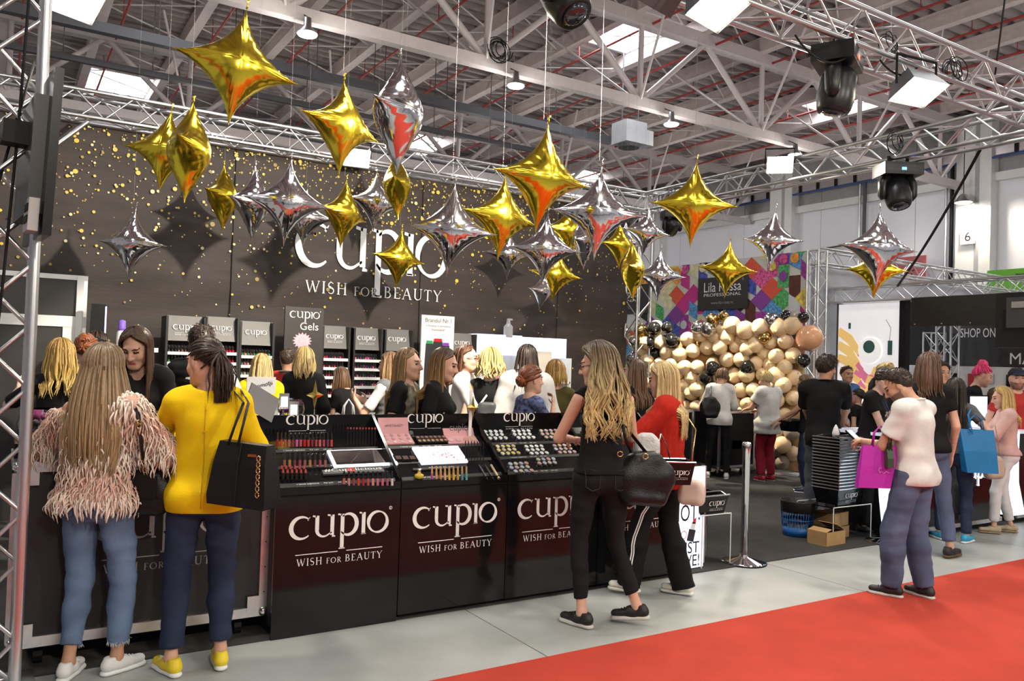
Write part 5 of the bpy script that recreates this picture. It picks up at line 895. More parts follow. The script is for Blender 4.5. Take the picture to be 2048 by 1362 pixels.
# ================================================================ people: signed-distance bodies meshed with surface nets
class Vol:
    def __init__(s, lo, hi, h):
        s.h = h; s.lo = np.array(lo, 'f4'); n = np.ceil((np.array(hi)-np.array(lo))/h).astype(int)+1; s.D = np.full(n, .15, 'f4'); s.n = n
    def _sub(s, lo, hi):
        a = np.clip(np.floor((np.array(lo)-s.lo)/s.h).astype(int), 0, s.n); b = np.clip(np.ceil((np.array(hi)-s.lo)/s.h).astype(int)+1, 0, s.n)
        if (b <= a).any(): return None
        sl_ = tuple(slice(a[i], b[i]) for i in range(3)); ax = [s.lo[i]+s.h*np.arange(a[i], b[i], dtype='f4') for i in range(3)]
        return sl_, ax[0][:, None, None], ax[1][None, :, None], ax[2][None, None, :]
    def _put(s, sl_, d, k, sub):
        if sub:
            D = s.D[sl_]; e = -d; h = np.clip(.5+.5*(e-D)/k, 0, 1); s.D[sl_] = D+(e-D)*h+k*h*(1-h)      # smooth subtraction
        else:
            D = s.D[sl_]; h = np.clip(.5+.5*(D-d)/k, 0, 1); s.D[sl_] = D*(1-h)+d*h-k*h*(1-h)
    def cone(s, a, b, ra, rb, k=.02, flat=None, cut=None, sub=False):
        a = np.array(a, 'f4'); b = np.array(b, 'f4'); R = max(ra, rb)*(max(1, flat[1]) if flat else 1)+k+2*s.h
        q = s._sub(np.minimum(a, b)-R, np.maximum(a, b)+R)
        if q is None: return
        sl_, X, Y, Z = q; P = [X-a[0], Y-a[1], Z-a[2]]; B = b-a
        if flat:
            n = np.array(flat[0], 'f4'); n = n/np.linalg.norm(n); f = 1/flat[1]-1; t = (P[0]*n[0]+P[1]*n[1]+P[2]*n[2])*f; P = [P[i]+t*n[i] for i in range(3)]; B = B+n*(B@n)*f
        bb = float(B@B)+1e-9; t = np.clip((P[0]*B[0]+P[1]*B[1]+P[2]*B[2])/bb, 0, 1)
        d = np.sqrt((P[0]-t*B[0])**2+(P[1]-t*B[1])**2+(P[2]-t*B[2])**2)-(ra+(rb-ra)*t)
        if cut is not None:
            c, n = cut; d = np.maximum(d, (X-c[0])*n[0]+(Y-c[1])*n[1]+(Z-c[2])*n[2])
        s._put(sl_, d, k, sub)
    def ell(s, c, r, R=None, k=.02, sub=False, planes=()):
        c = np.array(c, 'f4'); r = np.array(r, 'f4'); m = r.max()+k+2*s.h; q = s._sub(c-m, c+m)
        if q is None: return
        sl_, X, Y, Z = q; P = [X-c[0], Y-c[1], Z-c[2]]
        if R is not None: P = [P[0]*R[0, i]+P[1]*R[1, i]+P[2]*R[2, i] for i in range(3)]
        Q = [P[i]/r[i] for i in range(3)]; k0 = np.sqrt(Q[0]**2+Q[1]**2+Q[2]**2); k1 = np.sqrt((Q[0]/r[0])**2+(Q[1]/r[1])**2+(Q[2]/r[2])**2)+1e-6; d = k0*(k0-1)/k1
        for n, o in planes: d = np.maximum(d, P[0]*n[0]+P[1]*n[1]+P[2]*n[2]-o)
        s._put(sl_, d, k, sub)
    def plane(s, c, n):                                   # keep the side opposite to n
        ax = [s.lo[i]+s.h*np.arange(s.n[i], dtype='f4') for i in range(3)]; s.D = np.maximum(s.D, (ax[0][:, None, None]-c[0])*n[0]+(ax[1][None, :, None]-c[1])*n[1]+(ax[2][None, None, :]-c[2])*n[2])
    def wrinkle(s, amp, f=(9, 9, 26), seed=0):
        ax = [s.lo[i]+s.h*np.arange(s.n[i], dtype='f4') for i in range(3)]; X, Y, Z = ax[0][:, None, None], ax[1][None, :, None], ax[2][None, None, :]; q = random.Random(seed); w_ = 0
        for k in range(3):
            m = 1.0+.7*k; p = [q.uniform(0, 6.28) for _ in range(4)]; w_ = w_+np.sin(X*f[0]*m*q.uniform(.6, 1.4)+p[0]+2.2*np.sin(Z*f[2]*.35*m+p[3]))*np.sin(Z*f[2]*m+X*f[0]*q.uniform(-1, 1)+Y*f[1]*q.uniform(-1, 1)*1.5+p[1])/m
        s.D += amp*w_.astype('f4')
    def mesh(s):
        D = s.D; D[0] = D[-1] = .1; D[:, 0] = D[:, -1] = .1; D[:, :, 0] = D[:, :, -1] = .1
        S = D < 0; c = S[:-1, :-1, :-1].astype('i1'); tot = c*0
        for i in (0, 1):
            for j in (0, 1):
                for k in (0, 1): tot += S[i:S.shape[0]-1+i, j:S.shape[1]-1+j, k:S.shape[2]-1+k]
        I = np.argwhere((tot > 0) & (tot < 8))
        if len(I) == 0: return np.zeros((0, 3)), np.zeros((0, 4), int)
        acc = np.zeros((len(I), 3)); cnt = np.zeros(len(I)); cr = [(i, j, k) for i in (0, 1) for j in (0, 1) for k in (0, 1)]
        val = {o: D[I[:, 0]+o[0], I[:, 1]+o[1], I[:, 2]+o[2]] for o in cr}
        for a in cr:
            for ax in range(3):
                if a[ax]: continue
                b = list(a); b[ax] = 1; b = tuple(b); va, vb = val[a], val[b]; m = (va < 0) != (vb < 0); t = va[m]/(va[m]-vb[m]); p = np.tile(np.array(a, float), (m.sum(), 1)); p[:, ax] += t; acc[m] += p; cnt[m] += 1
        V = s.lo+s.h*(I+acc/cnt[:, None]); idx = np.full(tot.shape, -1, 'i4'); idx[I[:, 0], I[:, 1], I[:, 2]] = np.arange(len(I)); F = []
        for ax in range(3):
            o1, o2 = [(1, 2), (2, 0), (0, 1)][ax]; A = np.take(S, range(S.shape[ax]-1), ax); B = np.take(S, range(1, S.shape[ax]), ax); E_ = np.argwhere(A != B); E_ = E_[(E_[:, o1] > 0) & (E_[:, o2] > 0) & (E_[:, o1] < S.shape[o1]-1) & (E_[:, o2] < S.shape[o2]-1)]
            fl_ = A[E_[:, 0], E_[:, 1], E_[:, 2]]; q = []
            for d1, d2 in ((-1, -1), (0, -1), (0, 0), (-1, 0)):
                e = E_.copy(); e[:, o1] += d1; e[:, o2] += d2; q.append(idx[e[:, 0], e[:, 1], e[:, 2]])
            Q = np.stack(q, 1); Q[~fl_] = Q[~fl_][:, ::-1]; F.append(Q)
        return V, np.concatenate(F)
def smooth_mesh(V, F, it=1, lam=.5):
    for _ in range(it):
        acc = np.zeros_like(V); cnt = np.zeros(len(V))
        for i in range(4): np.add.at(acc, F[:, i], V[F[:, (i+1) % 4]]+V[F[:, (i+3) % 4]]); np.add.at(cnt, F[:, i], 2)
        V = V+lam*(acc/np.maximum(cnt, 1)[:, None]-V)
    return V
def rot(ax, a):
    c, s_ = math.cos(a), math.sin(a)
    return np.array({'x': [[1, 0, 0], [0, c, -s_], [0, s_, c]], 'y': [[c, 0, s_], [0, 1, 0], [-s_, 0, c]], 'z': [[c, -s_, 0], [s_, c, 0], [0, 0, 1]]}[ax])
def ik(a, c, l1, l2, pole):
    a = np.array(a, float); c = np.array(c, float); d = c-a; L = np.linalg.norm(d); d = d/(L+1e-9)
    if L > (l1+l2)*.995: L = (l1+l2)*.995; c = a+d*L
    x = (l1*l1-l2*l2+L*L)/(2*L); h = math.sqrt(max(l1*l1-x*x, 0)); p = np.array(pole, float); p = p-d*(p@d); p /= (np.linalg.norm(p)+1e-9)
    return a+d*x+p*h, c
HAIRM = mat('hair', (.2, .1, .05), .42, nz=30, amt=.22, attr=True, stretch=(6, 6, .6))
LIP = mat('lips', (.45, .12, .11), .4); BROW = mat('brow', (.06, .035, .025), .6); EYE = mat('eye_dark', (.035, .02, .015), .3); SHADOWB = mat('beard', (.19, .105, .07), .7, nz=60, amt=.3)
def cloth(name, col, **k): return mat('cloth_'+name, col, k.pop('rough', .8), spec=.22, nz=k.pop('nz', 7), amt=k.pop('amt', .12), bump=k.pop('bump', .25), bs=k.pop('bs', 220), **k)
SHOEM = {}
def shoe_mesh(up_c, sole_c, thick=.03, vx=.007):
    key = (thick, vx)
    if key not in SHOEM:
        v = Vol((-.07, -.11, -.02), (.07, .20, .14), vx)
        v.cone((0, .145, .045), (0, .02, .05), .036, .040, .02, ((0, 0, 1), .75)); v.cone((0, .03, .06), (0, -.055, .055), .042, .038, .03); v.cone((0, -.045, .06), (0, -.04, .10), .036, .034, .02, cut=((0, 0, .105), (0, 0, 1)))
        v.ell((0, .0, .125), (.030, .05, .04), None, .01, sub=True); v.plane((0, 0, thick*.6), (0, 0, -1)); A = v.mesh()
        v = Vol((-.07, -.12, -.03), (.07, .21, .07), vx); v.cone((0, .145, thick/2), (0, .06, thick/2), .044, .042, .01, ((0, 0, 1), .5)); v.cone((0, .06, thick/2), (0, -.06, thick/2), .042, .038, .02, ((0, 0, 1), .5)); v.plane((0, 0, 0), (0, 0, -1)); v.plane((0, 0, thick), (0, 0, 1)); B = v.mesh()
        SHOEM[key] = (A, B)
    return SHOEM[key]
def strands(paths, r, n=4, cols=None):
    """flat tapered locks; paths (N,K,3), r base radius, cols (N,K,3)"""
    P = np.asarray(paths, float); N, K, _ = P.shape; T = np.gradient(P, axis=1); T /= np.linalg.norm(T, axis=2, keepdims=True)+1e-9
    c = P.mean(1, keepdims=True); ctr = P[:, :1]*0+P.mean((0, 1)); O = P-ctr; O[:, :, 2] *= .1; O -= T*(O*T).sum(2, keepdims=True); O /= np.linalg.norm(O, axis=2, keepdims=True)+1e-9; S_ = np.cross(T, O)
    tt = np.linspace(0, 1, K); w_ = (np.minimum(1, .55+tt*2.0)*np.clip((1.02-tt)*3.2, .12, 1))[None, :, None]; R = np.asarray(r, float).reshape(-1, 1, 1)*w_
    V = np.stack([P+S_*R*math.cos(a)+O*R*.45*math.sin(a) for a in [2*math.pi*i/n for i in range(n)]], 2).reshape(-1, 3)
    b = np.arange(N)[:, None, None]*K*n+np.arange(K-1)[None, :, None]*n; j = np.arange(n)[None, None, :]; j2 = (j+1) % n
    F = np.stack([b+j, b+n+j, b+n+j2, b+j2], 3).reshape(-1, 4); C = None if cols is None else np.repeat(np.asarray(cols).reshape(N*K, 3), n, 0)
    return V, F, C
PERSONS = []
def person(label, u, vtop, d, face, *, male=False, sk=0, bulk=1.0, lean=0.0, twist=0.0, hp=0.0, hy=0.0, ht=0.0, lh=None, rh=None, le=None, re=None, lc=.35, rc=.35, feet=((-.10, 0, 0), (.10, 0, 0)), lift=(0, 0),
           top=None, sleeve=.45, hem=.86, ease=.012, neck=.085, tank=False, pants=None, pr=(.060, .050), pcut=.10, shoes=None, hair=None, hi=False, ground=None, beard=False, glasses=False, extra=None, legs=True, topname='shirt', vneck=0.0, off=None, pattern=None):
    """face: 0 seen from behind, 90 looking to image right, 180 towards camera. Joint targets are in the person's own frame for a height of 1.70 m."""
    base = gd(u, vtop, d) if ground is None else None
    XY = gd(u, vtop, d)[:2] if ground is None else gz(*ground)[:2]
    fw = RW@np.array([0, 0, -1.0]); az = math.atan2(fw[1], fw[0])-math.radians(face); rz = az-math.pi/2
    dep = (np.array([*XY, 0])-CAM)@(RW@np.array([0, 0, -1.0])); ztop = gd(u, vtop, dep)[2]
    P0 = np.array([0, 0, .93]); RT = rot('z', -math.radians(twist))@rot('x', -math.radians(lean)); T = lambda p: P0+RT@(np.array(p, float)-P0)
    sw = .195 if male else .160; nk = T((0, -.015, 1.435)); HR = rot('z', -math.radians(hy))@rot('y', math.radians(ht))@rot('x', -math.radians(hp)); HC = nk+rot('z', -math.radians(hy))@np.array([0, .012+.0012*lean*.6, 0])+HR@np.array([0, .01, .145])
    sc = ztop/(HC+HR@np.array([0, -.02, .128]))[2]; sc = min(max(sc, .80), 1.14)
    g = thing('person', label, 'person', (XY[0], XY[1], 0), rz); g.scale = (sc, sc, sc); h = .011 if hi else .021; hh = .0052 if hi else .0080; skm = SKIN[sk]
    SH = [T((s*(sw-.005), -.015, 1.375)) for s in (-1, 1)]; LA = (.285, .25) if not male else (.295, .265); W = []; E = []
    for i, (t, el) in enumerate(((lh, le), (rh, re))):
        s = (-1, 1)[i]
        if t is None: t = SH[i]+np.array([s*.07, .05, -.51]); pole = (s*.4, -1, 0)
        else: pole = el if el is not None else (s*.55, -.55, -.65)
        e, w_ = ik(SH[i], t, *LA, pole); E.append(e); W.append(w_)
    hipj = [np.array([s*.088, 0, .905]) for s in (-1, 1)]; ANK = []; KN = []
    for i, ft in enumerate(feet):
        fa = -math.radians(ft[2]); a = np.array([ft[0], ft[1], .085+lift[i]]); k_, a2 = ik(hipj[i], a, .420, .408, (math.sin(-fa)*.6, 1, 0)); KN.append(k_); ANK.append(a2)
    B = bulk
    # ---- skin body
    Vs, Fs, Ms, off0 = [], [], [], 0
    def addm(V, F, m=None):
        nonlocal off0
        Vs.append(V); Fs.append(F+off0); Ms.append(np.zeros(len(F), int) if m is None else m); off0 += len(V)
    lo = np.minimum.reduce([*W, *E, *ANK, *SH, P0])-.16; hi_ = np.maximum.reduce([*W, *E, *SH, *ANK])+.16; lo[2] = min(ANK[0][2], ANK[1][2])-.03; hi_[2] = max(hi_[2], HC[2])
    v = Vol(lo, hi_, h)
    v.cone(T((0, 0, .93)), T((0, 0, 1.10)), .105*B, .09*B, .03, ((0, 1, 0), .7)); v.cone(T((0, 0, 1.10)), T((0, 0, 1.30)), .105*B, .125*B, .03, ((0, 1, 0), .68)); v.cone(SH[0]*.8+nk*.2, SH[1]*.8+nk*.2, .043, .043, .04); v.cone(T((0, -.01, 1.36)), nk, .07, .052, .04); v.cone(nk, HC+HR@np.array([0, -.012, -.06]), .052 if male else .046, .046, .03)
    for i in range(2):
        v.cone(SH[i], E[i], .044*B, .036*B, .02); v.cone(E[i], W[i], .036*B, .024, .015)
        if legs: v.cone(hipj[i], KN[i], .056*B, .038*B, .03); v.cone(KN[i], KN[i]*.6+ANK[i]*.4, .036*B, .036*B, .02); v.cone(KN[i]*.6+ANK[i]*.4, ANK[i], .036*B, .030, .02); v.cone(ANK[i], ANK[i]-np.array([0, 0, .04]), .031, .033, .02)
    addm(*v.mesh())
    # ---- head
    H = lambda x, y, z: HC+HR@np.array([x, y, z]); v = Vol(HC-.17, HC+np.array([.17, .17, .16]), hh)
    v.ell(H(0, -.014, .032), (.073, .092, .088), HR, .02); v.ell(H(0, .022, -.03), (.056, .068, .082), HR, .03); v.cone(H(0, .062, -.092), H(0, .055, -.085), .020, .022, .03)
    for s in (-1, 1):
        v.cone(H(s*.052, -.01, -.04), H(s*.02, .062, -.092), .020, .016, .03); v.ell(H(s*.036, .052, -.022), (.024, .028, .026), HR, .02); v.ell(H(s*.077, -.012, -.002), (.008, .020, .031), HR, .006)
    v.cone(H(-.034, .077, .036), H(.034, .077, .036), .012, .012, .018)
    for s in (-1, 1): v.ell(H(s*.031, .098, .014), (.018, .018, .011), HR, .012, sub=True); v.ell(H(s*.031, .070, .013), (.015, .015, .011), HR, .004)
    v.cone(H(0, .085, .022), H(0, .108, -.024), .0075, .0115, .010); v.cone(H(-.011, .094, -.027), H(.011, .094, -.027), .009, .009, .006); v.cone(H(-.017, .078, -.056), H(.017, .078, -.056), .009, .009, .008, (HR[:, 2], .75)); v.cone(H(-.013, .077, -.066), H(.013, .077, -.066), .008, .008, .006)
    v.cone(H(0, -.02, -.05), nk-np.array([0, 0, .01]), .052 if male else .046, .056 if male else .047, .035)
    V, F = v.mesh(); c = (V[F].mean(1)-HC)@HR; x, y, z = np.abs(c[:, 0]), c[:, 1], c[:, 2]; m = np.zeros(len(F), int)
    m[(x < .021) & (np.abs(z+.0605) < .010) & (y > .078)] = 1; m[(np.abs(z-.036+.08*np.abs(x-.03)) < .0042) & (x > .014) & (x < .048) & (y > .045)] = 2; m[(np.abs(z-.0125) < .0065) & (np.abs(x-.031) < .015) & (y > .066)] = 3
    if beard: m[(z < -.042+.25*(x-.03)) & (y > .002) & (z > -.12) & (m == 0)] = 4
    addm(V, F, m)
    # ---- hands
    for i in range(2):
        s = (-1, 1)[i]; w_ = W[i]; dd = (w_-E[i]); dd /= np.linalg.norm(dd); t = (lh, rh)[i]
        inner = np.array([-s, 0.25, -.35]) if t is None else np.array([-s*.45, -.1, -1.0]); pn = inner-dd*(inner@dd); pn /= np.linalg.norm(pn); sd = np.cross(dd, pn)*s; curl = (lc, rc)[i]
        if t is not None and dd[2] > .2: pn = np.array([-s*.6, -.8, 0])-dd*(np.array([-s*.6, -.8, 0])@dd); pn /= np.linalg.norm(pn); sd = np.cross(dd, pn)*s
        th = sd*(-1 if (sd@np.array([0, 1, .6])) < 0 else 1)     # thumb side looks forward / up
        v = Vol(w_-.20, w_+.20, .0065 if hi else .0085); v.cone(E[i]*.35+w_*.65, w_, .028*B, .023, .012, (pn, .85)); pm_ = w_+dd*.045
        v.cone(w_, pm_, .022, .033, .012, (pn, .5)); v.cone(pm_, w_+dd*.075, .034, .036, .010, (pn, .40))
        for k, (o_, ln) in enumerate(((.026, .072), (.009, .080), (-.009, .074), (-.025, .058))):
            p = w_+dd*.088+th*o_-dd*(abs(o_)*.25); f = dd*1.0+th*o_*1.6; ang = curl*.7
            for q in range(3):
                ang2 = ang*(q+.6); dn = f*math.cos(ang2)+pn*math.sin(ang2); dn = dn/np.linalg.norm(dn); e = p+dn*ln*(.42, .32, .26)[q]; v.cone(p, e, .0088-.0008*q, .0082-.0008*q, .003); p = e
        p = w_+dd*.028+th*.022; a1 = dd*.55+th*.75+pn*.3; a1 /= np.linalg.norm(a1); e = p+a1*.042; v.cone(p, e, .0125, .0105, .012); a2 = dd*.85+th*(.35-.5*curl)+pn*(.2+.5*curl); a2 /= np.linalg.norm(a2); e2 = e+a2*.034; v.cone(e, e2, .0100, .0085, .004); v.cone(e2, e2+a2*.018, .0085, .0075, .003)
        addm(*v.mesh())
    npmesh('body', np.concatenate(Vs), np.concatenate(Fs), [skm, LIP, BROW, EYE, SHADOWB], g, np.concatenate(Ms))
    # ---- top
    hc_ = .0090 if hi else .0160; info = dict(T=T, HC=HC, HR=HR, SH=SH, E=E, W=W, nk=nk, g=g, ANK=ANK, KN=KN, P0=P0, sc=sc)
    if top is not None:
        v = Vol(lo-.06, hi_+.06, hc_); e = ease
        hb = hem
        v.cone(T((0, -.008, 1.08)), T((0, -.005, 1.27)), .118*B+e, .138*B+e if male else .128*B+e, .04, ((RT@np.array([0, 1, 0])), .80))
        v.cone((0, -.005, max(hb, .80)), T((0, -.008, 1.06)), (.155 if not male else .138)*B+e*1.3, .120*B+e, .05, ((0, 1, 0), .72))
        if not male:
            for s in (-1, 1): v.ell(T((s*.062, .078, 1.245)), (.058*B+e*.5, .050*B+e*.4, .056*B), RT, .04)
        else: v.cone(T((-.09, .045, 1.30)), T((.09, .045, 1.30)), .075, .075, .05); 
        v.cone(SH[0]*.86+nk*.14, SH[1]*.86+nk*.14, .052*B+e, .052*B+e, .04); v.cone(T((0, -.035, 1.30)), T((0, -.03, 1.39)), .11+e, .07+e, .05, ((RT@np.array([0, 1, 0])), .6))
        for s in (0, 1): v.cone(SH[s]*.6+nk*.4+np.array([0, 0, .01]), nk+np.array([0, 0, -.035]), .045+e*.5, .045+e*.5, .03)
        for i in range(2):
            if tank: continue
            sl_e = sleeve if not isinstance(sleeve, tuple) else sleeve[i]
            c1 = E[i] if sl_e >= 1 else SH[i]+(E[i]-SH[i])*sl_e; dn = (E[i]-SH[i]); dn = dn/np.linalg.norm(dn)
            v.cone(SH[i], c1 if sl_e >= 1 else c1+dn*.05, .041*B+e*.8, .038*B+e if sl_e >= 1 else .043*B+e*1.2, .03, cut=None if sl_e >= 1 else (c1, dn))
            if sl_e > 1:
                c2 = E[i]+(W[i]-E[i])*(sl_e-1); dn = W[i]-E[i]; dn /= np.linalg.norm(dn); v.cone(E[i], c2+dn*.04, .040*B+e, .030+e, .03, cut=(c2, dn))
        if tank:
            for i in range(2): o_ = SH[i]+(SH[i]-nk)*.28; v.cone(o_-np.array([0, .14, 0]), o_+np.array([0, .14, 0])-np.array([0, 0, .02]), .062, .062, .012, sub=True)
        if hb < 1.0:
            BB = B*(.84 if male else 1); v.ell((0, -.012, .925), (.170*BB+e, .128*BB+e, .13), None, .04)
            for s in (-1, 1): v.ell((s*.072, -.064, .895), (.086*BB+e*.8, .082*BB+e*.8, .09), None, .04)
        if hi: v.wrinkle(.0052, (8, 8, 17), int(u))
        else: v.wrinkle(.003, (8, 8, 17), int(u))
        if off is not None: v.ell(nk+np.array([off[0], off[1], off[2]]), (off[3], .3, off[4]), None, .02, sub=True)
        v.ell(nk+RT@np.array([0, .01+vneck*.3, .035]), (neck, neck*1.0, .055+vneck), RT, .008, sub=True)
        v.plane((0, 0, hb), (0, 0, -1)); V, F = v.mesh(); V = smooth_mesh(V, F, 1, .4); o = npmesh(topname, V, F, top if not isinstance(top, (list, tuple)) else list(top), g); info['top'] = (V, F, o)
    # ---- trousers
    if pants is not None and legs:
        v = Vol(np.minimum(lo, (-.3, -.3, 0))-.04, np.maximum(hi_, (.3, .3, 0))+.04, hc_); BB = B*(.84 if male else 1); v.ell((0, -.012, .925), (.168*BB, .125*BB, .125), None, .03)
        for s in (-1, 1): v.ell((s*.072, -.062, .895), (.083*BB, .078*BB, .085), None, .04)
        for i in range(2):
            up_ = hipj[i]+np.array([0, -.005, .0]); a = ANK[i]; kn = KN[i]; dn = a-kn; L = np.linalg.norm(dn); dn /= L; v.cone(up_, up_*.45+kn*.55, .092*B, .075*B, .025); v.cone(up_*.45+kn*.55, kn, .075*B, pr[0]*B, .02); v.cone(kn, kn+dn*L*.35, pr[0]*B, (pr[0]*.55+pr[1]*.45)*B+.004, .02)
            ct = a-dn*(pcut-.09); v.cone(kn+dn*L*.35, ct+dn*.03, (pr[0]*.55+pr[1]*.45)*B+.004, pr[1], .02, cut=(ct, dn))
        v.wrinkle(.0042 if hi else .003, (10, 10, 24), int(u)+3); v.plane((0, 0, 1.03), (0, 0, 1)); V, F = v.mesh(); V = smooth_mesh(V, F, 1, .4); o = npmesh('trousers', V, F, pants, g); info['pants'] = (V, F, o)
    if shoes and legs:
        A, Bm = shoe_mesh(*shoes, .007 if hi else .0135)
        for i in range(2):
            fa = -math.radians(feet[i][2]); Rz = rot('z', fa)@rot('x', -lift[i]*4.5); o0 = ANK[i]-np.array([0, 0, .085])-Rz@np.array([0, -.0, 0]); o0 = o0+np.array([0, 0, 0 if lift[i] == 0 else lift[i]*.1]); o = npmesh('shoe', (A[0]*.88)@Rz.T+o0, A[1], cm(shoes[0], .55), g); npmesh('sole', (Bm[0]*.88)@Rz.T+o0, Bm[1], cm(shoes[1], .6), o)
            if hi:
                ml = MB()
                for k in range(4): yy, zz = .055+.020*k, .088-.0062*k; ml.tube([Rz@np.array((-.026, yy, zz-.012))*.9+o0, Rz@np.array((0, yy+.004, zz+.002))*.9+o0, Rz@np.array((.026, yy, zz-.012))*.9+o0], .003, 5)
                ml.build('laces', PRINTW if shoes[0][0] > .3 else BLKMATT, o, True)
    # ---- hair
    if hair: do_hair(info, hair, hi, hp, int(u))
    if glasses:
        m_ = MB()
        for s in (-1, 1): m_.tube([H(s*.032+.022*math.cos(a), .094, .010+.017*math.sin(a)) for a in np.linspace(0, 6.283, 13)], .0022, 5); m_.tube([H(s*.054, .092, .014), H(s*.078, .0, .014), H(s*.08, -.02, .0)], .0022, 5)
        m_.tube([H(-.010, .096, .012), H(.010, .096, .012)], .0022, 5); m_.build('glasses', cm(glasses if isinstance(glasses, tuple) else (.05, .01, .015), .3), g, True)
    PERSONS.append(info)
    if extra: extra(info)
    return info
def do_hair(I, S, hi, hp, seed):
    """S: kind, c0 root, c1 tip, L length below ear, vol, wave"""
    q = np.random.default_rng(seed); CL = q.uniform(0, 6.28, (40, 2)); HC, HR, g, SH, nk, T = I['HC'], I['HR'], I['g'], I['SH'], I['nk'], I['T']; kind = S['k']; c0 = np.array(S['c0']); c1 = np.array(S.get('c1', S['c0'])); vol = S.get('vol', .012); H = lambda p: HC+HR@np.array(p)
    v = Vol(HC-.2, HC+.2, .008 if hi else .010); R0 = np.array([.074, .094, .090])+vol*.8; cen = np.array([0, -.016, .032]); short = kind == 'short'
    pl = [((0, .72, -.69), -.010 if not short else -.018)]
    if short: R0 = np.array([.076, .095, .092])+vol; pl = [((0, .80, -.60), .012), ((0, -.1, -.99), .085)]
    v.ell(H(cen), R0, HR, .01, planes=pl)
    if kind == 'bun': v.ell(H((0, S.get('by', -.105), S.get('bz', .06))), (.055, .05, .05), HR, .01)
    if short: v.wrinkle(.0018, (60, 60, 40), seed)
    if kind in ('long', 'pony') and not S.get('thin'):
        pass
    V, F = v.mesh(); Vs, Fs, Cs = [V], [F], [np.tile(c0*.8, (len(V), 1))]; o0 = len(V)
    def addp(P, r, cols):
        nonlocal o0
        a, b, c = strands(P, r, 4, cols); Vs.append(a); Fs.append(b+o0); Cs.append(c); o0 += len(a)
    N = S.get('n', 260 if hi else 130); rr = S.get('r', .0075 if hi else .011)
    cenw = cen; Re = np.array([.076, .096, .092])
    def skull(a, ph, lift): return cenw+np.array([math.sin(a)*math.sin(ph), math.cos(a)*math.sin(ph), math.cos(ph)])*(Re+lift)
    P = []; C = []
    if short:
        M = 700 if hi else 300
        for k in range(M):
            a = q.uniform(0, 6.283); ph = math.acos(1-q.uniform(0, 1.15)); p = skull(a, ph, vol*.9)
            if .80*(p[1]-cen[1])-.60*(p[2]-cen[2]) > .010: continue
            d = np.array([math.sin(a)*math.cos(ph), math.cos(a)*math.cos(ph)+.5, -math.sin(ph)+.2])+q.normal(0, .25, 3); nrm = (p-cen)/np.linalg.norm(p-cen); L_ = S.get('len', .022); pts = [H(p+d*L_*t+nrm*(.004*math.sin(t*3)+.004)) for t in (0, .33, .66, 1)]; P.append(pts); C.append([c0*(.7+.6*q.random())]*4)
        addp(P, .0035, C)
    else:
        K = 14 if hi else 10; Lh = S.get('L', .35); wave = S.get('wave', 0); tie = np.array(S.get('tie', (0, -.115, .03))); amax = S.get('amin', 0)
        for k in range(N):
            a0 = q.uniform(-math.pi, math.pi); lift = vol*q.uniform(.55, 1.15); off_ = S.get('part', 0.0); sgn = 1 if a0 > 0 else -1; temple = math.radians(S.get('temple', 78)); pts = []
            if kind in ('pony', 'bun'):
                ph0 = math.radians(q.uniform(20, 88 if abs(a0) < 1.5 else 100)) if abs(a0) < 1.9 else math.radians(q.uniform(20, 126)); st = skull(a0, ph0, lift)
                if abs(a0) < .95 and ph0 > math.radians(62): st = skull(a0, math.radians(62), lift)
                n1 = K//2 if kind == 'pony' else K
                for t in np.linspace(0, 1, n1):
                    p = st*(1-t)+tie*t; r_ = (p-cen)/(Re+lift); nn = np.linalg.norm(r_); p = cen+(p-cen)/nn if nn < 1 else p; pts.append(H(p))
                if kind == 'pony':
                    e = H(tie); out = HR@np.array([q.normal(0, .022), -.045+q.normal(0, .012), 0]); 
                    for t in np.linspace(0, 1, K-n1+1)[1:]: pts.append(e+out*math.sin(min(1, t*1.6)*1.57)+np.array([0, 0, -Lh*t*(1+.1*q.random()*0)])+np.array([q.normal(0, .003), q.normal(0, .003), .02*math.sin(t*3.1)]))
                else:
                    pass
                P.append(pts); f = np.linspace(0, 1, len(pts))[:, None]; C.append((c0*(1-f)+c1*f)*(.72+.56*q.random())); continue
            nsk = K//2; phe = math.radians(S.get('phe', 98)+q.uniform(-8, 8))
            for j in range(nsk):
                t = j/(nsk-1); ph = math.radians(5)+(phe-math.radians(5))*t; a = a0
                if abs(a0) < temple: a = a0+(sgn*temple*1.04-a0)*min(1, max(0, t-.34)*2.4)**.8
                p = skull(a, ph, lift); p[0] += off_*(1-t); pts.append(H(p))
            e = pts[-1]; o_ = e-HC; o_[2] = 0; o_ /= np.linalg.norm(o_)+1e-9; L_ = Lh*q.uniform(.82, 1.04); cl = int((a0+math.pi)/6.2832*S.get('cl', 22)) % 40; ph1, ph2 = CL[cl, 0]+q.normal(0, .35), CL[cl, 1]+q.normal(0, .35); side = np.cross(o_, (0, 0, 1)); fl_ = S.get('flare', .02)
            for j in range(1, K-nsk+1):
                t = j/(K-nsk); p = e+o_*(fl_*math.sin(t*2.4))+np.array([0, 0, -L_*t])
                if wave: p = p+side*wave*t**.7*math.sin(t*L_*S.get('wf', 26)+ph1)+o_*wave*.8*t**.7*math.sin(t*L_*S.get('wf', 26)*.9+ph2)
                # rest on shoulders / back
                if p[2] < SH[0][2]+.05:
                    c = T((0, -.01, 1.30)); zz = min(1, (SH[0][2]+.05-p[2])/.07); rx, ry = .21*zz, (.13+.012*S.get('fat', 1))*zz; dx, dy = (p[0]-c[0])/max(rx, .01), (p[1]-c[1])/max(ry, .01); s2 = dx*dx+dy*dy
                    if s2 < 1 and zz > 0: sg = -1 if (dy < .25 or S.get('back')) else 1; p[1] = c[1]+sg*ry*math.sqrt(max(0, 1-min(dx*dx, .95)))+sg*.012*q.random()
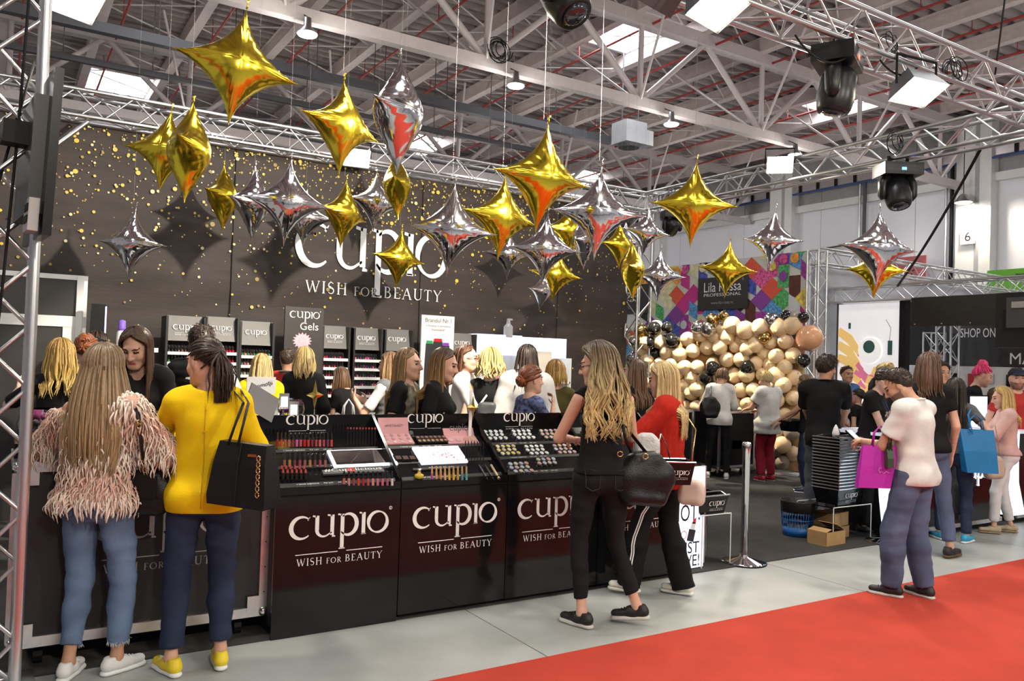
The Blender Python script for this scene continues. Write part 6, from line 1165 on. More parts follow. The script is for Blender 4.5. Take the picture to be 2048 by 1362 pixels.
                pts.append(p)
            P.append(pts); f = (np.clip(np.linspace(-.15, 1.0, len(pts))*S.get('om', 1.0), 0, 1)**S.get('pw', 1.0))[:, None]; C.append((c0*(1-f)+c1*f)*(.68+.64*q.random()))
        if P: addp(P, rr*q.uniform(.7, 1.3, len(P)), C)
        if kind == 'bun':
            P = []; C = []; bc = np.array([0, S.get('by', -.105), S.get('bz', .06)])
            for k in range(60):
                a = q.uniform(0, 6.28); tl_ = q.uniform(-1, 1); ax = rot('x', q.uniform(-.6, .6))@rot('y', q.uniform(-.6, .6)); P.append([H(bc+ax@np.array([.056*math.cos(a+t)*math.sqrt(1-tl_*tl_*.8), .05*tl_, .052*math.sin(a+t)*math.sqrt(1-tl_*tl_*.8)])) for t in np.linspace(0, 2.6, 9)]); C.append([c1*(.7+.6*q.random())]*9)
            addp(P, .009, C)
    npmesh('hair', np.concatenate(Vs), np.concatenate(Fs), HAIRM, g, col=np.concatenate(Cs))
# ================================================================ the cast
BKH = (.020, .012, .009); DBR = (.030, .016, .010); BRN = (.075, .036, .020); LBR = (.16, .085, .040); ASH = (.27, .175, .085); GLD = (.42, .25, .06); PLA = (.55, .41, .20); GING = (.24, .065, .018); PNK = (.60, .035, .13)
C_BLK = cloth('black', (.007, .007, .008)); C_WHT = cloth('white', (.66, .655, .64)); C_YEL = cloth('yellow', (.86, .58, .006), amt=.06); C_RED = cloth('red_knit', (.55, .025, .014), bump=.9, bs=90, stretch=(6, 6, .4)); C_JEAN = cloth('denim_light', (.125, .19, .31), nz=4, amt=.35); C_JDK = cloth('denim_dark', (.022, .032, .065), nz=3, amt=.4); C_JBL = cloth('denim_black', (.010, .010, .011), nz=4, amt=.3); C_JGR = cloth('denim_grey', (.075, .085, .10), nz=4, amt=.3); C_JMD = cloth('denim_mid', (.09, .12, .21), nz=4, amt=.38); C_BURG = cloth('burgundy', (.24, .012, .03)); C_OLV = cloth('olive', (.10, .085, .025)); C_GRY = cloth('grey', (.12, .12, .125)); C_BLU = cloth('blue', (.06, .12, .28)); C_ROSE = cloth('rose', (.62, .40, .38)); C_CHA = cloth('charcoal', (.016, .016, .017)); C_BRED = cloth('brick_red', (.42, .035, .03)); C_LBLU = cloth('shirt_blue', (.45, .52, .66))
C_FLOR = cloth('floral', (.10, .12, .24), nz=30, amt=.95); C_FLOR2 = cloth('floral_dark', (.16, .14, .10), nz=18, amt=.95); C_WJ = cloth('white_denim', (.68, .68, .70)); C_DNV = cloth('navy', (.02, .028, .05)); C_FUR = cloth('fur_base', (.55, .34, .27)); C_STR = cloth('pale_skirt', (.2, .2, .2))
WHS = ((.75, .75, .74), (.80, .80, .80), .028); BKS = ((.012, .012, .013), (.02, .02, .02), .03); YES = ((.80, .60, .03), (.8, .8, .8), .036); BWS = ((.012, .012, .013), (.55, .54, .5), .034); BLS = ((.03, .30, .50), (.7, .72, .75), .03); TAN = ((.45, .36, .26), (.35, .25, .15), .02); GUM = ((.015, .015, .015), (.10, .05, .025), .035)
def lanyard(I):
    m = MB(); n, T = I['nk'], I['T']; m.tube([n+(-.055, -.03, .0), n+(-.06, .05, -.03), T((-.03, .145, 1.25)), T((0, .155, 1.08)), T((.03, .145, 1.25)), n+(.06, .05, -.03), n+(.055, -.03, .0), n+(0, -.075, .012), n+(-.055, -.03, .0)], .006, 5, flat=.4); m.build('lanyard', cm((.02, .04, .20), .5), I['g'], True)
    c = T((0, .158, 1.03)); m = MB(); m.obox(c, (.035, 0, 0), (0, .002, 0), (0, 0, .045)); m.build('badge', PRINTW, I['g'])
def print_chest(I):
    T = I['T']; m = MB(); q = random.Random(2)
    for k in range(22): x, z = q.uniform(-.075, .075), q.uniform(-.03, .03); c = T((x, .137-.5*x*x*3, 1.235+z)); r = q.uniform(.008, .016); m.cm = q.randrange(3); m.poly([c+np.array((r*math.cos(a), .002, r*math.sin(a))) for a in np.linspace(0, 5.2, 6)])
    m.build('chest_print', [cm((.6, .35, .2), .6), cm((.5, .2, .22), .6), cm((.7, .6, .5), .6)], I['g'])
def vest(mt, e=.022, hem=.84):
    def f(I):
        T, SH, nk = I['T'], I['SH'], I['nk']; v = Vol((-.33, -.4, hem-.05), (.33, .45, 1.6), .0145); v.cone(T((0, -.008, 1.06)), T((0, -.005, 1.27)), .125+e, .14+e, .04, ((0, 1, 0), .72)); v.cone((0, -.005, hem), T((0, -.008, 1.06)), .155+e, .125+e, .05, ((0, 1, 0), .74)); v.cone(SH[0]*.78+nk*.22, SH[1]*.78+nk*.22, .056+e, .056+e, .03); v.cone(T((0, -.035, 1.30)), T((0, -.03, 1.39)), .11+e, .075+e, .05, ((0, 1, 0), .6))
        v.D += .004*np.sin((v.lo[2]+v.h*np.arange(v.n[2], dtype='f4'))*110)[None, None, :]; v.ell(nk+np.array([0, .02, .04]), (.08, .085, .06), None, .01, sub=True); v.plane((0, 0, hem), (0, 0, -1)); V, F = v.mesh(); npmesh('vest', V, F, mt, I['g'])
    return f
def frayed(I):
    V = I['pants'][0]; P = []; q = np.random.default_rng(3)
    for i in range(2):
        k = (np.abs(V[:, 2]-V[V[:, 0]*(-1, 1)[i] > 0][:, 2].min()) < .012) & (V[:, 0]*(-1, 1)[i] > 0)
        for p in V[k][::1]: L = q.uniform(.008, .028); s = q.normal(0, .005, 3); P.append([p, p+np.array((s[0], s[1], -L*.5)), p+np.array((s[0]*1.5, s[1]*1.5, -L))])
    a, b, c = strands(P, .0022, 4, None); o = npmesh('frayed_hem', a, b, cm((.5, .55, .62), .9), I['g']); o['kind'] = 'stuff'
def back_seam(I):
    V = I['top'][0]; pts = []; m = MB()
    for z in np.linspace(.86, 1.38, 16):
        k = (np.abs(V[:, 0]) < .015) & (np.abs(V[:, 2]-z) < .02); pts.append((0, V[k][:, 1].min()-.0005 if k.any() else -.1, z))
    m.tube(pts, .003, 5); m.build('back_seam', cm((.60, .36, .005), .8), I['g'], True)
    for p in pts[2::3]: m = MB(); m.tube([(p[0], p[1]-.001, p[2]), (p[0], p[1]-.006, p[2])], .006, 8); m.build('button', cm((.66, .40, .01), .5), I['g'])
def seam_pockets(I):
    V, F, o = I['pants']; g = I['g']; m = MB()
    def back(x, z): k = (np.abs(V[:, 0]-x) < .02) & (np.abs(V[:, 2]-z) < .02); return V[k][:, 1].min()-.002 if k.any() else -.16
    for s in (-1, 1):
        P = [(s*.045, .955), (s*.135, .965), (s*.130, .86), (s*.09, .835), (s*.05, .85), (s*.045, .955)]; pts = []
        for a, b in zip(P, P[1:]):
            for t in (0, .33, .66): x, z = a[0]+(b[0]-a[0])*t, a[1]+(b[1]-a[1])*t; pts.append((x, back(x, z), z))
        m.tube(pts+[pts[0]], .0022, 4)
    m.build('pocket_stitching', cm((.05, .07, .12) if o.data.materials[0] != C_JBL else (.03, .03, .03), .8), g)
def fluff(I):
    V, F, o = I['top']; q = np.random.default_rng(5); c = V[F].mean(1); nrm = np.cross(V[F[:, 1]]-V[F[:, 0]], V[F[:, 2]]-V[F[:, 0]]); nrm /= np.linalg.norm(nrm, axis=1, keepdims=True)+1e-9; k = q.permutation(len(F))[:5200]; P = []; C = []
    for i in k:
        p, n = c[i], nrm[i]
        if n[2] < -.6: continue
        L = q.uniform(.04, .085); s = q.normal(0, .014, 3); s[2] = 0; P.append([p, p+n*.014+s*.3+np.array((0, 0, -.15*L)), p+n*.020+s*.8+np.array((0, 0, -.5*L)), p+n*.014+s*1.1+np.array((0, 0, -.8*L)), p+n*.008+s+np.array((0, 0, -1.05*L))]); w_ = q.random(); band = .5+.5*math.sin(p[2]*22+1.0); f = min(1, max(0, .25+.6*band+.5*(w_-.5))); C.append([np.array((.74, .44, .35))*(1-f)+np.array((.88, .82, .73))*f]*5)
    a, b, cc = strands(P, q.uniform(.003, .006, len(P)), 4, C); o2 = npmesh('shaggy_yarn', a, b, mat('yarn', (.7, .5, .4), .9, attr=True, nz=40, amt=.15), I['g'], col=cc); o2['kind'] = 'stuff'
def collar(m_):
    def f(I):
        n, T = I['nk'], I['T']; m = MB(); m.tube([n+rot('z', a)@np.array((0, -.074, 0))+np.array((0, .008, .028-.030*(1-math.cos(a))/2)) for a in np.linspace(-2.75, 2.75, 21)], .021, 8, flat=.42, up=(0, 0, 1)); m.build('collar', m_, I['g'], True)
    return f
def stripes(I):
    g = I['g']; m = MB()
    V, F, o = I['pants']
    for s, dx in ((-1, 0), (-1, .016), (1, 0), (1, .016)):
        pts = []
        for z in np.linspace(.95, .10, 16):
            k = (np.abs(V[:, 2]-z) < .02) & (V[:, 0]*s > 0)
            if not k.any(): continue
            W_ = V[k]; i = np.argmax(W_[:, 0]*s); pts.append((W_[i, 0]+s*.002, W_[i, 1]+dx-.008, z))
        m.tube(pts, .0045, 4, flat=.35)
    m.build('side_stripe', PRINTW, g)
def cap_hat(I):
    H = lambda x, y, z: I['HC']+I['HR']@np.array((x, y, z)); v = Vol(I['HC']-.2, I['HC']+.24, .009); v.ell(H(0, -.014, .045), (.086, .106, .088), I['HR'], .01, planes=[((0, 0, -1), -.0)]); v.cone(H(-.04, .10, .05), H(.04, .10, .05), .05, .05, .02, (I['HR'][:, 2], .12)); V, F = v.mesh(); npmesh('cap', V, F, C_DNV, I['g'])
def sunglasses_up(I):
    H = lambda x, y, z: I['HC']+I['HR']@np.array((x, y, z)); m = MB()
    for s in (-1, 1): m.tube([H(s*.035+.026*math.cos(a), .06+.02*math.sin(a), .125+.012*math.sin(a)) for a in np.linspace(0, 6.283, 11)], .004, 5); m.tube([H(s*.062, .06, .12), H(s*.09, -.02, .06)], .004, 5)
    m.build('sunglasses', cm((.10, .04, .015), .2), I['g'], True)
def clip(I):
    H = lambda x, y, z: I['HC']+I['HR']@np.array((x, y, z)); m = MB(); m.tube([H(-.085, -.03, .06), H(-.06, -.06, .10), H(0, -.07, .128), H(.06, -.06, .10), H(.085, -.03, .06)], .007, 6); m.build('hair_clip', cm((.06, .12, .18), .4), I['g'], True)
F_ = person
p1 = F_('woman in shaggy pink and white sweater, long straight hair, seen from behind', 190, 692, 4.1, 2, ground=(182, 1352), sk=1, hi=True, bulk=1.03, top=C_FUR, sleeve=2.0 if False else 1.9, hem=.90, ease=.034, neck=.10, off=(-.185, 0, .03, .12, .10), lh=(-.22, .26, 1.06), rh=(.22, .28, 1.06), le=(-.9, -.5, -.3), re=(.8, -.5, -.4), pants=C_JEAN, pr=(.062, .052), pcut=.17, shoes=WHS, feet=((-.10, -.04, -8), (.10, .06, 30)), hair=dict(k='long', c0=(.13, .085, .050), c1=(.36, .245, .13), L=.52, vol=.022, n=520, r=.0085, back=1, flare=.06, om=1.3), extra=lambda I: (fluff(I), seam_pockets(I), frayed(I)), topname='sweater')
p2 = F_('woman in bright yellow sweater with dark ponytail, hand at the brushes', 425, 678, 4.1, -14, ground=(396, 1343), sk=0, hi=True, hy=-48, hp=8, bulk=1.04, top=C_YEL, sleeve=1.85, hem=.83, ease=.022, neck=.085, lh=(-.20, .40, 1.12), rh=(.20, .36, 1.08), le=(-.8, -.5, -.5), re=(.5, -.3, -1.0), lc=.3, pants=C_JDK, pr=(.062, .055), pcut=.145, shoes=YES, feet=((-.13, -.02, -35), (.10, .05, -12)), hair=dict(k='pony', c0=BKH, c1=(.03, .014, .010), L=.27, vol=.010, n=330, r=.0075, tie=(0, -.112, .055)), extra=back_seam, topname='sweater')
p19 = F_('woman in black sleeveless top and black jeans, wavy ombre hair, at counter', 1165, 690, 4.85, -12, ground=(1192, 1250), sk=0, hi=True, hy=-62, hp=10, bulk=.95, top=C_BLK, tank=True, hem=.93, ease=.010, neck=.08, lh=(-.10, .30, 1.10), rh=(.10, .32, 1.12), le=(-.85, -.6, -.5), re=(.85, -.6, -.5), pants=C_JBL, pr=(.054, .044), pcut=.17, shoes=BWS, feet=((-.10, -.02, -35), (.25, -.03, -55)), lift=(0, .03), hair=dict(k='long', c0=(.048, .028, .018), c1=(.58, .43, .19), L=.44, vol=.034, n=420, r=.0085, wave=.034, wf=30, back=1, flare=.06, om=1.2, pw=1.7, cl=26), glasses=(.12, .01, .03), extra=seam_pockets, topname='top')
p22 = F_('blonde woman in red knitted sweater and black track pants at counter', 1345, 728, 5.5, -68, ground=(1322, 1190), sk=0, hi=True, hp=12, bulk=1.05, top=C_RED, sleeve=1.35, hem=.80, ease=.035, neck=.085, lh=(-.12, .40, 1.16), rh=(.10, .40, 1.08), le=(-.6, -.3, -.8), re=(.8, -.4, -.7), lc=.2, rc=.4, pants=C_BLK, pr=(.068, .088), pcut=.045, shoes=((.75, .73, .68), (.78, .74, .68), .025), feet=((-.10, .22, 0), (.08, -.14, 5)), hair=dict(k='long', c0=(.42, .31, .15), c1=PLA, L=.44, vol=.022, n=380, r=.0075, wave=.006, flare=.015), extra=stripes, topname='sweater')
p29 = F_('man in white polo shirt and blue jeans standing on red carpet with phone', 1795, 742, 5.6, -40, ground=(1822, 1196), sk=1, male=True, hi=True, hy=-22, hp=34, lean=3, bulk=1.16, top=C_WHT, sleeve=.68, hem=.84, ease=.020, neck=.075, lh=(-.06, .36, 1.12), rh=(.07, .35, 1.10), le=(-.6, -.5, -.8), re=(.8, -.5, -.7), lc=.8, rc=.8, pants=C_JMD, pr=(.078, .066), pcut=.08, shoes=((.02, .02, .022), (.55, .55, .53), .03), feet=((-.10, .10, -12), (.10, -.05, 12)), hair=dict(k='short', c0=DBR, vol=.010, len=.010), beard=True, extra=collar(C_WHT), topname='polo_shirt')
p25 = F_('man in black polo with blue lanyard, seen from behind at baskets', 1650, 712, 8.4, 18, sk=1, male=True, hi=True, hy=38, hp=6, bulk=1.06, top=C_BLK, sleeve=.75, hem=.80, ease=.024, neck=.075, lh=(-.1, .36, .96), rh=(.20, .42, .94), re=(.8, -.5, -.3), pants=C_JGR, pr=(.068, .058), pcut=.08, shoes=BKS, hair=dict(k='short', c0=DBR, vol=.018, len=.035), beard=True, extra=lambda I: (lanyard(I), collar(C_BLK)(I)), topname='polo_shirt')
p23 = F_('woman in white lace blouse and black trousers before the balloon wall', 1455, 738, 11.6, 12, ground=(1436, 956), lean=8, hp=22, hy=25, top=C_WHT, sleeve=1.6, hem=.82, ease=.03, lh=(-.16, .35, 1.05), rh=(.14, .38, 1.05), pants=C_BLK, shoes=WHS, feet=((-.16, 0, -5), (.12, -.05, 5)), hair=dict(k='long', c0=BRN, c1=LBR, L=.08, vol=.015), topname='blouse')
p24 = F_('short haired blonde woman in white shirt and dark red trousers', 1535, 745, 11.4, -25, ground=(1532, 962), bulk=1.1, hp=18, hy=-25, top=C_WHT, sleeve=.6, hem=.74, ease=.05, lh=(-.12, .36, 1.10), rh=(.12, .34, 1.08), pants=C_BURG, pr=(.066, .060), shoes=((.4, .02, .04), (.5, .3, .2), .02), hair=dict(k='short', c0=(.52, .40, .18), vol=.026, len=.04), topname='shirt')
F_('blonde woman in black holding a basket behind the bearded man', 1616, 752, 10.6, -75, sk=1, hp=15, top=C_BLK, sleeve=.5, lh=(-.05, .42, 1.02), rh=(.08, .35, 1.0), pants=C_JDK, shoes=((.03, .04, .07), (.7, .7, .7), .03), hair=dict(k='long', c0=LBR, c1=GLD, L=.16, vol=.02))
p27 = F_('dark haired staff woman with blue lanyard looking down at right', 1742, 737, 8.1, 132, sk=2, hp=28, lean=8, top=C_BLK, sleeve=.5, ease=.016, lh=(-.10, .30, .98), rh=(.06, .36, 1.0), pants=C_BLK, shoes=BKS, hair=dict(k='pony', c0=BKH, L=.30, vol=.014, tie=(0, -.11, -.01)), extra=lambda I: (lanyard(I), print_chest(I)))
p30 = F_('tall brown haired woman in black with sunglasses on her head', 1850, 706, 7.2, 5, hy=50, ground=(1848, 1112), top=C_BLK, sleeve=.55, hem=.88, ease=.018, lh=(-.2, .30, 1.0), pants=C_JMD, pr=(.06, .052), pcut=.14, shoes=GUM, feet=((-.14, .18, 0), (.20, -.02, 50)), hair=dict(k='long', c0=BRN, c1=(.10, .05, .025), L=.26, vol=.014, back=1), extra=sunglasses_up)
p32 = F_('woman with long black hair carrying a bright blue shopping bag', 1896, 757, 7.9, 25, ground=(1906, 1083), top=C_GRY, sleeve=.5, hem=.93, pants=C_JDK, pr=(.058, .05), shoes=BLS, feet=((-.12, .05, -30), (.12, 0, 25)), rh=(.24, .10, 1.08), hair=dict(k='long', c0=BKH, L=.50, vol=.016, back=1))
p34 = F_('pink haired staff woman leaning over the right counter', 1927, 730, 9.8, 108, sk=0, lean=16, hp=18, top=C_BLK, sleeve=.5, lh=(-.12, .42, 1.05), rh=(.05, .45, 1.06), pants=C_BLK, shoes=BKS, hair=dict(k='bun', c0=PNK, c1=(.75, .06, .18), vol=.012, tie=(0, -.06, .11), by=-.045, bz=.135), extra=lanyard)
p35 = F_('blonde woman in rose blouse and white trousers at right counter', 2008, 775, 8.3, -72, ground=(2006, 1066), bulk=.98, hp=12, top=C_ROSE, sleeve=1.8, hem=.92, ease=.028, lh=(-.10, .38, 1.12), rh=(.10, .36, 1.10), pants=C_WJ, pr=(.062, .05), pcut=.14, shoes=TAN, feet=((-.1, .12, 0), (.1, -.1, 8)), hair=dict(k='long', c0=(.36, .24, .09), c1=(.60, .43, .16), L=.34, vol=.02, back=1), topname='blouse')
F_('dark haired man in pale blue shirt far behind the counter', 1884, 726, 9.6, 178, male=True, sk=1, top=C_LBLU, sleeve=1.8, pants=C_BLK, shoes=BKS, hair=dict(k='short', c0=DBR, vol=.022))
F_('bearded man in dark cap and red shirt at right edge', 2034, 736, 9.2, 190, male=True, sk=0, beard=True, top=C_BRED, sleeve=.6, pants=C_BLK, shoes=BKS, hair=dict(k='short', c0=DBR, vol=.006), extra=cap_hat)
F_('brown haired woman seen from behind beside the white monitor', 1990, 778, 9.6, 10, top=C_BLK, pants=C_BLK, shoes=BKS, hair=dict(k='long', c0=BRN, L=.15, vol=.02))
F_('man in blue t-shirt standing far back near the glowing picture', 1694, 733, 12.0, 165, male=True, sk=1, top=C_BLU, sleeve=.5, pants=C_JDK, shoes=BKS, hair=dict(k='short', c0=DBR, vol=.008))
F_('smiling woman in white top far back, holding a pink bag', 1682, 762, 11.2, 150, sk=0, top=C_WHT, sleeve=.5, pants=C_JDK, shoes=WHS, rh=(.15, .3, 1.0), hair=dict(k='pony', c0=LBR, c1=GLD, L=.15, vol=.012))
F_('dark haired girl far back between staff woman and bearded man', 1716, 783, 10.8, -40, top=C_BLK, pants=C_BLK, shoes=BKS, hair=dict(k='pony', c0=BKH, L=.2, vol=.012))
F_('woman with blonde bun in black, behind the staff woman', 1768, 728, 9.3, -15, top=C_BLK, pants=C_BLK, shoes=BKS, hair=dict(k='bun', c0=(.30, .20, .08), c1=(.45, .32, .14), vol=.016, tie=(0, -.09, .09), by=-.085, bz=.10))
# inside the booth, left to right
p4 = F_('woman with golden wavy hair in black, arm raised at left', 122, 680, 5.8, -25, sk=0, lean=6, top=C_BLK, sleeve=.9, lh=(-.30, .40, 1.32), le=(-.6, -.4, -.8), pants=C_BLK, shoes=BKS, hair=dict(k='long', c0=(.34, .19, .045), c1=(.50, .34, .10), L=.30, vol=.020, wave=.016, back=1))
F_('woman with auburn hair behind the golden haired woman', 174, 671, 6.6, -15, top=C_BLK, pants=C_BLK, shoes=BKS, hair=dict(k='bun', c0=(.13, .042, .018), c1=GING, vol=.018, by=-.08, bz=.08))
F_('woman with dark brown hair behind the auburn haired woman', 196, 664, 7.3, 10, top=C_CHA, pants=C_BLK, shoes=BKS, hair=dict(k='long', c0=DBR, L=.15, vol=.016))
p3 = F_('brown haired staff woman in black shirt facing us, looking down', 290, 660, 5.35, 176, sk=0, hi=True, hp=26, lean=7, top=C_CHA, sleeve=1.8, ease=.016, neck=.07, vneck=.05, lh=(-.14, .30, 1.06), rh=(.12, .32, 1.06), pants=C_BLK, shoes=BKS, hair=dict(k='long', c0=(.06, .030, .016), c1=(.115, .055, .025), L=.42, vol=.018, n=340, flare=.01, temple=64))
F_('man with short dark hair in black quilted vest over white sleeves', 405, 650, 6.1, -6, male=True, sk=1, top=C_WHT, sleeve=.8, pants=C_JDK, shoes=BKS, lh=(-.2, .3, 1.05), rh=(.2, .3, 1.05), hair=dict(k='short', c0=DBR, vol=.010), extra=vest(C_BLK))
F_('blonde woman in yellow jacket inside the booth', 524, 710, 7.4, -8, top=C_YEL, sleeve=1.8, ease=.03, pants=C_JMD, shoes=WHS, hair=dict(k='long', c0=(.36, .25, .10), c1=PLA, L=.22, vol=.018, back=1))
F_('man in brick red sweater before the flower poster', 577, 698, 8.6, 6, male=True, sk=1, top=C_BRED, sleeve=1.9, ease=.02, pants=C_JDK, shoes=BKS, hair=dict(k='short', c0=(.07, .045, .03), vol=.004), extra=collar(C_WHT))
F_('blonde wavy haired woman in black jacket before the shelves', 610, 696, 8.2, -12, top=C_BLK, sleeve=1.8, ease=.025, pants=C_BLK, shoes=BKS, hair=dict(k='long', c0=(.40, .28, .10), c1=PLA, L=.20, vol=.022, wave=.02, back=1))
F_('woman in black bending to reach a low shelf', 716, 738, 8.3, -52, sk=0, lean=26, hp=20, top=C_BLK, sleeve=.5, lh=(-.08, .42, .86), rh=(.05, .35, .80), pants=C_JDK, shoes=BKS, hair=dict(k='long', c0=BRN, c1=LBR, L=.22, vol=.014))
F_('woman in grey vest with raised hands, light brown hair', 780, 706, 7.3, -70, sk=0, top=C_WHT, sleeve=.8, lh=(-.10, .30, 1.26), rh=(.10, .28, 1.22), pants=C_JMD, shoes=WHS, hair=dict(k='long', c0=LBR, c1=ASH, L=.2, vol=.016), extra=vest(C_GRY))
p12 = F_('young woman with long light brown hair, black sleeves and floral front', 818, 698, 6.2, 104, sk=0, top=[C_BLK, C_FLOR2], sleeve=.6, pants=C_JDK, shoes=WHS, hair=dict(k='long', c0=(.13, .075, .035), c1=(.30, .175, .065), L=.50, vol=.014, om=1.2, back=1, n=200, r=.009, temple=78))
p13 = F_('girl in black t-shirt with dark hair turning blonde, looking right', 880, 697, 6.1, 96, sk=0, hp=14, top=C_BLK, sleeve=.6, pants=C_JDK, shoes=WHS, hair=dict(k='long', c0=(.045, .024, .015), c1=(.40, .22, .07), L=.42, vol=.012, om=1.1, back=1, n=200, r=.009, temple=78))
F_('woman with glasses and auburn hair in white blouse, fist raised', 935, 691, 7.4, 98, sk=0, top=C_WHT, sleeve=.95, ease=.03, lh=(-.10, .40, 1.03), rh=(.08, .36, 1.18), rc=1.0, pants=C_STR, shoes=BKS, hair=dict(k='long', c0=(.075, .028, .014), c1=(.12, .045, .02), L=.24, vol=.012, back=1, temple=98), glasses=True)
F_('woman with curly blonde hair in sleeveless black, from behind', 982, 700, 7.2, 8, top=C_BLK, tank=True, pants=C_BLK, shoes=BKS, hair=dict(k='long', c0=(.36, .26, .09), c1=(.60, .46, .20), L=.13, vol=.030, wave=.022, wf=50))
F_('woman with straight dark hair in loose white shirt, from behind', 1055, 690, 7.1, 2, top=C_WHT, sleeve=1.7, ease=.05, hem=.78, pants=C_JMD, shoes=WHS, hair=dict(k='long', c0=(.028, .017, .014), c1=(.05, .028, .02), L=.26, vol=.010, back=1))
p17 = F_('woman with red hair bun in blue patterned top, hand at chin', 1064, 733, 6.6, 62, sk=0, top=C_FLOR, tank=False, sleeve=.6, neck=.12, rh=(.02, .22, 1.36), rc=.9, pants=C_JDK, shoes=BKS, hair=dict(k='bun', c0=(.10, .028, .010), c1=GING, vol=.018, by=-.105, bz=.0, tie=(0, -.10, .0)), extra=clip)
F_('golden haired woman in olive top behind the counter', 1112, 722, 7.5, -5, top=C_OLV, sleeve=1.7, pants=C_JDK, shoes=BKS, hair=dict(k='long', c0=(.34, .19, .05), c1=GLD, L=.13, vol=.02))
p20 = F_('dark haired staff woman in black facing the blonde customer', 1222, 728, 6.95, 202, sk=0, hp=18, top=C_BLK, sleeve=.8, lh=(-.05, .34, 1.12), rh=(.12, .32, 1.15), lc=.9, rc=.8, pants=C_BLK, shoes=BKS, hair=dict(k='pony', c0=BKH, L=.35, vol=.014, tie=(.05, -.10, -.03)))
F_('long brown haired woman in black jacket behind the staff woman', 1270, 720, 7.5, -35, hy=-20, top=C_BLK, sleeve=1.8, ease=.03, pants=C_BLK, shoes=BKS, hair=dict(k='long', c0=(.07, .036, .02), c1=(.15, .075, .035), L=.36, vol=.014, back=1))
# floral front panel of the young woman's shirt
V, F, o = p12['top']; cF = V[F].mean(1); o.data.polygons.foreach_set('material_index', ((cF[:, 1] > .02) & (np.abs(cF[:, 0]) < .13)).astype('i4')); o.data.update()
# ================================================================ bags and things held
LEA = mat('black_leather', (.008, .008, .009), .38, spec=.35, nz=20, bump=.3, bs=120); GOLDM = mat('gold_metal', (.7, .5, .2), .2, 1.0); CREAM = mat('cream_leather', (.62, .52, .45), .4); BEIG = mat('beige_leather', (.48, .38, .30), .5)
FWD = RW@np.array([0, 0, -1.0]); RGT = RW@np.array([1.0, 0, 0])
RZ0 = math.atan2(FWD[1], FWD[0])-math.pi/2
def soft(name, label, c, W_, H_, D_, m_, rz=0.0, top=.75, sag=.0, cat='bag'):
    """a soft pouch: wider low, narrower at the mouth"""
    g = thing(name, label, cat, tuple(c), RZ0+rz); v = Vol((-W_*.75, -D_-.05, -H_*.62), (W_*.75, D_+.05, H_*.62), .009)
    v.cone((-W_*.36, 0, -H_*.36), (W_*.36, 0, -H_*.36-sag), H_*.14, H_*.14, .03, ((0, 1, 0), D_/(H_*.14))); v.cone((-W_*.36*top, 0, H_*.40), (W_*.36*top, 0, H_*.40), H_*.10, H_*.10, .06, ((0, 1, 0), D_*.6/(H_*.10))); v.cone((-W_*.34, 0, 0), (W_*.34, 0, 0), H_*.34, H_*.34, .08, ((0, 1, 0), D_/(H_*.34))); v.wrinkle(.003, (14, 14, 14), int(c[0]*50)); V, F = v.mesh(); npmesh('bag_body', smooth_mesh(V, F, 1), F, m_, g); return g
def strap(g, pts, r, m_, name='strap', flat=.4):
    """pts in world; made a part of g"""
    o = Matrix.Translation(g.location)@Matrix.Rotation(g.rotation_euler.z, 4, 'Z'); oi = o.inverted(); m = MB(); m.tube([tuple(oi@Vector(p)) for p in pts], r, 8, flat=flat); m.build(name, m_, g, True)
def LW(I, p):
    g = I['g']; sc = g.scale[0]; return np.array(g.location)+rot('z', g.rotation_euler.z)@(np.array(p)*sc)
# chain bag of the woman in the shaggy sweater
c = gd(292, 985, 3.98); g = soft('chain_bag', 'black flap bag with chain hanging beside the shaggy sweater', c, .17, .22, .045, LEA)
m = MB(); m.box(-.075, .075, -.058, -.05, -.02, .09); m.build('flap', LEA, g)
a = LW(p1, p1['SH'][1]+np.array((.0, -.02, .09))); mid = gd(284, 900, 3.88); strap(g, [a, gd(277, 830, 3.88), mid, gd(290, 940, 3.95)], .009, LEA, 'shoulder_strap')
for k in range(14):
    t = k/13; q = gd(277+13*t, 845+95*t, 3.87+.06*t); m = MB(); u_ = np.array(RGT) if k % 2 else FWD; m.tube([tuple(np.array(rot('z', -g.rotation_euler.z)@(q-np.array(g.location)))+np.array((math.cos(a_)*(.009 if k % 2 else .003), math.cos(a_)*(.003 if k % 2 else .009), math.sin(a_)*.013))) for a_ in np.linspace(0, 6.283, 9)], .0028, 5); m.build('chain_link', GOLDM, g, True)
# tote of the yellow woman
c = gd(490, 945, 3.86); g = thing('tote_bag', 'black leather tote bag on the shoulder of the yellow sweater', 'bag', tuple(c), RZ0-.25)
m = MB(); vs = []
for z, wl, wr, dd in ((-.145, .150, .150, .075), (-.10, .155, .152, .075), (.05, .135, .140, .06), (.15, .120, .130, .035)): vs += [(-wl, -dd, z), (wr, -dd, z-.015), (wr, dd, z-.015), (-wl, dd, z)]
m.add(vs, [(0, 3, 2, 1)]+[(4*l+i, 4*l+(i+1) % 4, 4*l+4+(i+1) % 4, 4*l+4+i) for l in range(3) for i in range(4)]+[(12, 13, 14, 15)]); m.build('bag_body', LEA, g)
m = MB(); m.tube([(0, -.078, -.14), (0, -.064, .04), (0, -.039, .14)], .004, 6); m.build('seam', BLKMATT, g); m = MB(); m.box(.05, .095, -.062, -.058, .085, .097); m.build('name_plate', GOLDM, g)
for s, o_ in ((-1, -.02), (1, .02)):
    strap(g, [gd(466+10*s, 890, 3.80), gd(478+8*s, 850, 3.83), gd(492+5*s, 805, 3.88), LW(p2, p2['SH'][1]+np.array((-.02+.02*s, 0, .075))), LW(p2, p2['SH'][1]+np.array((-.02+.02*s, .09, .0)))], .010, LEA)
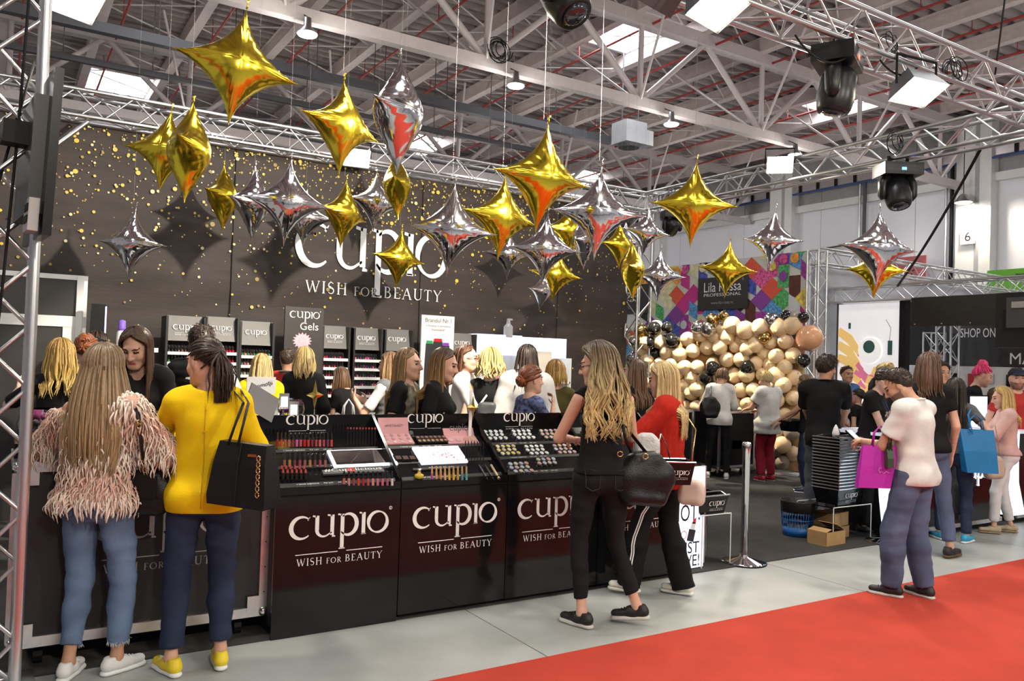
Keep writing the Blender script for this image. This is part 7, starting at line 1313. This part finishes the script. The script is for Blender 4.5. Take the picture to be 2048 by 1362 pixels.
for k in range(7): m = MB(); zz = .08-.028*k; m.tube([(.115+.009*math.cos(a_), -.075, zz+.013*math.sin(a_)) for a_ in np.linspace(0, 6.283, 9)], .0035, 5); m.build('chain_link', GOLDM, g, True)
# slouchy handbag between the two women at the counter
c = gd(1288, 955, 4.95); g = soft('handbag', 'slouchy black handbag with gold rings beside the black top', c, .27, .32, .08, LEA, .2, .6, .02)
strap(g, [gd(1262, 905, 4.85), gd(1250, 875, 4.8), gd(1246, 850, 4.82), gd(1256, 860, 4.9), gd(1300, 915, 4.95)], .011, LEA)
for u, v in ((1240, 908), (1291, 913)): q = rot('z', -g.rotation_euler.z)@(gd(u, v, 4.85)-np.array(g.location)); m = MB(); m.tube([q+np.array((.016*math.cos(a_), 0, .016*math.sin(a_))) for a_ in np.linspace(0, 6.283, 13)], .004, 6); m.build('ring', GOLDM, g, True)
# basket on the arm of the red sweater
c = gd(1343, 945, 5.35); g = basket('black shopping basket hanging on the arm of the red sweater', tuple(c-np.array((0, 0, .07))), RZ0+.1, .78, .15, True, False)
strap(g, [gd(1322, 918, 5.3), gd(1316, 890, 5.3), gd(1322, 868, 5.32), gd(1332, 890, 5.38), gd(1340, 918, 5.42)], .005, ALU, 'handle')
c = gd(1383, 985, 5.5); g = soft('cream_handbag', 'small cream handbag on chain at hip of the red sweater', c, .13, .16, .035, CREAM, -.5, .9); strap(g, [gd(1380, 962, 5.5), gd(1386, 900, 5.52), gd(1392, 860, 5.56), LW(p22, p22['SH'][1]+np.array((.04, -.03, .05)))], .005, GOLDM, 'chain', 1.0)
c = gd(1293, 892, 5.15); g = soft('plastic_bag', 'crumpled white plastic bag held before the red sweater', c, .12, .16, .05, mat('thin_plastic', (.75, .75, .74), .3, trans=.35, ior=1.1, bump=.8, bs=40), 0, .5)
m = MB(); w_ = LW(p22, p22['W'][0]+np.array((.0, -.02, 0))); m.lathe([(.031, -.012), (.033, 0), (.031, .012)], 18); tag(m.build('wristwatch', CHROME, loc=tuple(w_)), 'silver wristwatch on the wrist of the red sweater woman', 'watch')
# white polo man: phone, violet bag, small green bag
w0 = (LW(p29, p29['W'][0])+LW(p29, p29['W'][1]))/2; hd = rot('z', p29['g'].rotation_euler.z)@np.array((0, .10, .03)); g = thing('phone', 'dark phone with bright screen in hands of the polo man', 'phone', tuple(w0+hd), p29['g'].rotation_euler.z)
m = MB(); m.obox((0, 0, 0), (.038, 0, 0), (0, .055, .045), (0, -.004, .005)); m.build('case', BLKMATT, g); m = MB(); m.obox((0, -.003, .005), (.034, 0, 0), (0, .050, .041), (0, -.002, .003)); m.build('display', mat('phone_glow', (.4, .55, .65), .3, emit=(.5, .7, .8), es=.8), g)
VIO = mat('violet_fabric', (.42, .012, .36), .6, bump=.2, bs=60); hw_ = LW(p29, p29['W'][0])
g = carrier('violet carrier bag hanging from the hand of the polo man', gd(1745, 975, 5.75), .125, .30, VIO, None, .16, .03, RZ0, name='violet_bag'); m = MB(); stroke(m, [(0, 0), (.02, .01), (.03, -.005), (.05, .01), (.07, .0)], .005); stroke(m, arc(.01, .02, .015, .015, 60, 300, 8), .005); onplane(m, (.03, -.034, .11), (1, 0, 0), (0, 0, 1)).build('lettering', cm((.6, .2, .55), .5), g)
carrier('small dark green bag beside the violet bag', gd(1778, 935, 5.7), .022, .13, mat('dark_green', (.03, .06, .03), .35), None, 0, .03, RZ0, name='gift_bag')
# blue bag, beige bag, red box
g = carrier('bright blue shopping bag carried by the black haired woman', gd(1960, 945, 7.55), .15, .40, mat('blue_fabric', (.008, .17, .42), .5, bump=.2, bs=40), None, -.12, .06, RZ0-.1, name='blue_bag')
strap(g, [gd(1945, 868, 7.5), gd(1936, 830, 7.6), LW(p32, p32['SH'][1]+np.array((0, 0, .06)))], .008, mat('blue_fabric', (.008, .17, .42), .5))
c = gd(1988, 935, 8.0); g = soft('bucket_bag', 'beige bucket bag of the woman in white trousers', c, .14, .22, .05, BEIG, .2, .85); strap(g, [gd(1978, 912, 8.0), gd(1982, 880, 8.0), gd(1990, 850, 8.02), gd(1996, 880, 8.0), gd(1998, 910, 8.0)], .006, BEIG)
q = (LW(p35, p35['W'][0])+LW(p35, p35['W'][1]))/2+rot('z', p35['g'].rotation_euler.z)@np.array((0, .12, .0)); m = MB(); m.obox((0, 0, 0), (.10, 0, .0), (0, .07, 0), (0, 0, .022)); o = m.build('red_box', cm((.55, .015, .02), .35), loc=tuple(q)); o.rotation_euler = (.1, .1, RZ0+.2); tag(o, 'flat red box held by the woman in the rose blouse', 'box')
# further back
c = gd(1420, 815, 11.4); g = soft('shoulder_bag', 'black shoulder bag of the woman in the white lace blouse', c, .2, .30, .06, LEA, .3, .7); strap(g, [c+np.array((0, 0, .13)), LW(p23, p23['SH'][0]+np.array((.02, -.02, .07)))], .008, LEA)
basket('black basket held out before the balloon wall', tuple(gd(1586, 850, 10.7)-np.array((0, 0, .08))), RZ0+.4, .9, .14, False)
c = gd(975, 820, 7.0); g = soft('clutch_bag', 'dark grey clutch of the woman in white blouse', c, .14, .12, .03, mat('grey_leather', (.06, .06, .065), .4), 0, .9); q = gd(968, 798, 7.0); m = MB(); m.obox((0, 0, 0), (.028, 0, .035), (0, .001, 0), (-.006, 0, .006)); tag(m.build('receipt', PRINTW, loc=tuple(q)), 'white paper slip in hand of the woman in white blouse', 'paper')
c = gd(1694, 800, 10.9); soft('pink_bag', 'bright pink bag of the smiling woman far back', c, .12, .2, .04, mat('hot_pink', (.65, .03, .25), .5), 0, .9)
g = thing('grey_board', 'tilted grey board standing behind the yellow sweater', 'board', tuple(gd(523, 805, 4.95))); m = MB(); m.obox((0, 0, 0), (.085, 0, -.05), (0, .01, 0), (.03, .03, .07)); m.build('board', mat('board_grey', (.16, .16, .165), .35), g); bar('post', (0, .02, -.05), (0, .02, 1.0-gd(523, 805, 4.95)[2]), .006, BLKMATT, g)
g = thing('star_stand', 'small gold star ornament on white ribbon near the third tester', 'ornament', tuple(gd(946, 815, 5.6))); m = MB(); pts = [(.05*(1 if k % 2 == 0 else .35)*math.sin(6.283*k/8), 0, .09*(1 if k % 2 == 0 else .3)*math.cos(6.283*k/8)) for k in range(8)]; m.add(pts+[(0, -.025, 0), (0, .025, 0)], [(i, (i+1) % 8, 8) for i in range(8)]+[((i+1) % 8, i, 9) for i in range(8)]); m.build('star', mat('ornament_gold', (.5, .36, .08), .25, 1), g); m = MB(); m.box(-.012, .012, .03, .034, -gd(946, 815, 5.6)[2]+.02, .12); m.build('ribbon', PRINTW, g)
# ================================================================ foil star balloons
GOLD = mat('gold_foil', (1.0, .75, .06), .20, 1.0, nz=4, amt=.05, bump=.02, bs=10); SILV = mat('silver_foil', (.90, .90, .94), .11, 1.0, nz=4, amt=.03, bump=.02, bs=10)
def star_mesh(seed, rip):
    q = random.Random(seed); pw = .62; nt, ns = 128, 12; vs = []; fs = []; ph = q.uniform(0, 6.28)
    Wd = lambda t: max(1e-4, (1-min(1, abs(t))**pw))**(1/pw)
    def hz(x, y):
        o = []
        for a, b in ((x, y), (y, x)):
            w_ = Wd(a); ws = Wd(math.sqrt(a*a+.03)) if abs(a) < .55 else Wd(math.sqrt(a*a+.03*((1-abs(a))/.45)**2)); we = .42*ws/(ws+.42)*1.75; o.append(we*max(0, 1-(b/max(w_, 1e-4))**2)**.55)
        a, b = o; k = .12; h = max(0, min(1, .5+.5*(b-a)/k)); return max(0, b*(1-h)+a*h-k*h*(1-h)*.5)
    for side in (1, -1):
        for i in range(ns+1):
            s = math.sin(i/ns*math.pi/2)**.9
            for j in range(nt):
                t = 2*math.pi*j/nt; c, sn = math.cos(t), math.sin(t); e = 2/pw; k_ = .92; X = math.copysign(abs(c)**e, c); Y = math.copysign(abs(sn)**e, sn); x, y = X*s, Y*s
                z = hz(x, y)*(1-.0) if i < ns else 0
                edge = s**5*(1-s**14); z *= 1+rip*edge*math.sin(j*1.9+ph+side)+rip*.7*edge*math.sin(j*3.3+2*ph)
                z += rip*.02*math.sin(7*x+ph)*math.sin(6*y)*(1-s); vs.append((x*.40, side*z*.40, y*.40))
    n1 = (ns+1)*nt
    for sd in (0, 1):
        for i in range(ns):
            for j in range(nt):
                a, b, c, d = i*nt+j, i*nt+(j+1) % nt, (i+1)*nt+(j+1) % nt, (i+1)*nt+j; f = (a, b, c, d) if sd else (d, c, b, a); fs.append(tuple(sd*n1+k for k in f))
    return vs, fs
SM = {}
for mn, mm in (('g', GOLD), ('s', SILV)):
    for k in range(3):
        vs, fs = star_mesh(k+3*(mn == 's'), .16); o = npmesh('foil_star', vs, fs, mm); SM[mn, k] = o.data; bpy.data.objects.remove(o)
TH = mat('thread', (.35, .35, .35), .8)
# u, v_top, v_bottom, u of the bottom tip minus u of top tip, turn (deg), colour, label
ST = [(475, 5, 262, -21, 8, 'g', 'big gold star balloon at the top left, nearest of all'), (331, 212, 390, -9, -20, 'g', 'gold star balloon left of the edge-on gold one at upper left'), (378, 196, 410, -12, 78, 'g', 'gold star balloon seen edge-on at upper left'), (447, 325, 465, -8, 58, 'g', 'small turned gold star balloon left of the silver cluster'),
      (507, 328, 485, 2, 50, 's', 'silver star balloon half hidden at left of silver cluster'), (575, 313, 497, -4, 4, 's', 'silver star balloon in the middle of the left silver cluster'), (610, 372, 500, 0, -12, 's', 'silver star balloon lower right in the left silver cluster'), (687, 355, 500, -8, 48, 'g', 'gold star balloon covering the letter u of the back wall'), (683, 150, 358, -12, 38, 'g', 'tilted gold star balloon in front of the dazzling back floodlight'),
      (797, 105, 352, 4, 66, 's', 'big crumpled silver star balloon seen edge-on, top centre'), (794, 300, 442, -6, 84, 'g', 'gold star balloon edge-on directly below the big crumpled silver one'), (750, 342, 468, -4, 28, 's', 'silver star balloon left of the edge-on gold one'), (798, 453, 582, -6, 30, 'g', 'small gold star balloon before the letters of the tagline'), (902, 362, 557, -6, 2, 's', 'wide silver star balloon covering the letter o'),
      (1003, 345, 527, -12, 28, 'g', 'crinkled gold star balloon right of the wide silver one'), (972, 415, 522, -4, 70, 'g', 'gold star balloon peeping out behind the crinkled gold one'), (1016, 452, 563, 2, 15, 's', 'small silver star balloon below the crinkled gold one'), (1084, 243, 470, -6, 26, 'g', 'big smooth gold star balloon at upper centre right'), (1090, 420, 577, -4, 3, 's', 'silver star balloon right below the big smooth gold one'),
      (1112, 490, 608, -10, 14, 'g', 'gold star balloon low behind the silver one at centre'), (1084, 540, 624, -4, 48, 's', 'lowest little silver star balloon at centre'), (1196, 325, 527, -6, 2, 's', 'widest silver star balloon at centre right'), (1136, 400, 522, -4, 30, 'g', 'gold star balloon behind the left arm of widest silver one'), (1166, 425, 541, 8, 72, 's', 'narrow edge-on silver star balloon under the widest silver one'), (1163, 408, 520, 0, 60, 'g', 'narrow gold star balloon half hidden behind the widest silver one'),
      (1238, 440, 540, 0, 40, 'g', 'gold star balloon beside the slim truss tower'), (1250, 440, 532, 0, 22, 's', 'small silver star balloon touching the slim truss tower'), (1292, 410, 517, -8, 16, 's', 'silver star balloon just right of the slim truss tower'), (1265, 480, 602, -6, 82, 'g', 'gold star balloon seen edge-on before the slim truss tower'), (1318, 495, 608, -2, 4, 's', 'silver star balloon left of the name sign'), (1387, 318, 500, -4, 2, 'g', 'gold star balloon hanging high right of centre'), (1455, 477, 600, -6, 6, 'g', 'gold star balloon in front of the name sign'), (1545, 415, 545, -8, -14, 's', 'silver star balloon right of the name sign'), (1756, 411, 582, -6, 24, 's', 'silver star balloon farthest right, over a gold one'), (1752, 478, 603, -4, -4, 'g', 'gold star balloon farthest right, behind the silver one'), (264, 410, 563, -4, -26, 's', 'lone silver star balloon at the left before the shadows')]
fwv = RW@np.array([0, 0, -1.0]); az0 = math.atan2(fwv[1], fwv[0])-math.pi/2
for i, (u, vt, vb, du, turn, c, lab) in enumerate(ST):
    hpx = vb-vt; d = .80*1617/hpx; d = min(d, 10.6)*(1.07 if ('behind' in lab or 'hidden' in lab or 'low ' in lab) else 1)
    d *= {15: 1.08, 19: .95, 23: .98, 24: 1.06, 25: .97, 26: 1.06, 28: .92, 29: 1.08}.get(i, 1)
    if u > 1700: d = min(d, 9.2 if c == 'g' else 7.6)
    ctr = gd(u, (vt+vb)/2, d); k = (hpx*d/1617)/.80; g = thing('foil_star_balloon', lab, 'balloon', tuple(ctr), group='foil star balloons'); a = math.radians(turn)
    view = math.atan2(ctr[1], ctr[0])-math.pi/2
    g.rotation_euler = (math.radians(rnd.uniform(-5, 5)), math.atan2(-du, hpx)*1.0+.03, view+a); g.scale = (k, k, k)
    link('foil_body', SM[c, i % 3], g)
    m = MB(); m.tube([(0, 0, .385), (.004, 0, .41), (-.004, .003, .425), (.010, 0, .44)], [.014, .007, .010, .012], 7, flat=.5); m.build('filling_neck', GOLD if c == 'g' else SILV, g, True)
    o = bar('hanging_thread', (ctr[0], ctr[1], ctr[2]+.42*k), (ctr[0], ctr[1], ZR-.45), .0009, TH, None, 5); o.parent = g; bpy.context.view_layer.update(); o.matrix_parent_inverse = (Matrix.Translation(ctr)@g.rotation_euler.to_matrix().to_4x4()@Matrix.Diagonal((k, k, k, 1))).inverted()
